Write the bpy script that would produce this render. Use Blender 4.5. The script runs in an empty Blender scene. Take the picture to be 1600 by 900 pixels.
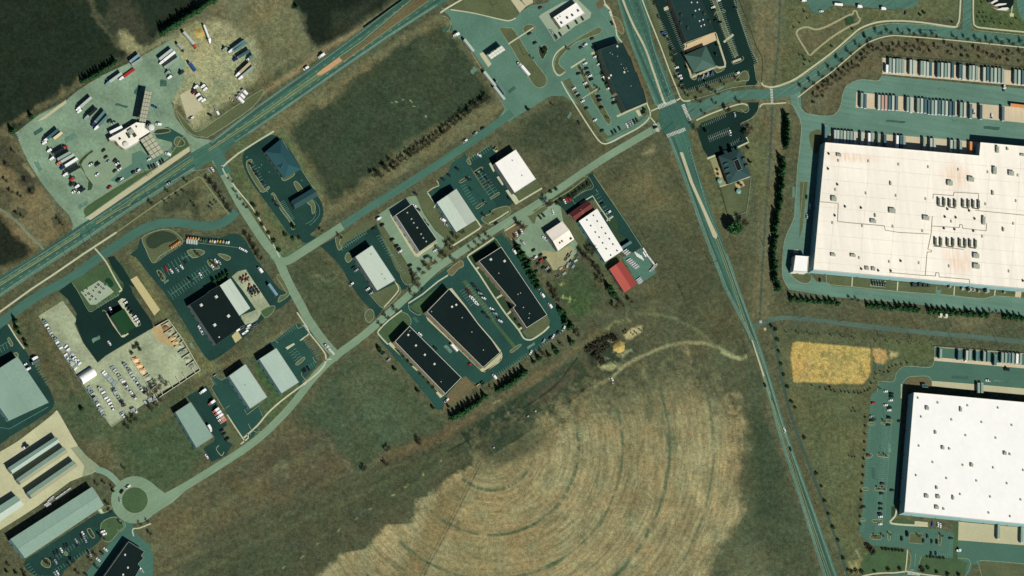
import bpy, bmesh, math, random
import numpy as np
from mathutils import Vector, Matrix, Euler
from mathutils.geometry import tessellate_polygon
random.seed(7)
RNG = np.random.default_rng(11)
SC = bpy.context.scene
COL = SC.collection
# ------------------------------------------------------------------ camera
S = 0.6                      # metres on the ground for one photo pixel across the view
TH = math.radians(27.4)      # how far the view leans from straight down
U = Vector((0.879,0.477,0)).normalized()
D = 6000.0
FWD = Vector((U.x * math.sin(TH), U.y * math.sin(TH),-math.cos(TH)))
CAMPOS = -FWD * D
CQ = Vector((0,0,-1)).rotation_difference(FWD)
CM = CQ.to_matrix()
cam_d = bpy.data.cameras.new('camera')
cam = bpy.data.objects.new('camera', cam_d)
COL.objects.link(cam)
cam.location = CAMPOS
cam.rotation_mode = 'QUATERNION'
cam.rotation_quaternion = CQ
cam_d.sensor_width = 36
cam_d.lens = 36 * D / (1600 * S)
cam_d.clip_start = 10
cam_d.clip_end = 60000
SC.camera = cam
def P(x, y, h=0.0):
 """the place on the level z = h that the photograph shows at (x, y)"""
 d = CM @ Vector(((x - 800) * S / D, (450 - y) * S / D, -1))
 t = (h - CAMPOS.z) / d.z
 return CAMPOS + d * t
def PN(X, Y):
 cm = np.array([list(r) for r in CM])
 dx = (X - 800) * S / D
 dy = (450 - Y) * S / D
 d = [cm[i, 0] * dx + cm[i, 1] * dy - cm[i, 2] for i in range(3)]
 t = (0 - CAMPOS.z) / d[2]
 return CAMPOS.x + d[0] * t, CAMPOS.y + d[1] * t
def heading(x0, y0, x1, y1):
 a, b = P(x0, y0), P(x1, y1)
 return math.atan2(b.y - a.y, b.x - a.x)
def pts(flat, x0=0, y0=0, k=1.0):
 return [(x0 + flat[i] / k, y0 + flat[i + 1] / k) for i in range(0, len(flat),2)]
def smooth(p, n=5, closed=False):
 if len(p) < 3 or n < 1:
  return list(p)
 out = []
 N = len(p)
 rng = range(N if closed else N - 1)
 for i in rng:
  if closed:
   a, b, c, d = p[(i - 1) % N], p[i], p[(i + 1) % N], p[(i + 2) % N]
  else:
   a, b, c, d = p[max(i - 1,0)], p[i], p[i + 1], p[min(i + 2, N - 1)]
  for s in range(n):
   t = s / n
   q = []
   for k in range(2):
    q.append(0.5 * ((2 * b[k]) + (-a[k] + c[k]) * t + (2 * a[k] - 5 * b[k] + 4 * c[k] - d[k]) * t * t
        + (-a[k] + 3 * b[k] - 3 * c[k] + d[k]) * t ** 3))
   out.append(tuple(q))
 if not closed:
  out.append(p[-1])
 return out
# ------------------------------------------------------------------ light
SUNV = Vector((0.41,-0.895,1.0)).normalized()      # towards the sun
W = bpy.data.worlds.new('World')
SC.world = W
W.use_nodes = True
nt = W.node_tree
nt.nodes.clear()
sky = nt.nodes.new('ShaderNodeTexSky')
sky.sky_type = 'NISHITA'
sky.sun_disc = False
sky.sun_elevation = math.asin(SUNV.z)
sky.sun_rotation = math.atan2(SUNV.x, SUNV.y)
sky.altitude = 100
sky.air_density = 0.7
sky.dust_density = 0.3
sky.ozone_density = 2.0
bg = nt.nodes.new('ShaderNodeBackground')
bg.inputs[1].default_value = 0.05
ow = nt.nodes.new('ShaderNodeOutputWorld')
nt.links.new(sky.outputs[0], bg.inputs[0])
nt.links.new(bg.outputs[0], ow.inputs[0])
sd = bpy.data.lights.new('sun', 'SUN')
sd.energy = 4.6
sd.angle = math.radians(0.5)
sd.color = (1.0,0.965,0.9)
sun = bpy.data.objects.new('sun', sd)
COL.objects.link(sun)
sun.rotation_mode = 'QUATERNION'
sun.rotation_quaternion = Vector((0,0,-1)).rotation_difference(-SUNV)
sun.location = (0,0,400)
SC.view_settings.view_transform = 'Standard'
SC.view_settings.look = 'None'
SC.view_settings.gamma = 1
SC.view_settings.exposure = 0.6
SC.cycles.max_bounces = 4
# ------------------------------------------------------------------ colour and material
KEY = 1.75
def lin(c):
 c = c / 255.0
 return c / 12.92 if c <= 0.04045 else ((c + 0.055) / 1.055) ** 2.4
def alb(rgb):
 """reflectance of a surface that shows rgb when the sun is on it"""
 return tuple(min(lin(v) / KEY, 0.86) for v in rgb)
MATS = {}
def mat(name, rgb, rough=0.85, amt=0.12, scale=0.35, big=0.10, bscale=0.03, spec=0.1, metal=0.0, streak=None, bump=0.0):
 """streak = (dx, dy, scale, amount): stretched grain along a direction"""
 if name in MATS:
  return MATS[name]
 m = bpy.data.materials.new(name)
 m.use_nodes = True
 t = m.node_tree
 N, Lk = t.nodes, t.links
 b = N['Principled BSDF']
 b.inputs['Roughness'].default_value = rough
 b.inputs['Metallic'].default_value = metal
 b.inputs['Specular IOR Level'].default_value = spec
 base = alb(rgb)
 geo = N.new('ShaderNodeNewGeometry')
 fac = None
 def noise(sc, det, vec=None):
  n = N.new('ShaderNodeTexNoise')
  n.inputs['Scale'].default_value = sc
  n.inputs['Detail'].default_value = det
  n.inputs['Roughness'].default_value = 0.6
  Lk.new(vec or geo.outputs['Position'], n.inputs['Vector'])
  return n.outputs['Fac']
 def term(sock, a):
  mr = N.new('ShaderNodeMapRange')
  mr.inputs['From Min'].default_value = 0.28
  mr.inputs['From Max'].default_value = 0.72
  mr.inputs['To Min'].default_value = 1 - a
  mr.inputs['To Max'].default_value = 1 + a
  Lk.new(sock, mr.inputs['Value'])
  return mr.outputs[0]
 def mul(a, c):
  if a is None:
   return c
  mm = N.new('ShaderNodeMath')
  mm.operation = 'MULTIPLY'
  Lk.new(a, mm.inputs[0])
  Lk.new(c, mm.inputs[1])
  return mm.outputs[0]
 if amt:
  fac = mul(fac, term(noise(scale, 6), amt))
 if big:
  fac = mul(fac, term(noise(bscale, 4), big))
 if streak:
  dx, dy, sc, a = streak
  mp = N.new('ShaderNodeMapping')
  mp.inputs['Rotation'].default_value = (0,0,-math.atan2(dy, dx))
  mp2 = N.new('ShaderNodeMapping')
  mp2.inputs['Scale'].default_value = (0.04,1,1)
  Lk.new(geo.outputs['Position'], mp.inputs['Vector'])
  Lk.new(mp.outputs[0], mp2.inputs['Vector'])
  fac = mul(fac, term(noise(sc, 4, mp2.outputs[0]), a))
 if fac is None:
  b.inputs['Base Color'].default_value = (*base, 1)
 else:
  vm = N.new('ShaderNodeVectorMath')
  vm.operation = 'SCALE'
  vm.inputs[0].default_value = base
  Lk.new(fac, vm.inputs['Scale'])
  Lk.new(vm.outputs[0], b.inputs['Base Color'])
 if bump:
  bp = N.new('ShaderNodeBump')
  bp.inputs['Strength'].default_value = bump
  bp.inputs['Distance'].default_value = 0.1
  Lk.new(noise(scale * 3,5), bp.inputs['Height'])
  Lk.new(bp.outputs[0], b.inputs['Normal'])
 MATS[name] = m
 return m
def hwy(name, rgb, a, **k):
 return mat(name, rgb, amt=0.14, scale=0.5, big=0.16, bscale=0.02, streak=(a[0], a[1],0.5,0.22), **k)
M = {}
M['asphalt_hwy'] = hwy('worn highway asphalt', (66,108,90),(0.83,0.56))
M['asphalt_ns'] = hwy('worn main road asphalt', (67,108,92),(-0.4,0.92))
M['asphalt_ew'] = hwy('curved road asphalt', (80,118,102),(0.8,0.5))
M['asphalt_front'] = mat('frontage road asphalt', (70,111,96), amt=0.08, scale=0.6, streak=(0.85,0.5,0.5,0.09))
M['asphalt_mid'] = mat('middle road asphalt', (74,114,97), amt=0.1, scale=0.5, streak=(0.82,0.55,0.5,0.1))
M['asphalt_pale'] = mat('pale weathered road', (125,151,122), amt=0.08, scale=0.5, big=0.12, streak=(0.8,0.6,0.5,0.1))
M['asphalt_dark'] = mat('dark fresh asphalt', (30,65,57), amt=0.18, scale=0.5, big=0.26, bscale=0.03)
M['asphalt_black'] = mat('black sealed asphalt', (17,46,39), amt=0.14, scale=0.6, big=0.2)
M['asphalt_lot'] = mat('grey green lot asphalt', (38,77,67), amt=0.16, scale=0.5, big=0.22)
M['asphalt_court'] = mat('truck court asphalt', (100,135,117), amt=0.12, scale=0.6, big=0.14, bscale=0.025, streak=(1,-0.09,0.3,0.14))
M['asphalt_shop'] = mat('shop lot asphalt', (90,127,108), amt=0.14, scale=0.5, big=0.18)
M['gravel_stop'] = mat('compacted stone yard', (126,152,125), amt=0.2, scale=0.35, big=0.28, bscale=0.035)
M['gravel_tan'] = mat('tan gravel', (192,192,152), amt=0.12, scale=0.5, big=0.14)
M['gravel_yard'] = mat('grey gravel yard', (162,172,138), amt=0.22, scale=0.4, big=0.34, bscale=0.045)
M['concrete'] = mat('concrete paving', (190,186,150), amt=0.08, scale=0.5, big=0.08)
M['concrete_pink'] = mat('pinkish concrete apron', (206,192,160), amt=0.08, scale=0.5, big=0.08, streak=(0.05,1,0.8,0.1))
M['concrete_grey'] = mat('grey concrete', (158,174,148), amt=0.1, scale=0.5, big=0.1)
M['kerb'] = mat('kerb concrete', (142,156,122), amt=0.25, scale=0.25)
M['walk'] = mat('pale footpath', (192,196,160), amt=0.1, scale=0.4)
M['paint_white'] = mat('worn white road paint', (146,162,144), amt=0.4, scale=0.5)
M['paint_stall'] = mat('faded stall paint', (112,156,138), amt=0.3, scale=0.4)
M['paint_cross'] = mat('crosswalk paint', (205,206,190), amt=0.3, scale=0.5)
M['paint_yellow'] = mat('worn yellow road paint', (168,160,96), amt=0.3, scale=0.3)
M['grass'] = mat('dormant grass', (90,100,68), amt=0.2, scale=0.5, big=0.2, bscale=0.05)
M['grass_green'] = mat('greener lawn', (70,96,62), amt=0.18, scale=0.5, big=0.2, bscale=0.06)
M['grass_dark'] = mat('dark turf', (48,72,48), amt=0.22, scale=0.5, big=0.2)
M['soil'] = mat('tilled brown soil', (108,100,70), amt=0.3, scale=0.5, big=0.2)
M['mulch'] = mat('mulch bed', (50,62,42), amt=0.3, scale=0.8, big=0.2)
M['sand'] = mat('sand pad', (192,182,130), amt=0.06, scale=0.5, big=0.06)
# ------------------------------------------------------------------ objects
def tag(o, label=None, cat=None, group=None, kind=None):
 if label:
  o['label'] = label
 if cat:
  o['category'] = cat
 if group:
  o['group'] = group
 if kind:
  o['kind'] = kind
 return o
def mesh_obj(name, verts, faces, m, parent=None, kind=None, flat=True):
 me = bpy.data.meshes.new(name)
 off = parent.location if parent is not None else Vector((0,0,0))
 me.from_pydata([tuple(Vector(v) - off) for v in verts],[], faces)
 me.validate()
 ms = m if isinstance(m, (list, tuple)) else [m]
 for q in ms:
  me.materials.append(q)
 o = bpy.data.objects.new(name, me)
 COL.objects.link(o)
 if parent is not None:
  o.parent = parent
 if kind:
  o['kind'] = kind
 return o
def empty(name, loc, label, cat, group=None, rz=0.0):
 o = bpy.data.objects.new(name, None)
 o.empty_display_size = 1
 COL.objects.link(o)
 o.location = loc
 o.rotation_euler = (0,0, rz)
 return tag(o, label, cat, group)
class MB:
 """collects shapes in world space and links them as ONE mesh object"""
 def __init__(self):
  self.v, self.f = [],[]
 def add(self, vs, fs):
  n = len(self.v)
  self.v += [Vector(q) for q in vs]
  self.f += [tuple(i + n for i in q) for q in fs]
  return self
 def box(self, c, s, rz=0.0, taper=1.0, m=None):
  hx, hy, hz = s[0] / 2, s[1] / 2, s[2] / 2
  R = Matrix.Rotation(rz, 3, 'Z')
  vs = []
  for z, t in ((-hz, 1),(hz, taper)):
   for x, y in ((-hx, -hy),(hx, -hy),(hx, hy),(-hx, hy)):
    vs.append(Vector(c) + R @ Vector((x * t, y * t, z)))
  return self.add(vs, [(0,3,2,1),(4,5,6,7),(0,1,5,4),(1,2,6,5),(2,3,7,6),(3,0,4,7)])
 def loft(self, rings, cap=True):
  """rings of the same number of points"""
  n = len(rings[0])
  vs = [q for r in rings for q in r]
  fs = []
  for i in range(len(rings) - 1):
   for j in range(n):
    k = (j + 1) % n
    fs.append((i * n + j, i * n + k, (i + 1) * n + k, (i + 1) * n + j))
  if cap:
   fs.append(tuple(reversed(range(n))))
   fs.append(tuple(range((len(rings) - 1) * n, len(rings) * n)))
  return self.add(vs, fs)
 def tube(self, a, b, r0, r1=None, n=8):
  a, b = Vector(a), Vector(b)
  r1 = r0 if r1 is None else r1
  d = (b - a)
  if d.length < 1e-6:
   return self
  q = d.to_track_quat('Z', 'Y').to_matrix()
  rings = []
  for p, r in ((a, r0),(b, r1)):
   rings.append([p + q @ Vector((r * math.cos(2 * math.pi * i / n), r * math.sin(2 * math.pi * i / n),0)) for i in range(n)])
  return self.loft(rings)
 def prism(self, poly, z0, z1):
  """poly: world xy points, counter clockwise or not"""
  a = sum(poly[i][0] * poly[(i + 1) % len(poly)][1] - poly[(i + 1) % len(poly)][0] * poly[i][1] for i in range(len(poly)))
  pl = list(poly) if a > 0 else list(reversed(poly))
  n = len(pl)
  vs = [Vector((q[0], q[1], z0)) for q in pl] + [Vector((q[0], q[1], z1)) for q in pl]
  fs = [(i, (i + 1) % n, n + (i + 1) % n, n + i) for i in range(n)]
  tri = tessellate_polygon([[Vector((q[0], q[1],0)) for q in pl]])
  for t in tri:
   t = tuple(t)
   p0, p1, p2 = (vs[i] for i in t)
   up = (p1 - p0).cross(p2 - p0).z > 0
   tt = t if up else (t[0], t[2], t[1])
   fs.append(tuple(i + n for i in tt))
   fs.append((tt[0], tt[2], tt[1]))
  return self.add(vs, fs)
 def build(self, name, m, parent=None, kind=None):
  return mesh_obj(name, self.v, self.f, m, parent, kind)
def sheet(name, poly_px, m, z, kind='structure', sm=0):
 pp = smooth(poly_px, sm, True) if sm else poly_px
 w = [P(x, y, z) for x, y in pp]
 fs = []
 for t in tessellate_polygon([w]):
  a, b, c = (w[i] for i in t)
  fs.append(tuple(t) if (b - a).cross(c - a).z > 0 else (t[0], t[2], t[1]))
 return mesh_obj(name, w, fs, m, None, kind)
def strip_geo(path_px, width, z, closed=False):
 """flat ribbon, width in metres; returns verts and faces"""
 w = [P(x, y, z) for x, y in path_px]
 n = len(w)
 vs, fs = [],[]
 for i in range(n):
  a = w[i - 1] if (i > 0 or closed) else w[i]
  b = w[(i + 1) % n] if (i < n - 1 or closed) else w[i]
  d = (b - a)
  d.z = 0
  d.normalize()
  nn = Vector((-d.y, d.x, 0)) * (width / 2 if not isinstance(width, (list, tuple)) else width[i] / 2)
  vs += [w[i] + nn, w[i] - nn]
 for i in range(n if closed else n - 1):
  j = (i + 1) % n
  fs.append((2 * i, 2 * i + 1,2 * j + 1,2 * j))
 return vs, fs
def ribbon(name, path_px, width_px, m, z, kind='structure', sm=5, closed=False):
 pp = smooth(path_px, sm, closed) if sm else path_px
 vs, fs = strip_geo(pp, width_px * S, z, closed)
 return mesh_obj(name, vs, fs, m, None, kind)
class Marks:
 def __init__(self):
  self.v, self.f = [],[]
 def line(self, path_px, width, z=0.13, sm=0, dash=None):
  pp = smooth(path_px, sm) if sm else list(path_px)
  if dash:
   on, off = dash
   segs, cur, acc, draw = [],[pp[0]],0.0, True
   for a, b in zip(pp, pp[1:]):
    L = math.dist(a, b)
    pos = 0.0
    while L - pos > 1e-6:
     need = (on if draw else off) - acc
     st = min(need, L - pos)
     pos += st
     acc += st
     q = (a[0] + (b[0] - a[0]) * pos / L, a[1] + (b[1] - a[1]) * pos / L)
     if draw:
      cur.append(q)
     if acc >= (on if draw else off) - 1e-6:
      if draw and len(cur) > 1:
       segs.append(cur)
      draw = not draw
      acc = 0.0
      cur = [q]
   if draw and len(cur) > 1:
    segs.append(cur)
  else:
   segs = [pp]
  for sg in segs:
   vs, fs = strip_geo(sg, width, z)
   n = len(self.v)
   self.v += vs
   self.f += [tuple(i + n for i in q) for q in fs]
 def stalls(self, x0, y0, x1, y1, n, dx, dy, w=0.28, base=False, z=0.13):
  for i in range(n + 1):
   t = i / n
   x, y = x0 + (x1 - x0) * t, y0 + (y1 - y0) * t
   self.line([(x, y),(x + dx, y + dy)], w, z)
  if base:
   self.line([(x0, y0),(x1, y1)], w, z)
 def build(self, name, m):
  return mesh_obj(name, self.v, self.f, m, None, 'structure')
def kerb(name, path_px, closed=False, sm=4, w=0.5, h=0.14, m=None):
 """a raised kerb: a real step"""
 pp = smooth(path_px, sm, closed) if sm else path_px
 g = [P(x, y, 0) for x, y in pp]
 n = len(g)
 vs, fs = [],[]
 for i in range(n):
  a = g[i - 1] if (i > 0 or closed) else g[i]
  b = g[(i + 1) % n] if (i < n - 1 or closed) else g[i]
  d = b - a
  d.normalize()
  nn = Vector((-d.y, d.x, 0)) * (w / 2)
  vs += [g[i] + nn, g[i] + nn + Vector((0,0, h)), g[i] - nn + Vector((0,0, h)), g[i] - nn]
 for i in range(n if closed else n - 1):
  j = (i + 1) % n
  for k in range(3):
   fs.append((4 * i + k, 4 * i + k + 1,4 * j + k + 1,4 * j + k))
 return mesh_obj(name, vs, fs, m or M['kerb'], None, 'structure')
def island(poly_px, m='grass', sm=4, walk=False, z=0.10):
 """planted island: turf with a kerb round it"""
 pp = smooth(poly_px, sm, True) if sm else poly_px
 sheet('traffic_island', pp, M[m], z)
 kerb('island_kerb', pp, True, 0, w=0.55)
def ordinal(i):
 w = ['first', 'second', 'third', 'fourth', 'fifth', 'sixth', 'seventh', 'eighth', 'ninth', 'tenth', 'eleventh', 'twelfth', 'thirteenth',
         'fourteenth', 'fifteenth', 'sixteenth', 'seventeenth', 'eighteenth', 'nineteenth', 'twentieth']
 if i < 20:
  return w[i]
 if i < 29:
  return 'twenty-' + w[i - 20]
 if i == 29:
  return 'thirtieth'
 if i < 39:
  return 'thirty-' + w[i - 30]
 if i == 39:
  return 'fortieth'
 if i < 49:
  return 'forty-' + w[i - 40]
 return 'fiftieth' if i == 49 else 'fifty-' + w[i - 50]
# ------------------------------------------------------------------ ground: one sheet whose turf, straw and soil vary from place to place
GSTEP = 1.25
gx = np.arange(-70,1670.01, GSTEP)
gy = np.arange(-70,970.01, GSTEP)
GX, GY = np.meshgrid(gx, gy)
def vnoise(X, Y, sc, seed):
 r = np.random.default_rng(seed)
 T = r.random((256,256))
 x, y = X / sc + 1000, Y / sc + 1000
 xi, yi = np.floor(x).astype(int), np.floor(y).astype(int)
 fx, fy = x - xi, y - yi
 fx = fx * fx * (3 - 2 * fx)
 fy = fy * fy * (3 - 2 * fy)
 a, b = T[yi % 256, xi % 256], T[yi % 256,(xi + 1) % 256]
 c, d = T[(yi + 1) % 256, xi % 256], T[(yi + 1) % 256,(xi + 1) % 256]
 return (a * (1 - fx) + b * fx) * (1 - fy) + (c * (1 - fx) + d * fx) * fy
def fbm(X, Y, sc, seed, o=4):
 s, a, t = 0,1.0,0
 for i in range(o):
  s = s + a * vnoise(X, Y, sc / 2 ** i, seed + i)
  t += a
  a *= 0.55
 return s / t
N1 = fbm(GX, GY, 40,1) - 0.5
N2 = fbm(GX, GY, 14,20) - 0.5
N3 = fbm(GX, GY, 5,40,3) - 0.5
WX = GX + (fbm(GX, GY, 12,60) - 0.5) * 14
WY = GY + (fbm(GX, GY, 12,80) - 0.5) * 14
def L3(rgb):
 return np.array([lin(v) / KEY for v in rgb])
GC = np.zeros(GX.shape + (3,))
GC[:] = L3((84,80,54))
def sd_poly(poly, X, Y):
 d = np.full(X.shape, 1e9)
 ins = np.zeros(X.shape, bool)
 n = len(poly)
 for i in range(n):
  x0, y0 = poly[i]
  x1, y1 = poly[(i + 1) % n]
  ex, ey = x1 - x0, y1 - y0
  t = np.clip(((X - x0) * ex + (Y - y0) * ey) / (ex * ex + ey * ey + 1e-9),0,1)
  d = np.minimum(d, np.hypot(X - x0 - t * ex, Y - y0 - t * ey))
  cnd = ((y0 > Y) != (y1 > Y)) & (X < (x1 - x0) * (Y - y0) / (y1 - y0 + 1e-12) + x0)
  ins ^= cnd
 return np.where(ins, -d, d)
def sd_line(path, X, Y):
 d = np.full(X.shape, 1e9)
 for (x0, y0),(x1, y1) in zip(path, path[1:]):
  ex, ey = x1 - x0, y1 - y0
  t = np.clip(((X - x0) * ex + (Y - y0) * ey) / (ex * ex + ey * ey + 1e-9),0,1)
  d = np.minimum(d, np.hypot(X - x0 - t * ex, Y - y0 - t * ey))
 return d
def window(p, pad):
 xs, ys = [q[0] for q in p],[q[1] for q in p]
 i0, i1 = np.searchsorted(gx, min(xs) - pad), np.searchsorted(gx, max(xs) + pad)
 j0, j1 = np.searchsorted(gy, min(ys) - pad), np.searchsorted(gy, max(ys) + pad)
 return slice(j0, j1), slice(i0, i1)
def put(sl, a, rgb):
 a = np.clip(a, 0,1)[..., None]
 GC[sl] = GC[sl] * (1 - a) + L3(rgb) * a
def area(flat, rgb, soft=5, alpha=1.0, warp=1.0, thr=None):
 """ground cover of one colour over an outline; thr: patchy cover"""
 p = pts(flat)
 sl = window(p, soft * 2 + 20)
 X = GX[sl] + (WX[sl] - GX[sl]) * warp
 Y = GY[sl] + (WY[sl] - GY[sl]) * warp
 a = np.clip(0.5 - sd_poly(p, X, Y) / (2 * soft),0,1) * alpha
 if thr is not None:
  a = a * np.clip((N2[sl] + N3[sl] * 0.6 - thr) * 7,0,1)
 put(sl, a, rgb)
def trail(flat, width, rgb, soft=1.5, alpha=1.0, warp=0.25, sm=5, patch=0.0):
 p = pts(flat)
 if sm and len(p) > 2:
  p = smooth(p, sm)
 sl = window(p, width + soft * 2 + 10)
 X = GX[sl] + (WX[sl] - GX[sl]) * warp
 Y = GY[sl] + (WY[sl] - GY[sl]) * warp
 a = np.clip(0.5 - (sd_line(p, X, Y) - width / 2) / (2 * soft),0,1) * alpha
 if patch:
  a = a * np.clip((N2[sl] + 0.5 * N3[sl]) * 4 + 1 - patch, 0,1)
 put(sl, a, rgb)
def blob(x, y, rx, ry, rgb, alpha=1.0, rot=0.0, soft=0.35, warp=0.7):
 p = [(x - rx - ry, y - rx - ry),(x + rx + ry, y + rx + ry)]
 sl = window(p, 12)
 X = GX[sl] + (WX[sl] - GX[sl]) * warp - x
 Y = GY[sl] + (WY[sl] - GY[sl]) * warp - y
 c, s = math.cos(rot), math.sin(rot)
 r = np.hypot((X * c + Y * s) / rx, (-X * s + Y * c) / ry)
 put(sl, np.clip((1 - r) / soft + 0.5,0,1) * alpha, rgb)
area([-90,-90,345,-90,300,20,255,48,215,80,125,125,60,170,22,205,-90,250],(34,42,28),6)
area([-90,-90,140,-90,140,60,60,150,-90,200],(32,40,26),25,0.6)
trail([141,-40,140,0,152,25,165,45,178,60,190,75],6,(92,82,56),4,0.8,1.2)
area([172,0,205,0,225,30,235,60,210,75,175,60,165,30],(66,62,44),8,0.8,1.2)
area([188,46,200,48,212,68,225,78,250,65,262,62,256,72,215,92,198,84,186,62],(138,124,84),4,0.95,1.0)
trail([0,208,45,178,90,150,125,128,150,122],7,(112,96,62),4,0.7,1.0, patch=0.2)
area([-90,195,8,200,30,222,50,262,66,292,88,322,108,342,112,352,62,388,0,428,-90,470],(112,94,62),5)
area([0,215,22,222,50,262,62,285,45,302,12,262,-20,240],(58,58,42),6,0.85,1.5)
area([-20,282,12,300,18,330,0,332,-30,320],(62,60,42),5,0.7,1.5)
blob(31,332,11,9,(66,66,46),0.8)
blob(90,340,8,9,(60,60,42),0.8)
blob(95,350,10,14,(78,70,48),0.6)
blob(48,297,7,6,(40,44,32),0.8)
trail([38,258,46,266,52,274],5,(146,130,90),2,0.8)
area([-90,335,0,338,16,358,52,392,38,406,0,420,-90,455],(34,38,26),6)
trail([-20,312,0,326,30,350,55,376,68,390],3.2,(112,124,100),1.0)
trail([20,232,50,262,76,300,100,330,112,350],3,(98,96,68),2,0.7)
area([262,60,300,30,330,-20,470,-90,468,30,486,60,505,80,420,138,330,200,262,150,250,95],(104,96,66),8)
area([400,0,455,0,470,40,480,75,430,90,395,60],(112,102,68),14,0.8)
area([262,62,305,40,345,30,372,52,400,60,402,100,392,128,352,172,330,190,300,208,283,175,262,160,252,110],(148,138,98),9,0.95)
area([290,90,350,70,380,85,350,140,300,150],(158,147,104),16,0.7)
area([303,35,318,42,322,66,308,60],(164,146,84),4,0.7)
area([335,118,352,128,345,142,330,140],(110,116,86),6,0.6)
area([275,160,283,158,292,185,305,208,340,198,420,148,420,160,330,215,300,212,282,190],(84,80,54),4)
area([330,180,400,128,470,90,480,96,412,145,340,200],(80,78,50),6,0.8)
trail([330,198,372,170,420,138,470,106,500,82,560,46,620,8,660,-20],7,(134,112,76),3,0.8)
area([456,-90,690,-90,622,-10,560,36,520,62,500,72,484,62,474,30,462,4],(28,34,23),5)
area([520,20,560,10,600,-10,560,34,520,58],(54,56,40),8,0.6)
blob(462,8,5,6,(28,38,28),0.9)
trail([470,20,482,60,490,80],4,(70,66,48),3,0.7,1.2)
area([400,205,480,150,560,100,640,50,690,25,705,35,712,58,735,72,790,165,770,184,700,225,560,312,500,350,478,300,440,230],(104,94,62),4)
area([455,200,490,168,520,160,560,118,640,62,690,40,720,70,752,120,778,158,745,180,660,225,600,262,520,318,508,312,500,285,480,250,458,222],(54,61,41),7)
area([490,180,600,140,690,120,740,130,700,200,600,250,540,270,500,250],(57,65,44),26,0.8)
area([650,55,690,55,700,80,680,92,655,88],(80,80,55),12,0.6)
area([520,140,620,80,640,90,560,140],(64,68,45),12,0.5)
trail([500,168,545,125,600,85,660,48],5,(120,100,66),4,0.5,1)
area([640,218,720,178,778,150,788,164,700,220,640,250,580,290,560,292],(106,96,64),6,0.75)
trail([565,308,620,275,700,228,770,186],4,(120,104,70),3,0.5)
blob(750,176,9,5,(108,88,60),0.6,-0.5)
blob(742,188,4,3,(120,84,56),0.6)
trail([566,320,580,305,590,292],3,(70,70,48),3,0.6)
trail([740,112,748,130,755,146],1.6,(50,54,38),1,0.7)
for x, y in ((612,160),(620,157),(632,155),(642,157),(665,183),(646,167)):
 blob(x, y, 2.2,1.2,(150,140,98),0.8)
blob(503,162,8,10,(110,98,66),0.5)
area([370,215,440,205,470,240,500,300,505,330,470,400,440,405,400,340,355,270],(84,90,56),5,0.9)
trail([455,230,470,262,490,300,505,330],9,(112,100,66),4,0.6)
trail([448,215,470,255,480,280],6,(76,92,54),3,0.6)
trail([397,300,410,340,430,366,450,385],7,(112,92,62),4,0.75,0.8)
area([440,415,492,390,525,430,560,470,575,505,530,545,515,540,470,470],(76,76,50),5,0.95)
area([455,425,500,402,540,470,560,495,530,530,500,500],(70,74,50),10,0.8)
area([490,425,520,415,530,440,500,450],(112,106,72),4,0.5,1.5, thr=-0.05)
blob(515,495,12,8,(66,70,46),0.7)
area([300,275,320,265,355,325,350,338,300,340,240,330],(104,98,66),5,0.8)
area([248,325,270,308,300,292,312,298,310,312,280,330,262,336],(66,66,45),4,0.95,0.8)
area([296,318,310,318,312,338,302,342],(60,62,42),4,0.8)
area([225,372,235,365,260,360,278,368,262,380,238,388,228,385],(44,52,38),2.5,0.9,0.6)
area([200,395,215,390,240,450,262,490,330,560,345,575,300,592,262,520,230,460],(104,98,60),4,0.9)
area([120,440,185,400,205,430,190,460,170,480,150,490],(70,84,52),4)
area([55,490,90,462,108,470,118,500,80,492],(98,96,64),4)
area([20,498,60,488,110,580,175,668,190,700,215,740,170,735,120,690,80,600,40,540],(84,80,52),5)
trail([58,500,90,560,120,610,150,665,180,715],8,(106,92,62),6,0.55)
trail([45,515,75,565,100,600],5,(64,68,44),5,0.6)
blob(126,648,9,15,(40,46,34),0.95,-0.25, soft=0.5)  # darker patch of ground cover west of the gravel yard
blob(112,620,7,8,(52,56,40),0.8,0, soft=0.6)
blob(138,673,9,9,(62,66,46),0.6,0, soft=0.6)
area([60,640,160,600,220,650,300,600,320,655,300,735,250,775,190,745,140,690],(72,80,52),6,0.7)
area([130,690,168,690,195,740,165,730],(104,92,62),8,0.7)
area([190,680,250,640,320,700,300,745,240,770,205,730],(68,78,50),10,0.9)
trail([212,672,260,650,308,610,345,580],8,(96,88,56),4,0.7)
trail([330,575,350,570,400,545,440,520],8,(112,96,60),4,0.6)
area([395,565,410,556,445,620,430,632],(58,84,46),4,0.85)
area([390,640,440,615,470,600,480,605,420,660],(74,84,52),4,0.9)
area([470,640,560,545,600,575,690,650,705,680,600,700,560,740,500,690],(71,78,53),5,0.95)
area([560,560,600,590,580,640,540,620],(94,92,62),15,0.5)
area([545,640,640,600,690,660,640,680,580,690],(76,82,56),12,0.6,1.5, thr=-0.05)
area([240,800,330,740,440,655,500,680,560,740,480,800,420,830,240,920],(94,84,56),6,0.95)
area([430,690,505,665,550,735,470,760,400,770,380,730],(88,76,54),6,0.6,1.6)
area([300,770,420,690,500,680,545,735,430,790,320,860],(66,62,44),6,0.75,1.6, thr=-0.02)
area([330,800,420,730,480,720,520,740,430,780],(118,106,72),6,0.5,1.8, thr=0.05)
trail([235,860,330,800,420,745,500,700],10,(112,104,66),6,0.35,1)
trail([-20,990,300,880,400,840,470,800,540,745,562,738],5,(62,62,44),4,0.7,0.8)
trail([235,895,330,840,420,800,500,748],6,(60,62,44),4,0.6,0.8)
trail([404,690,500,682,526,712,552,738],2,(118,108,78),2,0.5,1)
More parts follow.
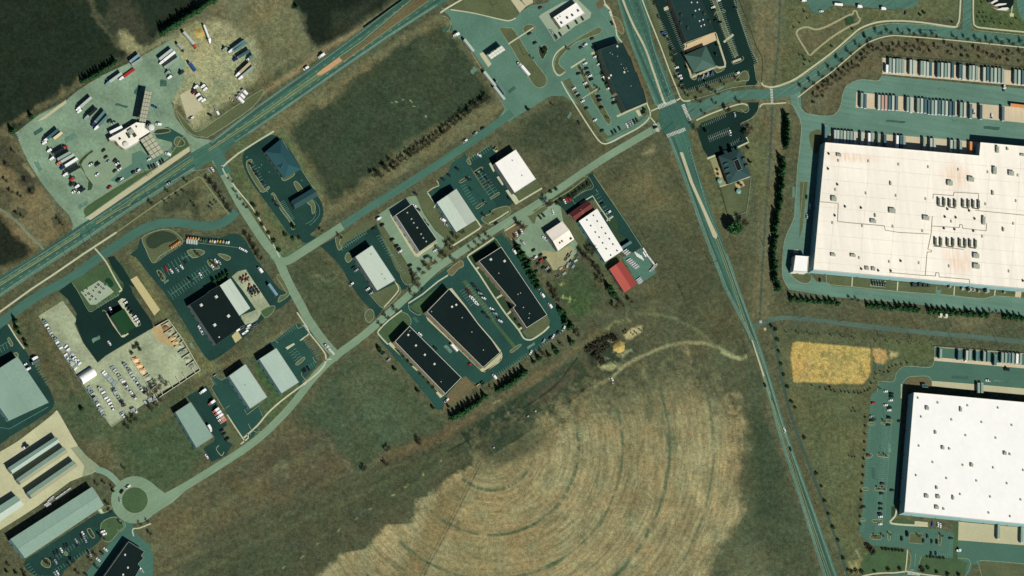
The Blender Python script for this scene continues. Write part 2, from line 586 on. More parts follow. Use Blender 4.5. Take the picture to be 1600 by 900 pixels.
area([220,960,330,850,420,800,560,742,700,665,760,640,900,560,930,500,1000,520,990,590,900,620,820,672,760,722,700,760,640,800,560,860,480,900,420,960],(74,72,49),8,0.95)
area([300,900,420,850,470,870,430,930,300,960],(68,70,46),16,0.7)
area([560,750,700,690,720,700,640,770,580,790],(68,70,46),12,0.7)
trail([220,950,340,880,480,810,620,748,720,690],5,(98,96,62),5,0.45,1)
trail([225,905,330,858,420,820,560,752,640,722],4,(96,92,62),4,0.5,1)
area([720,676,902,560,932,600,752,722],(54,62,42),2,0.9,0.2)
area([722,678,800,628,832,648,752,718],(42,52,36),4,0.8,0.4)
area([824,622,888,575,905,582,858,628,830,640],(78,70,50),4,0.9)
trail([700,705,760,672,800,648,862,607,902,560],2.4,(36,46,33),0.9,1,0.1)
trail([745,722,800,690,860,650,928,598],3.0,(40,46,33),1.0,0.95,0.1)
trail([720,675,752,722],1.8,(36,50,34),0.7,0.9,0.1)
trail([752,722,800,694,870,655,930,600],6,(98,98,64),3,0.4,0.4)
trail([700,672,760,640,800,612,850,582,895,548,935,520],8,(116,88,58),5,0.6,0.8)
trail([600,715,640,700,700,678],12,(116,84,56),8,0.5)
for x, y, s in ((690,722,3),(660,742,2.5),(634,758,3),(612,773,4),(580,794,3),(555,811,3),(527,829,4),(495,851,3.5),(471,867,3),(443,887,3),(775,627,4),(795,645,2.5)):
 blob(x, y, s, 1.2,(150,138,90),0.7,-0.5,0.8,0.9)
trail([630,770,700,722,720,710],3,(112,106,70),3,0.35,1)
area([915,545,940,530,965,522,960,540,975,560,950,585,925,575],(50,56,40),4,0.95,1.0)
area([918,545,960,525,975,545,970,575,945,582,922,565],(128,116,80),2,0.6,2.0, thr=0.04)
area([974,525,988,514,1003,508,1002,518,990,528,976,530],(176,158,108),2,0.95,0.5)
area([957,541,968,535,976,537,972,548,960,550],(186,164,98),2,0.95,0.6)
area([938,573,955,565,962,568,955,578,942,577],(170,152,98),2,0.8,0.8)
area([968,552,986,545,988,550,972,556],(150,140,98),2,0.8,0.8)
trail([950,512,965,505,985,500],4,(176,160,100),2,0.7,1.2, patch=0.3)
trail([1155,560,1120,541,1090,535,1060,537,1035,543,1005,556,975,572,955,590,930,604],4.5,(148,134,90),2,0.8,0.3)
trail([1120,541,1095,520,1070,505,1040,494,1000,490],4,(112,108,68),2,0.7,0.3)
trail([1130,549,1152,560,1166,558],6,(160,146,98),2,0.8,0.4)
trail([1160,520,1163,552],3,(54,52,36),1,0.8,0.3)
trail([970,482,1020,460,1060,430,1090,408,1110,400],8,(66,70,46),5,0.5)
trail([900,545,960,505,1000,490,1030,470],6,(98,96,62),4,0.5)
area([935,285,1020,220,1045,235,1075,300,1110,390,1140,450,1165,520,1160,560,1100,520,1040,480,1010,460,1025,415,960,320],(80,76,50),6,0.95)
area([960,290,1010,250,1040,290,1060,340,1030,340,990,320],(112,100,66),18,0.55,1.4)
area([1010,230,1025,225,1022,240,1008,242],(130,112,76),5,0.7)
area([1030,350,1090,390,1120,450,1080,470,1020,430],(70,70,48),18,0.6)
trail([1050,240,1085,330,1120,410,1150,480,1175,550],5,(104,90,60),4,0.6)
area([860,150,885,160,925,235,870,262,825,240,780,205,830,172],(66,68,46),5,0.95)
area([780,195,850,155,868,160,800,205],(94,88,58),6,0.6)
area([865,440,905,410,945,450,940,470,900,500,880,470],(66,74,46),5,0.95)
area([885,455,920,455,925,490,890,495],(62,84,44),10,0.6)
for x, y in ((888,468),(915,480),(886,440)):
 area([x - 6, y - 4, x + 8, y - 6, x + 6, y + 6, x - 4, y + 5],(176,168,96),2,0.6,2.0, thr=0.05)
area([930,380,945,400,960,430,975,460,955,470,930,430,905,390],(84,84,54),4,0.8)
trail([905,380,925,420,945,460],6,(78,66,46),4,0.5)
CX, CY = 768.0,700.0
R = np.hypot(WX - CX, WY - CY) * 0.15 + np.hypot(GX - CX, GY - CY) * 0.85
A = np.arctan2(GY - CY, GX - CX)
edge = 408 + N1 * 45 + 16 * np.sin(A * 5)
top = 655 - (GX - 850) * 0.36 + N1 * 46
top = np.where(GX > 1080,590 + (GX - 1080) * 0.6 + N1 * 40, top)
step = np.zeros(GX.shape)
left = np.interp(GY, [725,740,742,775,778,818,820,858,862,920],[738,716,704,672,660,640,606,572,545,470])
NF = N2 * 0.9 + N3 * 0.8
msk = np.clip((edge - R) / 46 + 0.5 + NF * 1.6,0,1) * np.clip((GY - top) / 60 + 0.5 + NF * 1.3,0,1) * np.clip((GX + N2 * 14 - left) / 12 + 0.5 + N3,0,1)
msk = msk * np.clip(1.0 - 0.35 * np.clip((690 - GY) / 60,0,1),0,1)
gap = np.clip((GX - 775) / 30,0,1)
msk = msk * (1 - np.clip(1.4 - np.hypot((GX - 800) / 62,(GY - 700) / 50) , 0,1) * np.clip((740 - GY + (GX - 770) * -0.4) / 14,0,1))
n = msk[..., None]
RT = np.hypot(GX - CX, GY - CY)
arc = vnoise(RT, A * RT * 0.05,7,31) - 0.5
arc2 = vnoise(RT, A * RT * 0.06,22,33) - 0.5
straw = L3((142,122,82)) * (1 + 0.35 * N1 + 0.16 * N2 + 0.12 * arc + 0.16 * arc2)[..., None]
GC[:] = GC * (1 - n) + straw * n
ringn = vnoise(RT, A * RT * 0.12,2.5,7) - 0.5
GC *= (1 + 0.5 * ringn * msk)[..., None]
area([690,770,742,735,752,728,735,758,705,820,668,885,640,930,590,930,640,860,672,800],(112,92,56),6,0.6,1.0)
area([752,728,790,770,860,840,860,930,645,930,705,822],(138,112,68),16,0.35,1.0)
for r0, w, al in ((66,5,0.8),(136,4.5,0.8),(205,4.5,0.75),(278,4.5,0.8),(347,4,0.6)):
 ang = np.arctan2(GY - CY, GX - CX)
 a = np.clip(0.5 - (np.abs(R - r0) - w / 2 * (1 + 1.6 * N1)) / 2.4,0,1)
 a = a * np.clip(0.75 + 3.2 * (vnoise(A * 60, R * 0 + r0,3,5) - 0.45),0.15,1) * np.clip(msk + 0.35,0,1) * al
 a = a * ((A > -0.35) & (A < 2.35))
 put((slice(None), slice(None)), a, (74,88,62))
for r0, a0, a1, w in ((278,0.72,0.98,7),(205,1.0,1.16,6),(205,0.5,0.66,6),(346,0.35,0.45,7),(136,1.0,1.5,4)):
 a = np.clip(0.5 - (np.abs(R - r0) - w / 2) / 4,0,1) * np.clip((A - a0) * 12,0,1) * np.clip((a1 - A) * 12,0,1) * 0.75
 put((slice(None), slice(None)), a, (62,78,52))
for r0 in (243,312,170):
 a = np.clip(0.5 - (np.abs(np.hypot(GX - CX, GY - CY) - r0) - 0.6) / 1.2,0,1) * 0.45 * msk * ((A > 0.1) & (A < 1.2))
 put((slice(None), slice(None)), a, (78,72,46))
area([700,810,722,812,730,822,715,830,702,822],(78,84,54),2,0.7,1.8, thr=-0.05)
trail([752,722,735,758,704,820,671,882,655,915],1.4,(58,58,40),0.8,0.75,0.1)
area([1168,560,1190,580,1232,720,1262,800,1290,930,1100,930,1112,870,1140,830,1162,800,1150,760,1168,700,1165,620],(72,76,52),8,0.9,1.6)
area([1175,640,1200,660,1230,760,1215,830,1180,800,1172,720],(58,66,45),14,0.85)
area([1150,860,1180,850,1210,880,1200,930,1140,930],(104,98,66),12,0.6,1.4)
area([940,600,1060,560,1130,580,1120,620,1000,625,900,660],(78,80,54),16,0.5,1.5, thr=-0.12)
trail([1200,640,1230,720,1262,810,1290,900],10,(102,88,60),7,0.7,0.8)
blob(1015,640,8,22,(70,76,52),0.55,0.0,0.6)
blob(1050,690,7,24,(78,86,60),0.5,0.0,0.6)
area([1170,-90,1240,-90,1235,150,1215,300,1205,500,1175,500,1190,300],(104,94,64),4,0.95,0.2)
for x in (1198,1228):
 trail([x, -60, x - 2,140, x - 8,300, x - 18,500],2,(86,78,54),2,0.6,0.3)
trail([1220,-70,1217,60,1208,150,1204,230,1199,300,1192,400,1187,500],3.6,(62,76,62),1,0.85,0.05)
area([1225,-20,1500,-20,1500,25,1400,35,1340,55,1300,90,1240,135,1215,138,1222,40],(92,90,58),5)
area([1245,45,1275,42,1330,25,1340,30,1330,40,1262,82,1250,60],(96,86,58),4,0.9)
blob(1326,34,10,6,(40,64,40),0.95,-0.5)
area([1250,152,1300,115,1345,75,1390,58,1600,75,1690,90,1690,110,1600,100,1390,85,1378,118,1345,122,1322,145,1315,172,1270,178,1252,165],(94,84,58),4)
area([1376,118,1392,118,1392,80,1376,84],(84,82,54),3,0.7)
area([1500,-60,1600,-60,1600,60,1525,44],(76,84,48),5,0.95)
area([1085,200,1130,285,1150,345,1140,370,1110,330,1080,250,1062,210],(92,88,56),4,0.9)
area([1120,270,1170,280,1168,330,1142,338],(92,96,58),5,0.9)
area([1200,200,1175,185,1165,220,1180,300,1200,330],(96,94,60),4,0.9)
area([1200,478,1240,465,1600,492,1690,500,1690,530,1600,524,1330,500,1235,492,1200,498],(84,80,54),4,0.95)
area([1480,490,1540,494,1540,512,1500,512],(112,100,70),8,0.6)
area([1200,520,1240,508,1330,518,1450,530,1450,560,1410,580,1375,620,1360,660,1345,880,1310,890,1260,740,1225,600],(88,85,55),4,0.95)
trail([1240,515,1330,522,1460,532,1690,556],7,(66,70,48),4,0.6,0.5)
area([1238,536,1244,534,1330,541,1361,544,1361,580,1350,600,1300,600,1240,596,1235,560],(190,148,72),1.4,0.98,0.25)
area([1240,538,1358,546,1356,580,1345,596,1242,594],(112,98,50),3,0.85,2.4, thr=0.04)
area([1290,560,1340,560,1340,592,1290,590],(206,160,84),14,0.5)
area([1240,560,1270,560,1275,580,1250,590],(176,136,76),10,0.5)
area([1365,546,1384,546,1388,560,1372,572,1364,560],(176,130,72),2,0.95,0.8)
area([1390,548,1407,548,1404,556,1392,560],(168,142,90),2,0.9,0.8)
area([1362,564,1374,566,1380,572,1366,580],(62,84,66),2,0.8,0.8)
trail([1232,540,1233,580,1240,600,1300,605,1350,606,1372,585,1400,565],3,(110,100,64),2,0.5,0.5)
area([1380,530,1455,532,1458,570,1430,572,1420,580],(86,88,54),3,0.9)
area([1240,610,1350,612,1345,760,1338,860,1320,880,1290,780,1262,700],(92,90,57),8,0.9)
trail([1268,630,1290,740,1330,820,1350,860],10,(78,80,52),8,0.55)
area([1330,878,1350,872,1352,890,1326,896],(176,150,88),4,0.7,1.4)
trail([1338,860,1346,874],3,(160,146,98),1.5,0.7)
area([1350,850,1420,858,1420,890,1350,895,1345,880],(84,86,52),4,0.9)
area([1434,865,1515,875,1512,898,1436,895],(82,86,54),4,0.9)
area([725,0,800,-10,805,20,800,30,770,28,705,12],(92,90,56),4,0.9)
area([1010,80,1030,140,1050,175,1062,160,1030,90,1020,60],(90,78,54),4,0.9)
area([965,55,985,75,1000,110,1018,160,1010,165,985,90,960,55],(90,82,52),3,0.9)
N5 = vnoise(GX, GY, 2.4,301) - 0.5
N6 = vnoise(GX, GY, 1.5,302) - 0.5
fine = 0.26 * N1 + 0.40 * N2 + 0.42 * N3 + 0.24 * N5 + 0.26 * N6
GC *= (1 + fine * (1 - 0.5 * msk))[..., None]
warm = (fbm(GX, GY, 26,501) - 0.5) * 0.34
GC[...,0] *= 1 + warm
GC[...,2] *= 1 - 0.5 * warm
mow = vnoise(GX * 0.5 + GY * 0.85, GX * 0.05 - GY * 0.03,2.2,99) - 0.5
GC *= (1 + 0.10 * mow * (1 - msk))[..., None]
lum = GC.mean(-1, keepdims=True)
GC[:] = (GC + (lum - GC) * 0.10) * np.array([1.10,1.35,1.36])
GC[:] = np.clip(GC, 0.004,0.7)
gX, gY = PN(GX, GY)
ny, nx = GX.shape
co = np.zeros((ny * nx, 3), np.float32)
co[:, 0] = gX.ravel()
co[:, 1] = gY.ravel()
idx = np.arange(ny * nx).reshape(ny, nx)
q = np.stack([idx[:-1, :-1], idx[1:, :-1], idx[1:, 1:], idx[:-1,1:]],-1).reshape(-1,4).astype(np.int32)
me = bpy.data.meshes.new('ground')
me.vertices.add(len(co))
me.vertices.foreach_set('co', co.ravel())
me.loops.add(q.size)
me.loops.foreach_set('vertex_index', q.ravel())
me.polygons.add(len(q))
me.polygons.foreach_set('loop_start', np.arange(0, q.size, 4, dtype=np.int32))
me.polygons.foreach_set('loop_total', np.full(len(q),4, np.int32))
me.update()
ca = me.color_attributes.new('cover', 'FLOAT_COLOR', 'POINT')
cc = np.ones((ny * nx, 4), np.float32)
cc[:, :3] = GC.reshape(-1,3)
ca.data.foreach_set('color', cc.ravel())
def ground_material():
 m = bpy.data.materials.new('turf and soil')
 m.use_nodes = True
 t = m.node_tree
 N, Lk = t.nodes, t.links
 b = N['Principled BSDF']
 b.inputs['Roughness'].default_value = 0.95
 b.inputs['Specular IOR Level'].default_value = 0.05
 at = N.new('ShaderNodeAttribute')
 at.attribute_name = 'cover'
 geo = N.new('ShaderNodeNewGeometry')
 f = None
 for sc, a in ((0.8,0.34),(0.25,0.24),(2.2,0.3)):
  n = N.new('ShaderNodeTexNoise')
  n.inputs['Scale'].default_value = sc
  n.inputs['Detail'].default_value = 5
  Lk.new(geo.outputs['Position'], n.inputs['Vector'])
  mr = N.new('ShaderNodeMapRange')
  mr.inputs['From Min'].default_value = 0.3
  mr.inputs['From Max'].default_value = 0.7
  mr.inputs['To Min'].default_value = 1 - a
  mr.inputs['To Max'].default_value = 1 + a
  Lk.new(n.outputs['Fac'], mr.inputs['Value'])
  if f is None:
   f = mr.outputs[0]
  else:
   mm = N.new('ShaderNodeMath')
   mm.operation = 'MULTIPLY'
   Lk.new(f, mm.inputs[0])
   Lk.new(mr.outputs[0], mm.inputs[1])
   f = mm.outputs[0]
 vm = N.new('ShaderNodeVectorMath')
 vm.operation = 'SCALE'
 Lk.new(at.outputs['Color'], vm.inputs[0])
 Lk.new(f, vm.inputs['Scale'])
 Lk.new(vm.outputs[0], b.inputs['Base Color'])
 return m
me.materials.append(ground_material())
go = bpy.data.objects.new('ground', me)
COL.objects.link(go)
go['kind'] = 'structure'
mesh_obj('terrain', [(-30000,-30000,-0.4),(30000,-30000,-0.4),(30000,30000,-0.4),(-30000,30000,-0.4)],[(0,1,2,3)],
         mat('distant farmland', (84, 80, 54), amt=0.3, scale=0.02, big=0.3, bscale=0.004), None, 'structure')
# ------------------------------------------------------------------ roads
ZL, ZR, ZI, ZW, ZM = 0.03,0.05,0.10,0.12,0.16
sheet('highway', pts([-70,478,0,432,65,392,110,363,150,337,230,285,297,240,330,221,400,167,470,117,567,45,622,2,690,-50,790,-60,700,0,684,10,607,59,530,112,466,157,400,203,366,225,350,241,304,266,200,331,135,375,20,450,-70,508]), M['asphalt_hwy'], ZR)
M['shoulder'] = mat('pale worn shoulder', (92,126,106), amt=0.25, scale=0.4, big=0.2)
ribbon('road_shoulder', pts([-60,503,20,448,135,373,200,329,304,264]),4.5, M['shoulder'], ZR + 0.02, sm=0)
ribbon('road_shoulder', pts([388,208,466,154,530,109,607,56,680,9]),4, M['shoulder'], ZR + 0.02, sm=0)
ribbon('road_shoulder', pts([330,222,400,168.5,470,118.5]),3, M['shoulder'], ZR + 0.02, sm=0)
sheet('concrete_strip', pts([134,340,141,344,230,283,297,236,296,230,292,231,220,280]), M['concrete'], ZW)
sheet('grass_median', pts([532,92,567,66,645,0,690,-40,720,-40,670,0,600,50,536,97]), M['soil'], ZI)
sheet('median_island', pts([495,115,505,107,530,89,535,95,515,109,502,117,497,118]), mat('bricked median', (196,154,112), amt=0.1), ZI + 0.02)
sheet('painted_median', pts([392,191,440,157,495,116,498,119,460,146,400,189]), mat('greenish worn median', (98,122,92), amt=0.15), ZR + 0.03)
ribbon('frontage_road', pts([-60,545,-20,520,50,468,105,438,150,406,200,372,225,357,250,349.5,275,348,300,351,320,353.5,340,351,356,343,369,330]),13.5, M['asphalt_front'], ZR - 0.01)
ribbon('side_street', pts([322,236,338,250,352,275,375,318,400,358,418,384,433,402,450,440,470,477,482,500,507,535,530,560]),15, M['asphalt_pale'], ZR - 0.005)
ribbon('side_street', pts([328,226,343,250,352,272]),21, M['asphalt_front'], ZR + 0.008)
ribbon('road', pts([424,398,440,408,456,402,482,386,532,355,580,323,650,279,705,243,755,209,800,176]),12, M['asphalt_mid'], ZR + 0.01)
ribbon('road', pts([424,392,434,405,448,408,470,395,500,376,535,353]),12.6, M['asphalt_pale'], ZR + 0.02)
ribbon('industrial_drive', pts([232,789,275,768,330,735,400,688,450,640,490,590,520,560,560,530,590,505,640,460,680,421,730,387,792,347,842,317,900,277,940,250,985,223,1032,196]),11.5, M['asphalt_pale'], ZR + 0.03)
rc = [(210.5 + 37 * math.cos(a),781 + 37 * math.sin(a)) for a in np.linspace(0,2 * math.pi, 48)[:-1]]
sheet('roundabout', rc, M['asphalt_pale'], ZR + 0.035)
sheet('roundabout', pts([235,752,246,762,258,771,268,772,300,757,270,785,236,806,225,800,228,770]), M['asphalt_pale'], ZR + 0.025)
ric = [(210.5 + 20.6 * math.cos(a),781.5 + 20.6 * math.sin(a)) for a in np.linspace(0,2 * math.pi, 40)[:-1]]
island(ric, 'grass_green', 0)
ribbon('gravel_entry', pts([150,733,165,738,178,748,190,762]),10, mat('pale broken entry slab', (128,156,132)), ZR + 0.01)
ribbon('main_road', pts([966,-40,981,0,1000,62,1022,112,1040,158,1060,205]),37, M['asphalt_ns'], ZR)
sheet('main_road', pts([958,-20,1006,-20,1022,70,1052,150,1075,205,1085,250,1108,320,1137,400,1157,455,1190,545,1230,676,1270,790,1320,930,1296,930,1258,810,1215,675,1180,545,1131,450,1100,370,1062,265,1040,205,1024,160,1000,100]), M['asphalt_ns'], ZR + 0.005)
ribbon('road_shoulder', pts([960,-20,982,55,1005,115,1026,165]),4, M['shoulder'], ZR + 0.02, sm=0)
ribbon('road_shoulder', pts([1043,208,1064,265,1102,370,1133,450,1182,545,1217,675,1260,810,1290,905]),4, M['shoulder'], ZR + 0.02, sm=0)
ribbon('road_shoulder', pts([1135,396,1155,455,1188,545,1227,676,1268,790,1308,905]),3.5, M['shoulder'], ZR + 0.02, sm=0)
sheet('intersection', pts([1030,172,1072,156,1078,190,1085,200,1042,214,1032,200]), mat('worn junction asphalt', (58,98,84), streak=(-0.4,0.92,0.4,0.12)), ZR + 0.045)
ribbon('main_road_median', pts([967,-20,977,10,990,40,1008,75,1022,115,1036,155,1041,163]),3.8, M['concrete'], ZI + 0.02)
sheet('main_road_median', pts([1062,238,1067,238,1083,285,1110,345,1121,368,1119,374,1114,370,1098,330,1078,285]), M['concrete'], ZI + 0.02)
sheet('main_road_median', pts([1174,531,1176,531,1195,588,1192,588]), M['concrete'], ZI + 0.02)
ribbon('curved_road', pts([1066,176,1100,165,1135,153,1175,147.5,1205,147,1237,140,1275,117,1307,92,1335,68,1362,52,1400,45,1450,47.5,1512,55,1600,64,1690,74]),16.5, M['asphalt_ew'], ZR + 0.01)
sheet('curved_road', pts([1066,160,1090,160,1140,140,1150,152,1110,172,1085,186,1076,190]), M['asphalt_ew'], ZR + 0.012)
ribbon('side_street', pts([1511,-40,1511,30,1510,52]),16, M['asphalt_ew'], ZR + 0.015, sm=0)
ribbon('farm_lane', pts([1176,512,1190,505,1204,500,1222,496.5,1250,498,1300,503.5,1380,513,1450,520,1530,527,1690,544]),7.5, mat('worn teal lane', (84,108,94), amt=0.12, big=0.2, streak=(1,-0.1,0.5,0.15)), ZR)
ribbon('bike_path', pts([1199,513,1206,514,1210,530,1215,555,1225,605,1238,655,1256,705,1275,755,1295,810,1312,860,1326,905]),5, mat('path asphalt', (66,86,72)), ZR, sm=4)
sheet('culvert_slab', pts([1193,513,1196,511.5,1198,515,1194.5,517]), M['concrete'], ZW)
sheet('culvert_slab', pts([1186.5,501,1190.5,500.5,1190.5,505,1187,505]), M['concrete'], ZW)
ribbon('farm_track', pts([0,326,30,350,55,376,66,389]),2.2, mat('pale cart track', (116,128,104)), ZL)
M['lane'] = mat('tyre polished lane', (56,92,78), amt=0.16, scale=0.4, big=0.2, bscale=0.03)
for f_, w_ in (([-60,476,0,436.5,65,396,130,352,230,287,297,243],5.5),([-60,490,0,450,65,409,130,367,200,322,304,258],4.5),([330,226.5,400,173,470,123,567,51,640,-2],6.5),([366,217,466,150.5,607,53.5,690,-3],5),
               ([1052, 214, 1072, 270, 1108, 372, 1139, 450, 1170, 528, 1187, 560, 1222, 676, 1263, 805, 1294, 905], 4), ([1076, 230, 1094, 290, 1128, 385, 1150, 450, 1183, 545, 1223, 676, 1265, 795, 1302, 905], 3.5), ([970, -10, 990, 60, 1010, 110, 1032, 160], 5), ([989, -10, 1006, 40, 1022, 90, 1044, 150], 7)):
 ribbon('worn_lane', pts(f_), w_, M['lane'], ZR + 0.015, sm=3)
pr = random.Random(12)
M['patch_d'] = mat('tar patch', (36,66,58), amt=0.15)
M['patch_l'] = mat('pale resurfaced patch', (112,142,122), amt=0.15)
for x, y, w_, h_, dg, k in ((450,140,10,3,36, 'd'),(210,305,12,2.5,35, 'd'),(80,392,14,3,34, 'd'),(600,40,9,2.5,37, 'd'),(700,45,16,6,20, 'd'),(740,110,10,8,55, 'l'),(800,140,12,5,40, 'd'),(890,180,9,4,60, 'l'),(935,140,8,3,65, 'd'),(1300,195,22,5,-5, 'l'),(1400,190,30,3,-5, 'd'),(1480,140,26,4,-5, 'l'),(1550,200,24,5,-5, 'd'),(1500,590,24,5,-4, 'd'),(1560,595,14,3,-4, 'l'),(1240,300,4,16,0, 'l'),(1236,400,5,12,0, 'd'),(1350,460,30,3,-5, 'l'),(1365,740,5,18,5, 'd'),(1390,700,4,14,5, 'l'),
                         (700, 545, 14, 5, -45, 'l'), (760, 480, 5, 16, 35, 'd'), (830, 540, 14, 4, 34, 'l'), (650, 500, 10, 5, -45, 'd'), (640, 350, 5, 9, 30, 'd'), (300, 540, 10, 4, -55, 'l'), (260, 440, 8, 3, 35, 'l'), (350, 378, 14, 3, -6, 'l'), (150, 530, 14, 6, 30, 'l'), (60, 205, 16, 6, 35, 'd'), (110, 215, 20, 8, 35, 'l'), (215, 140, 14, 5, 60, 'd'), (190, 165, 18, 4, -15, 'd'), (60, 260, 6, 18, 30, 'l'), (130, 320, 16, 6, 35, 'l'), (255, 130, 10, 10, 0, 'd'), (1120, 140, 24, 3, 20, 'l'), (1290, 105, 20, 3, 36, 'd'), (1450, 47, 24, 2.4, -4, 'd'), (1560, 60, 18, 2.4, -7, 'l')):
 a_ = math.radians(dg)
 ca_, sa_ = math.cos(a_),-math.sin(a_)
 q_ = [(-0.5,-0.4),(-0.2,-0.55),(0.2,-0.42),(0.52,-0.5),(0.46,0.45),(0.1,0.5),(-0.3,0.42),(-0.54,0.5)]
 sheet('asphalt_patch', [(x + ca_ * u_ * w_ - sa_ * v_ * h_, y + sa_ * u_ * w_ + ca_ * v_ * h_) for u_, v_ in ((u0 + pr.uniform(-0.06,0.06), v0 + pr.uniform(-0.1,0.1)) for u0, v0 in q_)], mat('soft tar patch', (62,98,84), amt=0.3, scale=0.3) if k == 'd' else mat('soft pale patch', (98,132,112), amt=0.3, scale=0.3), ZI - 0.006, sm=2)
# ------------------------------------------------------------------ road paint
mk = Marks()
for off, dash in ((0, None),):
 mk.line(pts([-60,488,0,446,65,405,125,366]),0.5)
mk.line(pts([-60,485,0,443,65,402,125,363]),0.3)
mk.line(pts([150,350,180,331,200,321,212,308,240,291,302,249]),0.45)
mk.line(pts([150,347,180,328,215,304,302,246]),0.3)
mk.line(pts([326,233,380,197,440,155,497,115]),0.45)
mk.line(pts([326,236,380,201,440,160,500,119,536,97,600,51,670,1]),0.4)
mk.line(pts([530,89,567,63,645,-3]),0.45)
mk.line(pts([1121,374,1145,440,1165,500,1174,531]),0.35)
mk.line(pts([1118,374,1142,440,1162,500,1172,531]),0.35)
mk.line(pts([1194,588,1230,695,1262,795,1300,905]),0.35)
mk.line(pts([1191.5,588,1228,695,1259,795,1296,905]),0.35)
mk.line(pts([1240,140,1275,117,1300,97]),0.3)
mk.build('yellow_road_lines', M['paint_yellow'])
mk = Marks()
mk.line(pts([0,438,65,397,110,368,150,341.5,230,289,297,244]),0.35)
mk.line(pts([-40,493,20,445.5,135,371,200,326.5,304,261]),0.35)
mk.line(pts([330,224,400,170,470,120,567,48.5,622,5]),0.35)
mk.line(pts([366,222,400,200,466,154,530,109,607,56,684,7]),0.35)
mk.line(pts([-40,482,0,453,65,411,130,369,200,322,300,256]),0.35, dash=(5,12))
mk.line(pts([0,441,65,400,145,348,215,300]),0.3, dash=(5,12))
mk.line(pts([340,222,400,180,470,130,560,62,630,8]),0.35, dash=(5,12))
mk.line(pts([370,214,400,193,466,147,530,102,607,50,680,0]),0.35, dash=(5,12))
mk.line(pts([1000,0,1013,40,1021,75,1036,115,1047,145]),0.3)
for o in (9,18,26):
 mk.line(pts([962 + o, -10,982 + o, 50,1002 + o * 0.9,100,1028 + o * 0.8,158]),0.3, dash=(3,8))
mk.line(pts([1005,68,1018,108,1030,140]),0.3)
mk.line(pts([1046,212,1067,265,1105,370,1136,450,1185,545,1219.5,675,1262,810,1291,900]),0.4)
mk.line(pts([1078,232,1103,318,1134,400,1153.5,455,1187,545,1226,676,1267,790,1305,900]),0.4)
mk.line(pts([1074,230,1086,262,1105,318]),0.35, dash=(2,4))
mk.line(pts([1090,178,1120,168,1145,162]),0.3)
mk.line(pts([1500,850,1500,850.1]),0.3)
mk.line(pts([325,264,331,271]),0.8)
mk.line(pts([322,224,330,220]),0.5)
mk.line(pts([320,222,326,225.5]),0.5)
mk.line(pts([296,267,318,265,328,262]),0.35)
mk.line(pts([1430.5,865,1429,885]),0.35)
mk.line(pts([1421,890.5,1428,890.5]),0.6)
mk.build('white_road_lines', M['paint_white'])
mk = Marks()
def zebra(x0, y0, x1, y1, n, dx, dy, w=0.9):
 for i in range(n):
  t = (i + 0.5) / n
  x, y = x0 + (x1 - x0) * t, y0 + (y1 - y0) * t
  mk.line([(x - dx, y - dy),(x + dx, y + dy)], w)
zebra(1028,168.5,1056,157,13,1.2,2.4)
zebra(1067,163,1078,189,12,2.6,-0.9)
zebra(1042,212.5,1071,201.5,13,1.2,2.4)
zebra(1022,193,1029,206,7,2.2,-0.9)
mk.line(pts([1027,165,1040,160]),0.5)
mk.line(pts([1057,209.5,1069,205]),0.5)
zebra(1205,136,1206.5,161,10,2.0,0.2)
zebra(1418,896,1437,898,9,0.3,1.6)
zebra(944,6,952,14,5,1.4,-1.0)
zebra(952.5,17,956,26,5,1.6,-0.4)
zebra(474.5,507,482,517,5,1.6,-0.8,0.7)
zebra(474,601,481,595,4,1.2,1.6,0.7)
mk.build('crosswalk_paint', M['paint_cross'])
# ------------------------------------------------------------------ lots and yards
sheet('truck_yard', pts([24,208,60,180,104,157,122,140,160,118,205,97,262,66,268,64,280,85,290,100,285,130,270,155,268,162,275,185,292,207,305,215,330,219,338,234,300,244,297,232,290,215,272,212,268,232,262,245,236,262,213,271,132,332,150,338,112,362,114,350,108,336,88,315,66,287,44,253,30,222]), M['gravel_stop'], ZL)
sheet('car_forecourt', pts([127,257,138,243,170,222,190,226,205,236,213,238,206,256,190,266,178,279,160,290,142,288,130,268]), mat('concrete forecourt', (134,156,126), amt=0.1), ZL + 0.02)
sheet('car_forecourt', pts([206,240,220,235,240,248,258,240,268,228,268,238,262,245,236,262,213,271,186,287,172,282,190,266,206,256]), M['asphalt_shop'], ZL + 0.025)
sheet('asphalt_patch', pts([240,206,262,198,290,214,290,222,272,230,268,222,245,216]), M['asphalt_lot'], ZL + 0.02)
sheet('concrete_pad', pts([281,148,300,138,318,170,292,184]), M['concrete'], ZL + 0.03)
sheet('gravel_apron', pts([60,188,103,156,104,161,70,186,56,190]), M['gravel_tan'], ZL + 0.02)
island(pts([246,202,262,201,266,204,265,206,250,209,240,208]), 'mulch')
island(pts([268,163,271,160,276,176,283,192,293,205,304,212,318,214,331,211,395,167,410,140,350,178,310,205,296,196]), 'grass', 3)
island(pts([131,326,150,312,213,273,236,264,262,247,284,216,290,215,296,226,292,231,220,279,140,336,133,337]), 'grass_green', 2)
island(pts([274,216,280,214,287,220,288,226,278,229,272,224]), 'grass', 4)
kerb('yard_kerb', pts([119,268,124,250,144,233]), w=0.7)
sheet('planted_strip', pts([122,256,126,246,144,234,146,238,130,250,127,258,135,275,145,288,143,296,137,298,138,284,126,264]), M['grass_dark'], ZI)
kerb('yard_kerb', pts([127,257,138,243,146,238]), w=0.6)
kerb('yard_kerb', pts([141,299,146,290,139,280,128,266,124,256]), w=0.6)
kerb('yard_kerb', pts([138,284,126,265]), w=1.0)
kerb('yard_kerb', pts([145,312,213,271,236,262,262,246]), w=0.5)
kerb('yard_kerb', pts([158,286,170,279]), w=0.4)
kerb('yard_kerb', pts([178,272,192,264,189,258]), w=0.4)
kerb('yard_kerb', pts([160,243,174,234]), w=0.4)
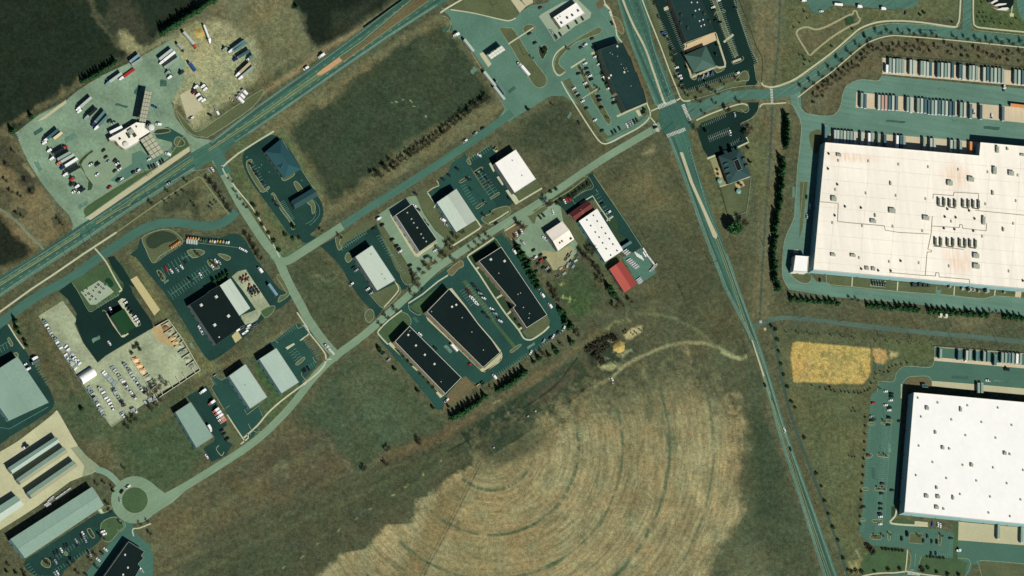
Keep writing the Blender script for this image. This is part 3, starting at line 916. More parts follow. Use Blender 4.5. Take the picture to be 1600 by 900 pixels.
mk = Marks()
mk.line(pts([232,177,267,161]),0.4)
mk.stalls(232,267,262,247,7,-4,-7)
mk.build('stall_lines', M['paint_stall'])
sheet('parking_lot', smooth(pts([379,252,381,238,395,225,420,212,428,211,434,215,440,216,452,232,470,262,490,295,500,312,505,325,504,340,495,356,485,366,482,374,476,380,466,371,455,368,448,362,440,350,420,322,395,288,384,268]),3, True), M['asphalt_dark'], ZL)
sheet('parking_lot', pts([466,366,483,366,498,374,486,382,472,378]), M['asphalt_dark'], ZL + 0.01)
island(pts([385,253,392,249,394,253,390,259,403,280,414,296,419,291,421,294,412,300,405,296,388,268]), 'grass', 3)
island(pts([428,306,430,314,440,330,452,346,456,358,461,357,460,350,440,322,428,302,424,304]), 'grass', 3)
island(pts([440,276,444,272,454,267,460,270,458,275,446,282,441,281]), 'grass', 3)
island(pts([459,286,464,284,473,295,473,298,466,299]), 'grass', 3)
island(pts([480,317,486,312,492,320,492,330,488,334,486,322]), 'grass', 3)
kerb('lot_kerb', pts([441,218,454,240,474,270,496,304]), w=0.4)
mk = Marks()
mk.stalls(436,318,452,346,11,8,-5)
mk.stalls(391,258,412,296,9,6,-4)
mk.line(pts([488,311,498,322,499,335,492,345,484,352]),0.3, sm=4)
mk.line(pts([478,350,490,342,494,330]),0.3, sm=4)
for x, y in ((385,246),(404,262),(408,258),(420,269),(406,300),(417,300),(471,282)):
 mk.line([(x, y),(x + 1.4, y - 0.8)],0.7)
mk.build('stall_lines', M['paint_stall'])
ribbon('footpath', pts([428,205,400,222,372,240,356,253,347,262]),2.6, M['walk'], ZW, sm=0)
ribbon('footpath', pts([347,258,352,272,378,305,392,322,410,350,425,378,437,402]),2.0, M['walk'], ZW, sm=3)
ribbon('footpath', pts([-40,516,50,451,82,430,130,397,182,363]),2.8, M['walk'], ZW, sm=0)
ribbon('footpath', pts([148,388,165,408,178,432,188,449,190,453,186,456]),2.4, M['walk'], ZW, sm=3)
ribbon('footpath', pts([182,363,240,322,300,282,312,277,322,288,340,312,358,335]),2.2, mat('weathered path', (126,136,96)), ZW, sm=3)
sheet('parking_lot', smooth(pts([203,398,215,388,220,372,232,398,242,412,258,400,282,385,290,370,292,366,342,372,360,365,375,367,385,378,400,405,420,430,435,450,452,460,455,466,440,480,420,490,395,515,360,545,335,562,325,562,312,545,285,500,255,455,230,425,212,402]),2, True), M['asphalt_dark'], ZL)
island(pts([222,372,240,362,260,358,275,364,286,378,270,388,250,400,242,410,236,408,228,390]), 'grass', 3)
sheet('reed_bed', smooth(pts([228,374,240,364,256,361,272,366,276,374,256,380,242,388,232,386]),3, True), mat('dead reeds', (48,64,46), amt=0.35, scale=0.8), ZI + 0.03)
island(pts([292,393,300,390,312,390,320,394,310,401,300,402]), 'grass', 3)
island(pts([340,397,352,398,360,402,358,406,352,406]), 'grass', 3)
island(pts([324,408,330,406,341,415,342,419,336,420,328,416]), 'grass', 3)
island(pts([245,424,250,423,258,434,256,439,252,437]), 'grass', 3)
mk = Marks()
mk.stalls(247,400,282,378,9,4,5)
mk.line(pts([283,404,300,397]),0.3)
mk.stalls(256,426,302,394,9,4,7)
mk.stalls(252,418,298,388,9,4,8)
mk.stalls(262,454,320,414,14,4.5,7)
mk.stalls(267,461,324,420,14,4.5,7)
mk.line(pts([266,461,324,421]),0.3)
mk.build('stall_lines', M['paint_stall'])
kerb('lot_kerb', pts([285,376,320,381,350,384,372,387]), w=0.3, h=0.1)
sheet('gravel_display', pts([362,432,372,424,384,421,400,445,422,478,412,488,398,496,392,490,400,484,380,455]), M['gravel_yard'], ZL + 0.02)
sheet('gravel_display', pts([376,493,390,488,405,482,408,490,402,500,388,508,380,506]), M['gravel_yard'], ZL + 0.03)
sheet('gravel_pad', pts([362,525,371,516,378,528,368,536]), M['sand'], ZL + 0.04)
island(pts([408,486,424,478,430,480,424,490,414,496], ), 'grass_green', 3)
island(pts([432,434,438,430,450,452,452,460,446,466,440,470,434,472,438,462,448,458]), 'grass', 2)
sheet('parking_lot', smooth(pts([412,540,432,530,462,506,468,505,474,512,482,504,492,522,488,527,481,520,474,532,498,566,492,575,472,596,478,603,469,606,450,575,432,545]),0), M['asphalt_lot'], ZL)
sheet('lawn', pts([440,528,466,500,470,494,480,512,470,511,434,533]), M['grass'], ZL - 0.01)
ribbon('footpath', pts([464,488,474,503,480,512,484,521,496,536,505,548,509,556,508,568,500,579,488,590,472,602,440,626,418,646,402,665,380,685]),2.4, M['walk'], ZW, sm=3)
ribbon('footpath', pts([508,563,518,561]),1.8, M['walk'], ZW, sm=0)
ribbon('footpath', pts([469,532,484,521]),1.8, M['walk'], ZW, sm=0)
sheet('concrete_island', pts([446,543,459,536,461,538,449,546.5]), M['walk'], ZW)
island(pts([462,568,474,558,476,561,466,570]), 'grass', 3)
kerb('lot_kerb', pts([434,536,430,531,424,534]), w=0.5, sm=0)
kerb('lot_kerb', pts([462,506,466,513,474,509]), w=0.5)
kerb('lot_kerb', pts([468,533,474,530,480,523]), w=0.5)
kerb('lot_kerb', pts([472,582,471,586,480,596,486,597,492,592]), w=0.5)
kerb('lot_kerb', pts([489,558,490,562,494,567]), w=0.5)
mk = Marks()
mk.stalls(431,525,458,508,9,4.5,6)
mk.stalls(474,533,494,556,8,6,-3)
mk.stalls(456,548,464,560,3,7,-4)
mk.stalls(451,552,462,568,4,6,-3)
mk.stalls(474,582,492,572,5,-3,-6)
mk.build('stall_lines', M['paint_stall'])
sheet('parking_lot', pts([331,590,338,586,346,593,356,590,372,612,386,636,392,640,404,632,412,650,400,666,402,672,396,683,382,690,352,642,342,624,330,606,335,600,340,602]), M['asphalt_lot'], ZL)
sheet('parking_lot', pts([291,620,322,602,338,628,352,655,356,668,366,690,352,712,330,722,318,700,334,690,336,684,320,660,300,630]), M['asphalt_dark'], ZL)
sheet('lawn', pts([344,672,355,664,380,690,372,698,356,690]), M['grass'], ZL + 0.01)
ribbon('footpath', pts([355,648,368,668,383,690]),2.0, M['walk'], ZW, sm=0)
ribbon('footpath', pts([376,694,388,684,386,678]),2.0, M['walk'], ZW, sm=2)
kerb('lot_kerb', pts([328,590,334,601,330,606,350,640,358,634]), w=0.5, sm=0)
kerb('lot_kerb', pts([388,662,392,670,400,675,408,674]), w=0.5)
kerb('lot_kerb', pts([384,680,388,676,392,680]), w=0.5)
kerb('lot_kerb', pts([382,640,386,648,404,634,410,650]), w=0.5, sm=0)
kerb('lot_kerb', pts([336,585,340,590,346,594,353,590]), w=0.5, sm=0)
kerb('lot_kerb', pts([342,696,338,702,346,712,350,706]), w=0.7)
sheet('parking_lot', pts([92,455,112,440,122,446,138,478,143,486,150,481,186,462,194,448,190,432,205,450,208,460,236,500,240,512,225,520,190,540,165,556,152,566,130,535,118,505,120,490,106,468]), M['asphalt_black'], ZL + 0.02)
sheet('parking_lot', pts([178,400,168,402,175,418,190,440,212,450,190,415]), M['asphalt_black'], ZL + 0.015)
sheet('material_yard', pts([60,494,98,470,120,500,116,506,130,536,153,567,165,556,192,540,226,520,240,511,262,500,312,579,256,610,205,645,174,668,140,615,100,555,75,515]), M['gravel_yard'], ZL)
area_t = pts([236,512,260,502,275,525,280,545,262,540,245,530])
sheet('spilled_gravel', area_t, mat('tan spilled gravel', (188,166,118), amt=0.15, big=0.2), ZL + 0.02)
sheet('lawn', smooth(pts([112,441,122,434,150,418,164,414,176,430,188,448,184,456,172,450,160,462,148,478,142,486,136,480,122,456]),2, True), M['grass_green'], ZL + 0.03)
sheet('patio', pts([126,456,155,438,172,450,178,456,150,476,141,476]), M['concrete_grey'], ZI)
sheet('pond', smooth(pts([164,437,170,434,176,440,177,446,172,449,169,444,164,440]),4, True), mat('green pond water', (26,66,38), rough=0.1, amt=0.1, spec=0.5), ZI)
kerb('lot_kerb', pts([112,441,122,456,136,482,142,487,152,481,186,460]), w=0.4)
mk = Marks()
mk.stalls(152,476,182,458,8,3,5)
mk.build('stall_lines', M['paint_stall'])
sheet('footpath', pts([166,490,168,489,182,512,196,523,200,520,201,522,194,527,190,527,176,508]), M['walk'], ZW)
sheet('footpath', pts([184,471,190,466,197,467,193,472,216,506,215,510,212,510]), M['walk'], ZW)
kerb('lot_kerb', pts([160,487,162,484.5,167,489]), w=0.5)
kerb('lot_kerb', pts([212,511,219,508,219,504]), w=0.5)
sheet('sand_strip', pts([203.5,437,213.5,431,250,484,241,493.5]), M['sand'], ZI)
kerb('edging', pts([203.5,437,241,493.5]), sm=0, w=0.3, m=M['mulch'])
mk = Marks()
mk.stalls(186,473,212,508,8,6,-4)
mk.build('stall_lines', M['paint_stall'])
sheet('parking_lot', smooth(pts([-60,545,0,512,12,508,24,526,40,548,60,580,75,604,84,624,83,636,70,648,16,682,-60,720]),2, True), M['asphalt_dark'], ZL)
ribbon('footpath', pts([13,507,25,527,38,545]),2.2, M['walk'], ZW, sm=0)
mk = Marks()
mk.stalls(54,574,72,602,7,6.5,-3.5)
mk.stalls(-10,548,14,534,5,3,8)
mk.line(pts([0,541,12,534]),0.3)
mk.line(pts([0,668,15,670,75,636]),0.3)
mk.build('stall_lines', M['paint_stall'])
island(pts([12,529,15,528,20,538,18,541,14,536]), 'grass', 3)
island(pts([21,553,26,551,29,556,25,557]), 'grass', 3)
sheet('storage_yard', smooth(pts([-60,745,0,706,30,688,82,648,90,642,105,668,122,697,135,712,150,725,155,731,140,742,110,752,60,790,0,828,-60,865]),2, True), M['gravel_tan'], ZL)
sheet('storage_yard', pts([110,700,122,697,135,712,152,726,155,731,140,742,128,745,132,728]), mat('greyer yard fringe', (144,156,124)), ZL + 0.015)
sheet('parking_lot', smooth(pts([39,876,60,862,162,796,172,796,182,806,176,812,160,822,158,842,148,852,130,866,100,892,90,910,60,910,52,898,40,888]),2, True), M['asphalt_dark'], ZL)
sheet('parking_lot', pts([186,812,206,818,215,836,232,850,240,868,238,910,130,910,138,890,160,866,178,838,190,826]), M['asphalt_front'], ZL)
island(pts([158,818,176,808,186,812,194,822,186,830,172,846,160,842]), 'grass_green', 3)
island(pts([153,797,164,792,172,790,174,795,164,801,156,802]), 'grass', 2)
island(pts([136,828,141,826,148,838,145,841,140,836]), 'mulch', 3)
island(pts([64,880,70,872,78,876,78,886,70,886]), 'grass', 3)
island(pts([100,864,103,862,106,866,103,868]), 'grass', 3)
sheet('entry_walk', pts([153,797,158,794,161,800,164,801,159,803]), M['walk'], ZW)
ribbon('footpath', pts([209,838,207,830,209,826,218,825,236,818]),2, M['walk'], ZW, sm=3)
kerb('lot_kerb', pts([183,828,190,830,196,822,194,815]), w=0.5)
mk = Marks()
mk.stalls(92,874,146,836,13,-3.5,-6.5)
mk.stalls(95,880,149,842,13,3.5,6.5) if False else None
mk.stalls(85,897,140,862,13,-3.2,-5.5)
mk.stalls(40,884,55,904,5,6,-3.5)
mk.stalls(52,898,84,900,7,-2,8)
mk.build('stall_lines', M['paint_stall'])
sheet('parking_lot', smooth(pts([500,384,520,374,560,352,588,350,604,385,625,420,640,445,634,452,618,455,604,472,596,486,588,497,576,480,566,470,548,445,535,420,522,405]),0), M['asphalt_dark'], ZL)
sheet('lawn', pts([526,372,556,354,574,344,588,350,580,356,540,380,534,388,526,388]), M['grass'], ZL + 0.02)
island(pts([524,372,532,366,534,370,530,380,534,386,532,390,528,389]), 'grass', 3)
island(pts([539,402,543,395,548,398,550,405,544,410,541,408]), 'grass', 3)
sheet('lawn', pts([586,345,592,342,634,408,648,430,645,444,634,444,626,430,618,420]), M['grass'], ZL + 0.03)
kerb('lot_kerb', pts([625,430,632,443,640,445,646,440]), w=0.5)
sheet('lawn', smooth(pts([590,456,618,443,625,450,624,460,605,480,598,481,588,470,579,460]),2, True), M['grass'], ZI)
kerb('lot_kerb', pts([616,440,624,447,625,458,606,479,597,481,586,470,579,462]), w=0.5)
ribbon('footpath', pts([617,440,623,450,619,459,600,480]),1.8, M['walk'], ZW, sm=2)
island(pts([570,490,577,483,583,486,584,496,577,504,572,500]), 'grass', 3)
mk = Marks()
mk.stalls(532,386,570,360,12,3.6,5.6)
mk.line(pts([534,388,572,364]),0.28)
mk.stalls(588,370,607,400,8,6,-3)
mk.stalls(610,400,628,428,7,5.5,-3)
mk.line(pts([594,368,613,398,626,424]),0.28)
mk.build('stall_lines', M['paint_stall'])
sheet('parking_lot', smooth(pts([588,342,596,332,628,312,646,306,652,310,660,330,680,360,694,372,694,384,682,400,690,404,684,412,664,430,645,442,634,420,618,398,600,366]),2, True), M['asphalt_pale'], ZL + 0.01)
sheet('footpath', pts([609,336,614,334,656,394,682,377,684,380,660,396,654,402,648,400,640,388]), M['concrete'], ZW)
island(pts([657,408,664,406,668,410,676,408,680,412,668,418,662,415]), 'grass', 3)
sheet('lawn', pts([650,302,664,292,676,312,690,342,708,362,704,380,692,378,694,372,680,358,662,330]), M['grass'], ZL + 0.015)
sheet('lawn', smooth(pts([714,363,742,347,750,350,750,358,704,388,690,392,700,380]),2, True), M['grass'], ZL + 0.02)
ribbon('footpath', pts([744,343,750,352,748,358,704,386]),2.4, M['walk'], ZW, sm=2)
sheet('parking_lot', pts([684,282,700,270,706,254,720,246,726,240,738,268,752,290,770,312,782,330,750,352,745,343,713,296,680,318,668,302,686,290]), M['asphalt_lot'], ZL)
sheet('parking_lot', pts([724,236,732,250,768,226,774,238,776,254,805,302,810,312,790,326,782,330,740,268,728,250]), M['asphalt_dark'], ZL + 0.02)
island(pts([752,343,756,338,766,334,770,328,790,322,797,326,796,334,772,350,762,350]), 'grass', 3)
ribbon('footpath', pts([764,349,780,340,795,330]),1.8, M['walk'], ZW, sm=0)
ribbon('footpath', pts([668,301,674,310,680,320,678,325]),1.8, M['walk'], ZW, sm=2)
ribbon('footpath', pts([668,300,676,294,686,290,685,286,682,282]),1.2, M['walk'], ZW, sm=0)
island(pts([718,283,731,276,732,278,720,286]), 'mulch', 2)
island(pts([744,323,757,315,758,317,746,326]), 'mulch', 2)
island(pts([767,309,778,301,780,303,768,311]), 'mulch', 2)
island(pts([740,269,752,261,754,264,743,272]), 'mulch', 2)
island(pts([729,251,732,247,736,256,733,257]), 'grass', 2)
mk = Marks()
mk.stalls(732,248,764,228,9,3.4,5.6, base=True)
mk.stalls(741,272,765,309,9,7,-4.5)
mk.stalls(748,268,773,304,9,6.5,-4)
mk.line(pts([747,267,774,304]),0.28)
mk.stalls(720,292,738,320,7,7,-4)
mk.build('stall_lines', M['paint_stall'])
sheet('footpath', pts([764,256,767,254,773,267,771,269], ), M['walk'], ZW)
sheet('footpath', pts([776,277,779,275,787,288,785,290]), M['walk'], ZW)
sheet('footpath', pts([790,298,794,296,806,306,812,316,806,320,800,312]), M['walk'], ZW)
ribbon('footpath', pts([810,316,847,294]),2.4, M['walk'], ZW, sm=0)
sheet('pad', pts([770,234,774,231,778,236,775,238]), M['walk'], ZW)
sheet('lawn', pts([804,303,838,281,848,292,812,314]), M['grass'], ZL + 0.01)
sheet('parking_lot', smooth(pts([600,492,612,488,640,462,668,440,700,418,735,398,770,372,784,366,796,378,824,420,862,470,885,500,882,515,840,545,800,570,770,592,752,604,728,590,700,618,692,640,684,640,660,610,625,568,592,530]),0), M['asphalt_lot'], ZL)
sheet('lawn', pts([638,480,676,454,690,444,704,452,668,490,656,492,646,484]), M['grass_green'], ZI)
sheet('lawn', pts([590,522,600,510,626,488,634,490,642,500,640,508,612,534,604,534]), M['grass_green'], ZI)
sheet('lawn', pts([732,402,768,374,776,376,784,386,748,410,740,414]), M['grass_dark'], ZI)
kerb('lot_kerb', pts([638,476,640,484,652,492,658,491]), w=0.5)
kerb('lot_kerb', pts([626,487,636,491,642,500,641,508]), w=0.5)
ribbon('footpath', pts([638,474,660,460,684,440,700,430]),2.0, M['walk'], ZW, sm=0)
ribbon('footpath', pts([628,485,608,500,592,516,592,523,606,538]),2.2, M['walk'], ZW, sm=2)
ribbon('footpath', pts([772,372,750,387,732,399,732,404,740,416]),2.4, M['walk'], ZW, sm=2)
kerb('lot_kerb', pts([768,370,774,373,782,384]), w=0.5)
sheet('footpath', pts([664,490,668,487,756,576,783,551,783,562,760,580,753,581,700,530,668,500]), M['concrete'], ZW)
sheet('footpath', pts([702,451,706,450,728,478,747,505,768,529,783,548,781,551]), M['concrete'], ZW)
sheet('footpath', pts([606,537,612,533,617,534,640,556,696,616,688,622,660,588]), M['concrete'], ZW)
sheet('planted_strip', pts([616,544,620,542,646,572,640,572], ), M['grass_dark'], ZW + 0.02)
sheet('planted_strip', pts([650,580,654,578,684,612,680,614], ), M['grass_dark'], ZW + 0.02)
ribbon('footpath', pts([740,416,750,430,768,458,790,490,810,515,818,528,826,531,834,529,850,518,858,510]),2.6, M['walk'], ZW, sm=3)
sheet('lawn', pts([746,420,752,414,800,478,822,512,814,518,790,488,768,456]), M['grass_dark'], ZI)
sheet('lawn', pts([823,513,855,493,859,500,858,510,836,526,824,528,816,518]), M['grass'], ZI)
for a_, b_ in (((776,466),(787,459)),((793,491),(801,484)),((810,516),(818,510)),((745,420),(752,414))):
 ribbon('footpath', [a_, b_],3, M['concrete'], ZW + 0.02, sm=0)
sheet('lawn', smooth(pts([782,551,784,558,780,566,756,580,754,576]),0), M['grass'], ZL + 0.02)
ribbon('footpath', pts([783,550,784,558,778,567,756,581]),1.8, M['walk'], ZW, sm=2)
island(pts([700,427,712,418,722,408,734,405,748,436,772,480,800,528,812,538,814,542,797,554,795,550,802,544,790,526,770,496,742,450,724,420,706,432]) if False else pts([699,423,718,408,723,409,724,416,716,420,706,431]), 'soil', 2)
sheet('planted_strip', pts([722,440,728,437,734,446,756,472,776,505,806,540,803,545,772,506,752,478,732,452]), M['grass_green'], ZI)
island(pts([797,548,812,538,814,540,800,551]), 'grass', 2)
mk = Marks()
mk.stalls(728,448,768,500,14,6,-4)
mk.stalls(724,452,740,474,6,-6,4)
mk.stalls(818,562,880,520,18,-3.5,-5.5)
mk.stalls(776,590,815,564,12,-3,-5.5)
mk.build('stall_lines', M['paint_stall'])
sheet('lawn', pts([722,590,728,588,742,604,700,640,692,640,698,618]), M['soil'], ZL + 0.02)
sheet('repair_yard', smooth(pts([786,356,820,332,845,330,868,316,880,320,886,338,880,346,852,364,872,392,898,374,902,390,895,405,880,415,866,422,850,400,826,402,812,384,800,376]),2, True), mat('stained yard concrete', (128,152,124), amt=0.15, big=0.25), ZL)
sheet('gravel_yard', smooth(pts([846,392,870,394,892,384,896,400,868,422,860,414]),3, True), mat('tan yard gravel', (164,162,120), amt=0.15, big=0.2), ZL + 0.015)
sheet('lawn', pts([786,360,806,346,812,350,826,352,806,376,796,372]), M['soil'], ZL + 0.01)
ribbon('footpath', pts([788,361,806,350]),2, M['walk'], ZW, sm=0)
island(pts([824,338,832,334,846,322,856,326,838,340,836,350,832,350]), 'grass', 0)
sheet('lawn', pts([876,322,896,338,906,350,935,400,944,418,934,422,900,374,880,346]), M['grass'], ZL + 0.01)
sheet('parking_lot', pts([866,316,885,300,905,290,916,284,920,272,926,270,945,300,975,340,1005,384,990,394,974,392,962,372,940,340,926,312,908,320,894,334,886,336,880,326]), M['asphalt_dark'], ZL + 0.02)
sheet('mulch_bed', smooth(pts([866,316,870,308,908,284,920,280,926,290,915,300,884,316]),2, True), M['mulch'], ZI)
kerb('lot_kerb', pts([908,276,918,276,925,285,926,294,910,300,896,310]), w=0.4)
ribbon('footpath', pts([840,327,862,315,890,298,914,280]),1.8, mat('weathered path', (126,136,96)), ZW, sm=0)
ribbon('footpath', pts([906,318,926,306,936,322,950,342,953,345]),1.8, M['walk'], ZW, sm=0)
ribbon('footpath', pts([948,345,958,338]),2.4, M['walk'], ZW, sm=0)
sheet('lawn', smooth(pts([950,346,960,340,966,350,964,360,968,366,978,372,968,378,962,372]),2, True), M['grass_dark'], ZI)
kerb('lot_kerb', pts([927,272,950,306,980,350,1003,386]), w=0.5, sm=0)
sheet('red_bed', pts([925,314,930,312,940,330,936,334]), M['grass'], ZI)
mk = Marks()
mk.stalls(930,306,950,340,7,6,-4)
mk.stalls(902,302,922,288,8,2.2,4)
mk.line(pts([894,312,900,320]),0.4)
mk.line(pts([931,296,934,300]),0.5)
mk.build('stall_lines', M['paint_stall'])
sheet('side_alley', pts([899,348,904,346,946,410,942,414]), M['asphalt_front'], ZL + 0.015)
sheet('display_yard', pts([972,402,984,398,1002,388,1026,426,1000,444,996,444,984,422]), mat('yard asphalt', (82,120,102)), ZL + 0.01)
sheet('shop_lot', smooth(pts([688,12,706,14,740,20,790,32,800,32,808,26,812,20,830,8,855,4,880,-20,950,-20,945,6,957,30,972,66,1000,120,1010,165,1016,190,960,222,948,222,905,165,880,150,860,150,795,190,780,182,788,170,764,118,735,76,712,56,704,40,704,28]),0), M['asphalt_shop'], ZL)
kerb('lot_kerb', pts([690,25,698,27,704,36,702,46,698,50]), w=0.5)
kerb('lot_kerb', pts([706,60,718,58,730,72,760,120,786,164,789,172,784,180]), w=0.5)
ribbon('footpath', pts([688,20,698,13,722,-1]),2.6, M['walk'], ZW, sm=0)
sheet('lawn', smooth(pts([704,14,722,0,795,-20,798,0,808,18,808,26,798,31,785,31,740,20]),0), M['grass'], ZL + 0.02)
ribbon('footpath', pts([704,15,740,20.5,785,31,797,32,806,28]),1.8, M['walk'], ZW, sm=3)
island(pts([780,45,795,44,804,48,830,90,852,118,854,130,848,136,838,136,828,124,800,76]), 'grass', 2)
ribbon('footpath', pts([794,69,834,43]),2.2, M['walk'], ZW, sm=0)
island(pts([817,45,822,39,830,38,836,42,836,46,822,52]), 'grass', 3)
island(pts([841,78,850,70,855,73,855,80,849,92,846,92]), 'mulch', 2)
sheet('concrete_pad', pts([749,84,755,81,768,100,763,105]), M['concrete'], ZW)
sheet('concrete_pad', pts([797,-2,810,-8,822,10,812,20]), M['concrete'], ZW)
sheet('concrete_pad', pts([806,-6,830,-10,833,4,822,10]), M['concrete'], ZW)
sheet('concrete_walk', pts([842,26,846,22,878,4,900,-2,908,4,924,20,922,28,900,40,876,58,867,65,856,46]), M['concrete_grey'], ZL + 0.03)
sheet('drive_lane', pts([857,45,862,46,872,60,868,64], ), M['asphalt_shop'], ZL + 0.05)
mk = Marks()
mk.stalls(827,60,842,72,1,0,0)
mk.stalls(824,57,838,76,5,9,-6)
mk.line(pts([834,52,848,72]),0.28)
mk.stalls(880,73,934,40,20,2,3.4, w=0.22)
mk.line(pts([880,72,934,38]),0.3)
mk.line(pts([934,38,945,54]),0.3)
mk.line(pts([938,15,958,45]),0.3)
mk.line(pts([944,42,951,52]),0.3)
mk.build('stall_lines', M['paint_stall'])
island(pts([867,110,866,98,872,84,882,74,934,42,938,52,900,66,874,92,876,104,884,110,874,117]), 'grass', 2)
ribbon('footpath', pts([883,112,874,118,868,114,864,104,864,94,870,82,882,72]),2.0, M['walk'], ZW, sm=3)
ribbon('footpath', pts([877,127,885,142,905,174,925,205,938,222,950,224,970,214,1000,198,1016,181,1012,165,1010,160]),2.2, M['walk'], ZW, sm=3)
ribbon('footpath', pts([1015,182,1022,190,1026,196]),2.2, M['walk'], ZW, sm=0)
ribbon('footpath', pts([1014,175,1030,168]),1.8, M['walk'], ZW, sm=0)
sheet('lawn', pts([880,127,890,122,900,140,915,168,934,196,950,212,968,208,1000,190,1012,178,1010,165,1000,172,1006,182,960,212,946,218,930,202,905,166]), M['grass'], ZL + 0.02)
sheet('lawn', pts([1012,164,1024,162,1030,175,1030,186,1020,190,1016,182]), M['grass'], ZL + 0.03)
island(pts([900,103,906,100,918,124,926,138,934,134,935,138,928,146,922,146,912,126]), 'grass', 0)
island(pts([922,150,930,146,940,162,954,186,953,193,949,194,940,180]), 'grass', 2)
ribbon('footpath', pts([892,106,914,92]),2.4, M['walk'], ZW, sm=0)
ribbon('footpath', pts([910,154,922,146,935,138]),1.2, M['walk'], ZW, sm=0)
ribbon('footpath', pts([924,84,936,79,940,92,940,102,946,118,944,122,956,136,972,168,974,178]),3.6, M['concrete'], ZW, sm=0)
ribbon('footpath', pts([964,182,980,174,1010,161]),3.4, M['concrete'], ZW, sm=0)
sheet('planted_strip', pts([942,122,950,122,956,134,948,140,944,132]), M['grass_dark'], ZI)
sheet('pad', pts([993,173,998,171,1003,180,998,182]), M['concrete'], ZW)
sheet('lawn', pts([964,66,972,64,985,84,1000,112,1013,160,1010,164,1002,140,990,105,975,78]), M['soil'], ZL + 0.02)
island(pts([954,27,964,27,972,38,975,50,970,52,958,40]), 'soil', 2)
ribbon('footpath', pts([944,0,946,6,954,16,956,26,962,42,964,56,972,66]),2.2, M['walk'], ZW, sm=2)
sheet('lawn', pts([932,4,944,-4,946,8,938,14,932,12]), M['soil'], ZL + 0.02)
sheet('parking_lot', smooth(pts([1008,-20,1150,-20,1152,20,1172,70,1184,98,1178,100,1184,128,1178,135,1165,134,1168,122,1160,112,1150,118,1075,142,1066,135,1055,105,1035,65,1018,20]),0), M['asphalt_black'], ZL)
sheet('lawn', pts([1018,-10,1022,0,1045,70,1066,140,1072,150,1140,128,1165,118,1170,108,1168,124,1156,132,1110,142,1074,158,1066,154,1050,115,1030,60,1010,0]), M['grass'], ZL + 0.01)
ribbon('footpath', pts([1000,-10,1012,22,1032,72,1046,110,1058,140,1064,154,1070,158,1079,157]),2.2, M['walk'], ZW, sm=3)
ribbon('footpath', pts([1057,157,1064,153]),2.2, M['walk'], ZW, sm=0)
ribbon('footpath', pts([1038,-8,1046,12,1058,44,1072,72,1068,84,1078,112,1080,120]),3.4, M['concrete'], ZW, sm=0)
sheet('plaza', pts([1072,69,1118,50,1121,62,1103,70,1072,82]), mat('pale orange paving', (206,184,144), amt=0.06), ZW)
ribbon('footpath', pts([1118,52,1124,70,1133,98,1133,104,1124,106,1120,104,1080,121]),3.4, M['concrete'], ZW, sm=0)
sheet('concrete_walk', pts([1037,12,1046,8,1047,14,1038,17]), M['concrete'], ZW + 0.01)
island(pts([1116,106,1126,104,1132,108,1120,114]), 'grass', 2)
island(pts([1078,118,1086,115,1089,120,1085,125,1080,122]), 'grass', 2)
island(pts([1160,112,1166,111,1170,118,1169,126,1160,126,1148,128,1155,118]), 'grass', 2)
sheet('planted_strip', pts([1113,0,1119,0,1140,56,1152,88,1148,91,1134,58]), M['grass'], ZI)
kerb('lot_kerb', pts([1113,0,1134,58,1149,91]), w=0.5)
kerb('lot_kerb', pts([1119,0,1140,56,1153,88]), w=0.5)
ribbon('footpath', pts([1131,66,1138,60,1146,54]),3.5, M['concrete'], ZW, sm=2)
ribbon('footpath', pts([1145,97,1158,92]),3.5, M['concrete'], ZW, sm=0)
kerb('lot_kerb', pts([1143,96,1146,100,1156,97,1162,92,1160,88]), w=0.5)
kerb('lot_kerb', pts([1116,24,1118,20,1124,18,1132,19,1133,16,1128,15]), w=0.5)
kerb('lot_kerb', pts([1147,0,1160,40,1170,70,1184,98,1178,101,1182,125,1186,130]), w=0.5, sm=0)
ribbon('fence_line', pts([1155,0,1170,40,1183,75,1191,92,1190,128]),1.4, M['mulch'], ZL, sm=3)
mk = Marks()
mk.stalls(1011,-2,1052,86,30,6,-2.6)
mk.stalls(1040,18,1066,80,22,7,-2.8)
mk.stalls(1108,-2,1144,90,30,6.5,-2.6)
mk.stalls(1118,-2,1148,88,30,6.5,-2.6)
mk.stalls(1145,0,1178,98,32,6,-2.4)
mk.stalls(1072,146,1148,118,26,-2,-5.5)
mk.stalls(1090,122,1114,113,8,1.5,5)
mk.stalls(1049,100,1068,148,13,6,-2)
mk.build('stall_lines', M['paint_white'])
sheet('parking_lot', smooth(pts([1088,200,1096,190,1138,172,1160,176,1170,170,1168,160,1186,160,1184,172,1172,186,1160,192,1158,196,1166,200,1168,222,1140,236,1122,246,1108,248,1098,232]),0), M['asphalt_black'], ZL)
sheet('lawn', pts([1078,190,1085,186,1120,170,1160,160,1168,162,1168,172,1160,176,1150,172,1138,176,1096,192,1090,200]), M['grass'], ZL + 0.01)
ribbon('footpath', pts([1088,188,1110,178,1140,167,1160,162,1168,165]),2.2, M['walk'], ZW, sm=3)
kerb('lot_kerb', pts([1158,170,1164,176,1170,172,1168,162]), w=0.5)
kerb('lot_kerb', pts([1186,164,1182,178,1172,186,1158,193,1160,197,1168,198]), w=0.5)
ribbon('footpath', pts([1187,168,1192,162.5,1210,162,1228,160.5]),2, M['walk'], ZW, sm=3)
ribbon('footpath', pts([1190,129,1194,134,1208,136,1228,130,1245,122,1272,103,1300,82,1330,56,1345,44,1370,35,1400,32.5,1440,35,1490,42,1496,38,1499,30,1501,0,1502,-20]),2.8, M['walk'], ZW, sm=4)
kerb('road_kerb', pts([1200,139,1230,132,1262,114,1300,86,1330,61,1350,47,1380,38,1410,37,1450,39,1480,43,1495,43,1502,34]), w=0.6)
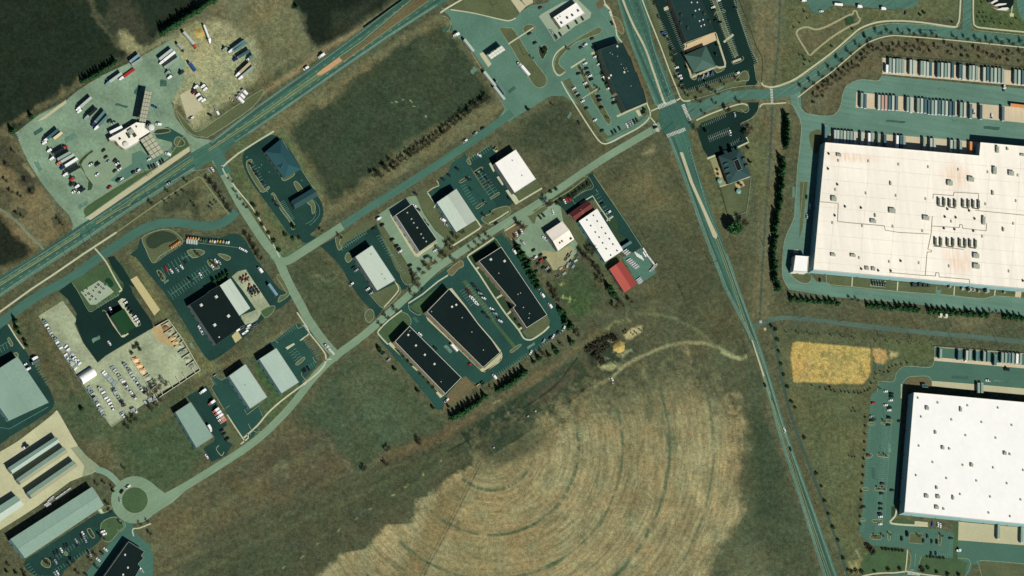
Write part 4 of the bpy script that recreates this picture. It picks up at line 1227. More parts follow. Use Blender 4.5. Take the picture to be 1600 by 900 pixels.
ribbon('footpath', pts([1521,-20,1521,30,1525,41,1540,44,1600,50,1690,58]),2.6, M['walk'], ZW, sm=4)
kerb('road_kerb', pts([1517,36,1520,44,1530,48,1570,52,1690,64]), w=0.6)
ribbon('footpath', pts([1247,152,1275,130,1300,112,1340,78,1362,64,1390,56,1420,57,1480,62,1540,68,1600,74,1690,83]),1.8, M['walk'], ZW, sm=4)
kerb('road_kerb', pts([1080,156,1110,148,1140,138,1170,134,1190,134]), w=0.5)
mk = Marks()
mk.stalls(1097,194,1132,178,12,2,5)
mk.stalls(1108,217,1140,204,11,-1.6,-5)
mk.stalls(1108,217,1140,204,11,1.8,5)
mk.line(pts([1108,217,1140,204]),0.3)
mk.stalls(1144,228,1158,220,5,-2,-5)
mk.build('stall_lines', M['paint_white'])
ribbon('footpath', pts([1153,230,1170,222,1166,214]),2.6, M['walk'], ZW, sm=0)
ribbon('footpath', pts([1105,248,1118,243]),3.4, M['walk'], ZW, sm=0)
sheet('patio', pts([1108,250,1119,245,1136,286,1124,291]), mat('patio slabs', (146,146,104)), ZW)
sheet('patio', pts([1114,266,1124,262,1130,276,1120,280]), mat('paler slabs', (188,172,126)), ZW + 0.02)  # inner paving in a paler slab colour
ribbon('footpath', pts([1124,292,1172,276]),2, M['walk'], ZW, sm=0)
sheet('patio', pts([1148,287,1160,282,1164,290,1152,296]), mat('paler slabs', (188,172,126)), ZW)
sheet('lawn', pts([1124,293,1172,278,1170,305,1166,330,1140,340,1134,320]), M['grass'], ZL)
sheet('truck_court', smooth(pts([1245,158,1252,168,1258,176,1285,181,1300,181,1312,170,1316,150,1322,135,1335,127,1350,124,1372,126,1378,118,1700,148,1700,250,1500,240,1290,225,1284,280,1264,425,1276,440,1460,452,1700,475,1700,504,1600,493,1420,474,1300,464,1232,452,1223,436,1222,422,1226,375,1240,340,1246,260,1252,200,1248,180,1236,160]),0), M['asphalt_court'], ZL)
sheet('truck_court', pts([1236,160,1232,140,1250,130,1252,168,1254,185,1248,185]), M['asphalt_court'], ZL + 0.005)
kerb('court_kerb', pts([1246,148,1248,165,1262,178,1285,181,1304,179,1314,163,1316,150,1322,135,1335,127,1350,124.5,1372,126,1378,119,1379,90]), w=0.5)
kerb('court_kerb', pts([1232,160,1243,170,1252,195,1250,230,1246,260,1244,300,1241,338,1226,375,1222,420,1225,438,1232,450]), w=0.5)
sheet('concrete_apron', pts([1378,90,1700,122,1700,144,1600,134.5,1480,124,1379,115.5]), M['concrete_pink'], ZL + 0.02)
sheet('concrete_apron', pts([1338,144,1700,178,1700,202,1600,192,1480,180,1337,168]), M['concrete_pink'], ZL + 0.02)
sheet('concrete_apron', pts([1300,203,1460,216,1530,222,1530,245,1289,226]), M['concrete_pink'], ZL + 0.02)
sheet('lawn', smooth(pts([1264,212,1270,205,1282,203,1284,225,1276,240,1268,232]),2, True), M['grass'], ZI)
sheet('lawn', pts([1250,285,1262,284,1256,335,1254,357,1249,372,1250,330]), M['grass'], ZI)
kerb('court_kerb', pts([1250,340,1256,284,1266,284]), w=0.4, sm=0)
sheet('pad', pts([1240,390,1248,390,1247,396,1240,395]), M['concrete'], ZW)
sheet('lawn', smooth(pts([1236,424,1266,429,1269,430,1268,438,1260,443,1250,441,1240,434]),2, True), M['grass'], ZI)
kerb('court_kerb', pts([1235,422,1238,432,1248,440,1258,443,1266,440,1268,430]), w=0.6)
sheet('lawn', pts([1291,430,1400,440,1462,448,1463,459,1400,455,1300,447,1292,442]), M['grass'], ZI)
kerb('court_kerb', pts([1291,430,1291,440,1297,445,1330,448,1400,455,1462,460,1463,448]), w=0.6, sm=0)
sheet('lawn', pts([1470,448,1560,456,1598,462,1596,466,1556,462,1540,466,1524,465,1470,460]), M['grass'], ZI)
kerb('court_kerb', pts([1470,450,1470,460,1500,463,1530,467,1540,466,1554,462,1595,465]), w=0.6, sm=0)
for x, y0, y1 in ((1332,433,448),(1403,440,454),(1491.5,447,462),(1555,453,462)):
 ribbon('footpath', [(x, y0),(x - 1, y1)],2, M['walk'], ZW, sm=0)
sheet('concrete_ramp', pts([1587,455,1596,456,1595,466,1586,464]), M['concrete_pink'], ZW)
sheet('plant_pad', pts([1361,437,1384,439,1384,449,1360,447]), M['concrete_grey'], ZW)
sheet('truck_court', smooth(pts([1460,543,1700,566,1700,640,1600,612,1432,600,1423,592,1411,604,1409,640,1402,800,1392,812,1396,817,1540,840,1700,852,1700,905,1600,882,1520,882,1514,898,1480,890,1500,880,1486,872,1466,870,1440,868,1436,888,1440,905,1412,905,1420,890,1424,860,1412,856,1362,852,1348,840,1342,830,1348,800,1352,720,1358,660,1361,615,1371,612,1373,598,1394,596,1400,584,1408,575,1420,572,1452,573,1459,568]),0), mat('court asphalt', (75,112,95), amt=0.08, big=0.08), ZL)
kerb('court_kerb', pts([1460,543,1459,566,1452,574,1420,572,1408,575,1400,584,1396,596,1374,596,1372,604,1370,612]), w=0.5)
kerb('court_kerb', pts([1407,622,1410,600,1418,590,1430,588,1450,588,1456,596]), w=0.5)
kerb('court_kerb', pts([1460,542.5,1502,546,1600,553]), w=0.6, sm=0)
sheet('concrete_apron', pts([1459,558,1700,579,1700,585,1600,575.5,1459,563.5]), M['concrete_pink'], ZL + 0.02)
sheet('concrete_apron', pts([1456,595,1520,600,1600,607,1700,616,1700,634,1600,618,1456,603]), M['concrete'], ZL + 0.02)
sheet('lawn', pts([1408,622,1412,600,1422,588,1450,590,1456,602,1454,606,1420,600,1412,640]), M['soil'], ZI)
ribbon('footpath', pts([1408.5,600,1408,622]),2, M['walk'], ZW, sm=0)
sheet('concrete_apron', pts([1497,815,1700,834,1700,862,1600,852,1497,844]), M['concrete'], ZL + 0.02)
sheet('planted_strip', pts([1491,816,1498,816,1496,874,1489,874]), M['grass_green'], ZI)
ribbon('footpath', pts([1401,795,1399,806,1391,815,1394,818,1412,820,1450,822]),3, M['walk'], ZW, sm=2)
sheet('planted_strip', pts([1396,813,1404,812,1430,814,1428,818,1398,816]), M['grass_green'], ZW + 0.02)
sheet('patio', pts([1429,814,1450,816,1449,822,1429,820]), M['concrete'], ZW + 0.015)
sheet('planted_strip', pts([1393,792,1400,790,1399,805,1393,812]), M['grass_dark'], ZI)
island(pts([1422,833,1442,833,1441,850,1420,848]), 'grass', 0)
for pp in ([1386,656,1393,656,1393,660,1386,660],[1377,660,1385,660,1384,663,1377,662],[1372,709,1388,711,1388,715,1372,713],[1368,762,1384,763,1383,767,1368,766],
           [1363, 812, 1378, 812, 1378, 816, 1364, 816], [1361, 835, 1376, 836, 1376, 843, 1361, 842], [1387, 831, 1391, 831, 1390, 844, 1387, 842], [1467, 834, 1471, 834, 1470, 851, 1466, 850],
           [1357, 660, 1366, 661, 1366, 664, 1357, 664], [1352, 710, 1362, 709, 1362, 714, 1352, 716], [1348, 762, 1356, 762, 1356, 766, 1348, 766], [1345, 810, 1352, 811, 1352, 814, 1345, 814]):
 island(pts(pp), 'grass', 2)
mk = Marks()
mk.stalls(1359,622,1344,830,62,6,0.6, w=0.24)
mk.stalls(1379,665,1366,830,48,7,0.5, w=0.24)
mk.stalls(1392,664,1380,812,44,-6,-0.4, w=0.24)
mk.line(pts([1385,665,1373,830]),0.3)
mk.line(pts([1393,660,1382,812]),0.3)
mk.stalls(1388,838,1420,841,9,-0.4,7, w=0.24)
mk.stalls(1388,838,1420,841,9,0.4,-7, w=0.24)
mk.stalls(1446,842,1466,844,6,-0.3,7, w=0.24)
mk.stalls(1446,842,1466,844,6,0.3,-7, w=0.24)
mk.stalls(1450,862,1480,864,10,0.3,7, w=0.24)
mk.stalls(1484,838,1482,866,8,6.5,0.6, w=0.24)
mk.stalls(1452,822,1484,825,9,0,6, w=0.24)
mk.build('stall_lines', M['paint_stall'])
kerb('court_kerb', pts([1416,859,1422,866,1423,878,1420,888,1412,896]), w=0.5)
kerb('court_kerb', pts([1440,868,1436,880,1436,890,1442,898]), w=0.5)
ribbon('footpath', pts([1418,859,1417,875,1415,892]),2, M['walk'], ZW, sm=0)
ribbon('footpath', pts([1345,901,1370,896,1400,895,1418,893,1440,897,1480,902]),2.2, M['walk'], ZW, sm=3)
ribbon('access_road', pts([1330,912,1380,904,1430,902,1520,910]),10, M['asphalt_ew'], ZR, sm=3)
kerb('court_kerb', pts([1496,872,1510,873,1516,878,1514,890,1508,900]), w=0.5)
kerb('court_kerb', pts([1700,892,1600,881,1532,876,1530,884,1534,900]), w=0.5)
sheet('lawn', pts([1532,877,1600,882,1700,892,1700,910,1535,905]), M['grass'], ZL + 0.01)
sheet('lawn', pts([1366,853,1416,858,1417,890,1350,897,1345,880]), M['grass_green'], ZL + 0.01)
sheet('lawn', pts([1440,868,1496,873,1512,880,1508,897,1440,896]), M['grass_green'], ZL + 0.01)
sheet('depot_lot', smooth(pts([1260,-30,1430,-30,1430,10,1404,13,1402,16,1360,12,1340,10,1310,6,1290,17,1280,22,1268,18,1262,8]),2, True), M['asphalt_ew'], ZL)
kerb('lot_kerb', pts([1262,8,1268,18,1280,22,1292,16,1300,10,1325,11,1360,13,1402,16]), w=0.3, m=M['mulch'])
ribbon('gravel_path', pts([1264,86,1254,70,1245,54,1246,48,1252,44,1262,42.5,1275,46,1290,42,1310,32,1325,24,1332,22,1334,17.5,1338,17.5,1341,26,1344,30,1340,36,1326,42,1300,58,1275,78,1268,85,1264,86]),3.2, mat('pale gravel path', (160,160,122)), ZW, sm=4)
sheet('depot_lot', smooth(pts([1590,-30,1630,-30,1630,28,1605,34,1592,22]),2, True), M['asphalt_ew'], ZL)
ribbon('footpath', pts([1582.5,2,1580,25]),1.6, M['walk'], ZW, sm=0)
sheet('pad', pts([1577.5,21,1584,21,1584,26,1578,26]), M['walk'], ZW + 0.01)
mk = Marks()
mk.stalls(1584,2,1582,16,5,7,0)
mk.build('stall_lines', M['paint_stall'])
# ------------------------------------------------------------------ buildings
HS = 1.09
M['roof_white'] = mat('white membrane roof', (252,250,240), amt=0.03, scale=0.3, big=0.05)
M['roof_wh'] = mat('sun bleached warehouse roof', (255,248,230), rough=0.7, amt=0.03, scale=0.25, big=0.07, bscale=0.012, streak=(-0.06,1,0.12,0.07))
M['roof_wh2'] = mat('bright warehouse roof', (255,254,246), rough=0.7, amt=0.03, scale=0.2, big=0.03)
M['roof_grey'] = mat('pale grey metal roof', (196,210,192), amt=0.04, scale=0.4, big=0.05, streak=(-0.55,0.83,1.5,0.05))
M['roof_green'] = mat('pale green metal roof', (140,168,150), amt=0.07, scale=0.4, big=0.06, streak=(-0.55,0.83,1.5,0.05))
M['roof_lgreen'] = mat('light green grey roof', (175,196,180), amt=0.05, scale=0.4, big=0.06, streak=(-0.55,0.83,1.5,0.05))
M['roof_dark'] = mat('black rubber roof', (12,31,29), amt=0.12, scale=0.4, big=0.18, bscale=0.05)
M['roof_teal'] = mat('dark teal roof membrane', (29,57,54), amt=0.14, scale=0.4, big=0.2, bscale=0.04)
M['roof_dgreen'] = mat('dark green metal roof', (30,70,40), amt=0.06, scale=0.4, streak=(-0.55,0.83,1.5,0.06))
M['roof_red'] = mat('red metal roof', (186,92,80), amt=0.05, scale=0.4, big=0.05, streak=(0.83,0.55,1.5,0.06))
M['roof_maroon'] = mat('maroon shingles', (112,60,56), amt=0.15, scale=0.8)
M['roof_shingle'] = mat('grey green shingles', (72,102,90), amt=0.12, scale=0.9, big=0.08)
M['roof_slate'] = mat('dark slate shingles', (50,78,76), amt=0.12, scale=0.9, big=0.08)
M['roof_blue'] = mat('blue slate shingles', (44,84,88), amt=0.12, scale=0.9, big=0.08)
M['coping'] = mat('white coping', (232,230,214), amt=0.05)
M['coping_dark'] = mat('dark coping', (60,78,70), amt=0.05)
M['coping_grey'] = mat('grey coping', (140,150,138), amt=0.05)
M['wall_tan'] = mat('tan block wall', (176,164,132), amt=0.08)
M['wall_white'] = mat('white panel wall', (236,234,222), amt=0.05, streak=(0,0.01,0.3,0.03))
M['wall_grey'] = mat('grey metal wall', (150,162,150), amt=0.06)
M['wall_teal'] = mat('blue grey panel wall', (150,190,188), amt=0.05)
M['wall_brick'] = mat('brick wall', (140,96,74), amt=0.15, scale=2)
M['glass'] = mat('dark window glass', (40,56,60), rough=0.15, amt=0, big=0, spec=0.5)
M['door'] = mat('grey door', (120,130,126), amt=0.05)
M['unit'] = mat('grey rooftop unit', (170,176,158), amt=0.1, scale=1)
M['unit_white'] = mat('white rooftop unit', (224,222,206), amt=0.06, scale=1)  # white casing colour, also on pumps, caps and cabinets
M['unit_dark'] = mat('dark rooftop vent', (62,74,64), amt=0.1, scale=1)
M['pipe'] = mat('dull roof piping', (176,168,142), amt=0.1)
M['steel'] = mat('galvanised steel', (150,156,148), rough=0.5, amt=0.05, metal=0.3)
M['wood'] = mat('weathered pole wood', (72,64,52), amt=0.2, scale=1.5)
def cen(poly):
 return (sum(q[0] for q in poly) / len(poly), sum(q[1] for q in poly) / len(poly))
def ccw(w):
 a = sum(w[i].x * w[(i + 1) % len(w)].y - w[(i + 1) % len(w)].x * w[i].y for i in range(len(w)))
 return w if a > 0 else list(reversed(w))
def inset(w, d):
 """w: ccw list of Vectors; offset inwards by d"""
 n = len(w)
 out = []
 for i in range(n):
  a, b, c = w[i - 1], w[i], w[(i + 1) % n]
  e0, e1 = (b - a),(c - b)
  e0.z = e1.z = 0
  e0.normalize()
  e1.normalize()
  n0, n1 = Vector((-e0.y, e0.x, 0)), Vector((-e1.y, e1.x, 0))
  k = n0 + n1
  den = max(0.3,1 + n0.dot(n1))
  out.append(b + k * (d / den))
 return out
def openings(root, w, h, every=7.0, size=(1.8,1.4), z=1.6, door=True):
 """windows and doors on the walls, each a pane of its own with depth"""
 n = len(w)
 k = 0
 for i in range(n):
  a, b = w[i], w[(i + 1) % n]
  e = b - a
  e.z = 0
  L = e.length
  if L < 5:
   continue
  e.normalize()
  nn = Vector((e.y, -e.x, 0))
  cnt = max(1, int(L / every))
  cnt = min(cnt, 8)
  ang = math.atan2(e.y, e.x)
  for j in range(cnt):
   p = a + e * (L * (j + 0.5) / cnt) + nn * 0.03
   isd = door and j == cnt // 2
   bm = MB()
   if isd:
    bm.box((p.x, p.y, 1.3),(2.4,0.16,2.6), ang)
    o = bm.build('door', M['door'], root)
   else:
    bm.box((p.x, p.y, z),(size[0],0.14, size[1]), ang)
    o = bm.build('window', M['glass'], root)
   k += 1
 return k
def flat_building(name, label, cat, roof_px, h, roof, wall, coping=None, para=0.5, cw=0.35, every=7.0, units=(), group=None, door=True, size=(1.8,1.4)):
 h = h * HS
 w = ccw([P(x, y, h) for x, y in roof_px])
 c = sum(w, Vector()) / len(w)
 root = empty(name, (c.x, c.y, 0), label, cat, group)
 n = len(w)
 bm = MB()
 lo = [Vector((q.x, q.y, 0)) for q in w]
 vs = lo + [Vector((q.x, q.y, h - 0.02)) for q in w]
 bm.add(vs, [(i, (i + 1) % n, n + (i + 1) % n, n + i) for i in range(n)])
 bm.build('wall', wall, root)
 ins = inset(w, cw)
 bm = MB()
 deck = [Vector((q.x, q.y, h - para)) for q in ins]
 tri = tessellate_polygon([deck])
 fs = []
 for t in tri:
  a, b, d = (deck[i] for i in t)
  fs.append(tuple(t) if (b - a).cross(d - a).z > 0 else (t[0], t[2], t[1]))
 bm.add(deck, fs)
 bm.build('roof', roof, root)
 bm = MB()
 r0 = [Vector((q.x, q.y, h)) for q in w]
 r1 = [Vector((q.x, q.y, h)) for q in ins]
 vs = r0 + r1 + deck
 fs = []
 for i in range(n):
  j = (i + 1) % n
  fs += [(i, j, n + j, n + i),(n + i, n + j, 2 * n + j, 2 * n + i)]
 bm.add(vs, fs)
 bm.build('parapet', coping or M['coping'], root)
 openings(root, w, h, every, size, door=door)
 for u in units:
  x, y, ux, uy, uh = u[:5]
  mm = u[5] if len(u) > 5 else M['unit']
  nm = u[6] if len(u) > 6 else 'rooftop_unit'
  rz = u[7] if len(u) > 7 else math.atan2(w[1].y - w[0].y, w[1].x - w[0].x)
  p = P(x, y, h - para)
  b2 = MB()
  b2.box((p.x, p.y, h - para + uh / 2),(ux, uy, uh), rz, 0.94)
  if ux > 1.8:
   b2.tube((p.x, p.y, h - para + uh),(p.x, p.y, h - para + uh + 0.25), min(ux, uy) * 0.3, None, 10)
  b2.build(nm, mm, root)
 return root
def gable_building(name, label, cat, roof_px, h, rise, roof, wall, roof2=None, axis=0, over=0.4, every=7.0, group=None, units=(), ridge_t=0.5):
 """roof_px: 4 eave corners in order; the ridge joins the middle of edge (axis,axis+1) to the middle of the opposite edge"""
 h = h * HS
 w = [P(x, y, h) for x, y in roof_px]
 a = sum(w[i].x * w[(i + 1) % 4].y - w[(i + 1) % 4].x * w[i].y for i in range(4))
 p = [w[(axis + i) % 4] for i in range(4)]
 m0 = p[0].lerp(p[1], ridge_t) + Vector((0,0, rise))
 m1 = p[3].lerp(p[2], ridge_t) + Vector((0,0, rise))
 c = sum(w, Vector()) / 4
 root = empty(name, (c.x, c.y, 0), label, cat, group)
 q = ccw(w)
 qi = inset(q, over)
 bm = MB()
 n = 4
 vs = [Vector((v.x, v.y, 0)) for v in qi] + [Vector((v.x, v.y, h - 0.25)) for v in qi]
 bm.add(vs, [(i, (i + 1) % n, n + (i + 1) % n, n + i) for i in range(n)])
 for e, m in (((p[0], p[1]), m0),((p[3], p[2]), m1)):
  dv = (c - e[0].lerp(e[1],0.5))
  dv.z = 0
  dv = dv.normalized() * over
  t = [e[0] + dv, e[1] + dv, m + dv - Vector((0,0,0.25))]
  t[0].z = t[1].z = h - 0.26
  bm.add(t, [(0,1,2)])
 bm.build('wall', wall, root)
 def slab(A, B, Cc, Dd, mm):
  nrm = (B - A).cross(Dd - A).normalized()
  if nrm.z < 0:
   nrm = -nrm
  th = nrm * 0.18
  b2 = MB()
  b2.loft([[A - th, B - th, Cc - th, Dd - th],[A, B, Cc, Dd]])
  return b2.build('roof', mm, root)
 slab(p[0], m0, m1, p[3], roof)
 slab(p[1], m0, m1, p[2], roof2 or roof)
 bm = MB()
 bm.tube(m0 + Vector((0,0,0.02)), m1 + Vector((0,0,0.02)),0.14, None, 6)
 bm.build('ridge_cap', roof, root)
 openings(root, qi, h, every)
 for u in units:
  x, y, ux, uy, uh = u[:5]
  z = h + rise * 0.5
  pp = P(x, y, z)
  b2 = MB()
  b2.box((pp.x, pp.y, z + uh / 2 - 0.3),(ux, uy, uh + 0.6), math.atan2((p[1] - p[0]).y, (p[1] - p[0]).x))
  b2.build(u[6] if len(u) > 6 else 'rooftop_vent', u[5] if len(u) > 5 else M['unit_dark'], root)
 return root
def hip_building(name, label, cat, eave_px, h, rise, ridge, roof, wall, over=0.6, top=None):
 """ridge: two fractions along the long axis, edge (0,1) and (2,3) being the short ends"""
 h = h * HS
 w = [P(x, y, h) for x, y in eave_px]
 m0, m1 = w[0].lerp(w[1],0.5), w[3].lerp(w[2],0.5)
 r0 = m0.lerp(m1, ridge[0]) + Vector((0,0, rise))
 r1 = m0.lerp(m1, ridge[1]) + Vector((0,0, rise))
 c = sum(w, Vector()) / 4
 root = empty(name, (c.x, c.y, 0), label, cat)
 qi = inset(ccw(w), over)
 bm = MB()
 vs = [Vector((v.x, v.y, 0)) for v in qi] + [Vector((v.x, v.y, h - 0.1)) for v in qi]
 bm.add(vs, [(i, (i + 1) % 4,4 + (i + 1) % 4,4 + i) for i in range(4)])
 bm.build('wall', wall, root)
 for f in ((w[0], w[1], r0),(w[1], w[2], r1, r0),(w[2], w[3], r1),(w[3], w[0], r0, r1)):
  nrm = (f[1] - f[0]).cross(f[2] - f[0]).normalized()
  if nrm.z < 0:
   nrm = -nrm
  b2 = MB()
  b2.loft([[q - Vector((0,0,0.18)) for q in f], list(f)])
  b2.build('roof', roof, root)
 openings(root, qi, h, 5)
 return root, h, (r0, r1)
def canopy(name, label, cat, roof_px, h, mtop, posts=6, panels=None, thick=0.6, mgrid=None):
 h = h * HS
 w = [P(x, y, h) for x, y in roof_px]
 c = sum(w, Vector()) / 4
 root = empty(name, (c.x, c.y, 0), label, cat)
 q = ccw(w)
 if panels:
  bm = MB()
  bm.prism([(v.x, v.y) for v in q], h - thick, h - 0.08)
  bm.build('canopy_frame', mgrid, root)
  nx_, ny_ = panels
  for i in range(nx_):
   for j in range(ny_):
    def pt(s, t):
     return w[0].lerp(w[1], s).lerp(w[3].lerp(w[2], s), t)
    s0, s1 = (i + 0.05) / nx_, (i + 0.95) / nx_
    t0, t1 = (j + 0.06) / ny_, (j + 0.94) / ny_
    cc_ = [pt(s0, t0), pt(s1, t0), pt(s1, t1), pt(s0, t1)]
    b2 = MB()
    b2.prism([(v.x, v.y) for v in cc_], h - 0.06, h)
    b2.build('roof_panel', mtop, root)
 else:
  bm = MB()
  bm.prism([(v.x, v.y) for v in q], h - thick, h)
  bm.build('canopy_roof', mtop, root)
 for k in range(posts):
  s = 0.28 if k % 2 == 0 else 0.72
  t = (k // 2 + 0.5) / max(1, posts // 2)
  p = w[0].lerp(w[1], s).lerp(w[3].lerp(w[2], s), t)
  b2 = MB()
  b2.box((p.x, p.y, (h - thick) / 2),(0.4,0.4, h - thick))
  b2.build('post', M['steel'], root)
  if k % 2 == 0:
   b3 = MB()
   p2 = p + (w[1] - w[0]).normalized() * 1.2
   b3.box((p2.x, p2.y, 0.95),(0.7,1.1,1.9))
   b3.build('fuel_pump', M['unit_white'], root)
 return root
def stain_roof(root):
 """rust washed down the roof deck from two runs of plant: part of the deck's own surface"""
 m = M['roof_wh']
 t = m.node_tree
 N, Lk = t.nodes, t.links
 b = N['Principled BSDF']
 old = b.inputs['Base Color'].links[0].from_socket
 geo = N.new('ShaderNodeNewGeometry')
 tot = None
 for x, y, rx, ry in ((1492,276,30,26),(1498,405,30,30),(1330,246,60,9)):
  q = P(x, y, 11.5)
  mp = N.new('ShaderNodeMapping')
  mp.vector_type = 'TEXTURE'
  mp.inputs['Location'].default_value = (q.x, q.y, 0)
  mp.inputs['Scale'].default_value = (rx * S, ry * S, 1000)
  ln = N.new('ShaderNodeVectorMath')
  ln.operation = 'LENGTH'
  Lk.new(geo.outputs['Position'], mp.inputs['Vector'])
  Lk.new(mp.outputs[0], ln.inputs[0])
  mr = N.new('ShaderNodeMapRange')
  mr.inputs['From Min'].default_value = 1.15
  mr.inputs['From Max'].default_value = 0.3
  Lk.new(ln.outputs['Value'], mr.inputs['Value'])
  if tot is None:
   tot = mr.outputs[0]
  else:
   ad = N.new('ShaderNodeMath')
   ad.operation = 'MAXIMUM'
   Lk.new(tot, ad.inputs[0])
   Lk.new(mr.outputs[0], ad.inputs[1])
   tot = ad.outputs[0]
 mp = N.new('ShaderNodeMapping')
 mp.inputs['Scale'].default_value = (0.3,0.03,1)
 ns = N.new('ShaderNodeTexNoise')
 ns.inputs['Scale'].default_value = 1.4
 ns.inputs['Detail'].default_value = 5
 Lk.new(geo.outputs['Position'], mp.inputs['Vector'])
 Lk.new(mp.outputs[0], ns.inputs['Vector'])
 mr = N.new('ShaderNodeMapRange')
 mr.inputs['From Min'].default_value = 0.36
 mr.inputs['From Max'].default_value = 0.66
 Lk.new(ns.outputs['Fac'], mr.inputs['Value'])
 mu = N.new('ShaderNodeMath')
 mu.operation = 'MULTIPLY'
 Lk.new(tot, mu.inputs[0])
 Lk.new(mr.outputs[0], mu.inputs[1])
 mx = N.new('ShaderNodeMix')
 mx.data_type = 'RGBA'
 Lk.new(mu.outputs[0], mx.inputs[0])
 Lk.new(old, mx.inputs[6])
 mx.inputs[7].default_value = (*alb((244,210,176)),1)
 Lk.new(mx.outputs[2], b.inputs['Base Color'])
# -- big warehouses -------------------------------------------------
def grid_units(lst, w, l, h, m, nm='roof_hatch'):
 return [(x, y, w, l, h, m, nm) for x, y in lst]
sk1 = [(1309.5,251),(1356.5,252),(1403.5,257),(1450,261),(1497,265),(1543,269),(1305,296.5),(1352.5,302),(1399.5,306),(1446,311),(1587,314),(1300.5,348.5),(1347,353),(1394.5,354),(1441,361),(1486,486 - 140),(1539.5,319),(1342,403),(1389,409),(1435.5,411),(1482.5,416),(1576,424),(1583,349.5),(1534.5,369.5),(1590,274)]
big1 = [(1310,242.5,5,2.6,1.8),(1302,311,5.6,4.5,2.2),(1483,286.5,6,4.5,2.4),(1516,280.5,6.5,4.5,2.4),(1393,329.5,7,4.5,2.2),(1363.5,346,6,3.2,2),(1446,341,7,4,2.2),(1536,345,3,8,2.4),(1524,400,6.5,4.5,2.4),(1524.5,416.5,7,4.5,2.4),
  (1553,267,4,7,2.6),(1579,271,6,4.5,2.2),(1301,398.5,5,2.6,1.8),(1332,399.5,5.5,2.6,1.8),(1354,419.5,4,3.2,1.6),(1364,420.5,4,3.2,1.6),(1557.5,234,3,6.5,2.4),(1573.5,233,1.8,2.4,1.6),(1597,242.5,5,2,1.5),
  (1391,287,1.6,3.6,1.6),(1367,402 - 65,1.6,3,1.4),(1550.5,302,1.8,4,1.8),(1567,359,1.6,3.6,1.8)]
small1 = [(1294.5,240.5),(1293.5,264),(1308,288.5),(1320,323),(1345,325),(1304,337),(1407,408),(1480,327),(1514,329.5),(1476,339),(1493,340),(1522.5,342),(1474.5,357),(1491,358.5),(1520.5,361),(1345.5,420.5),(1372,423),(1391.5,423.5),(1598,439)]
u1 = [(x, y, 1.5,2.6,0.7, M['unit'], 'skylight', -0.085) for x, y in sk1] + [(x, y, a, b, c, M['unit'], 'rooftop_unit', -0.085) for x, y, a, b, c in big1] + [(x, y, 1.5,1.8,1.4, M['unit_dark'], 'roof_fan', -0.085) for x, y in small1]
wh1 = flat_building('warehouse', 'huge white roofed warehouse with pipework and fan units beside the trailer court', 'warehouse',
     pts([1289.4,222.3,1530,243,1532,222.3,1690,236.5,1672,458,1271,422]),11, M['roof_wh'], M['wall_teal'], M['coping'],0.5,0.4,22, u1, size=(1.6,1.2))
zr = 11 * HS - 0.5
sn, sg = MB(),[]
for k in range(9):
 sg.append(pts([1287 - k * 2.0,237 + k * 21.5,1660 - k * 2,237 + k * 21.5 + 32.5]))
for k in range(9):
 x = 1312 + k * 47.2
 sg.append(pts([x, 228 + (x - 1290) * 0.087 + (14 if x < 1531 else -2), x - 17,420 + (x - 1275) * 0.087]))
for g_ in sg:
 vs, fs = strip_geo(g_, 0.3, zr + 0.02)
 sn.add(vs, fs)
sn.build('roof_seam', mat('seam tape', (226,214,188), amt=0.25, scale=0.1), wh1)
stain_roof(wh1)
for path in ([1281,315.5,1310,318,1309,346,1330,348.5,1382,353,1383.5,360,1405,363.5,1452,366],
             [1457, 338, 1455, 366, 1450, 390, 1456, 391.5, 1455, 394, 1449, 394, 1446, 430], [1457, 353.5, 1499, 356, 1500, 351, 1504, 351.5, 1504.5, 357, 1541, 361, 1542, 349],
             [1458, 311, 1458.5, 303.5, 1490, 306, 1491, 300.5, 1529.5, 303, 1529, 325], [1390, 426, 1440, 430.5, 1462, 431.5, 1462.5, 426.5, 1467, 426.5, 1468, 433, 1515, 437, 1515.5, 443], [1524, 329, 1600, 336.5, 1660, 341], [1458, 385, 1506, 390]):
 pp = pts(path)
 bm = MB()
 for a, b in zip(pp, pp[1:]):
  A, B = P(a[0], a[1], zr + 0.35), P(b[0], b[1], zr + 0.35)
  bm.tube(A, B, 0.22, None, 6)
  k = max(1, int((B - A).length / 5))
  for i in range(k):
   q = A.lerp(B, (i + 0.5) / k)
   bm.box((q.x, q.y, zr + 0.17),(0.3,0.3,0.34))
 bm.build('roof_pipe', M['pipe'], wh1)
for x, y in ((1470,316),(1487,318),(1508,318.5),(1524,319.5),(1465,378),(1484,379),(1503,380),(1519,381)):
 p = P(x, y, zr)
 bm = MB()
 for dx in (-3.0,3.0):
  bm.box((p.x + dx, p.y, zr + 1.1),(2.0,7.5,2.2),-0.085)
  bm.tube((p.x + dx, p.y - 2, zr + 2.2),(p.x + dx, p.y - 2, zr + 2.6),0.8, None, 10)
  bm.tube((p.x + dx, p.y + 2, zr + 2.2),(p.x + dx, p.y + 2, zr + 2.6),0.8, None, 10)
 bm.box((p.x, p.y - 4.5, zr + 0.8),(7.5,0.5,0.5),-0.085)
 o = bm.build('cooling_unit', mat('grey fan units', (122,128,112), amt=0.15, scale=1), wh1)
 b2 = MB()
 b2.tube((p.x - 3, p.y + 3.8, zr),(p.x - 3, p.y + 3.8, zr + 4.2),0.35, None, 8)
 b2.build('exhaust_stack', M['steel'], o)
flat_building('utility_annex', 'small square white roofed annex at the southwest corner of the big warehouse', 'building', pts([1243,399,1264,400.6,1262,425.6,1239.5,424]),8, M['roof_wh2'], M['wall_white'], every=9)
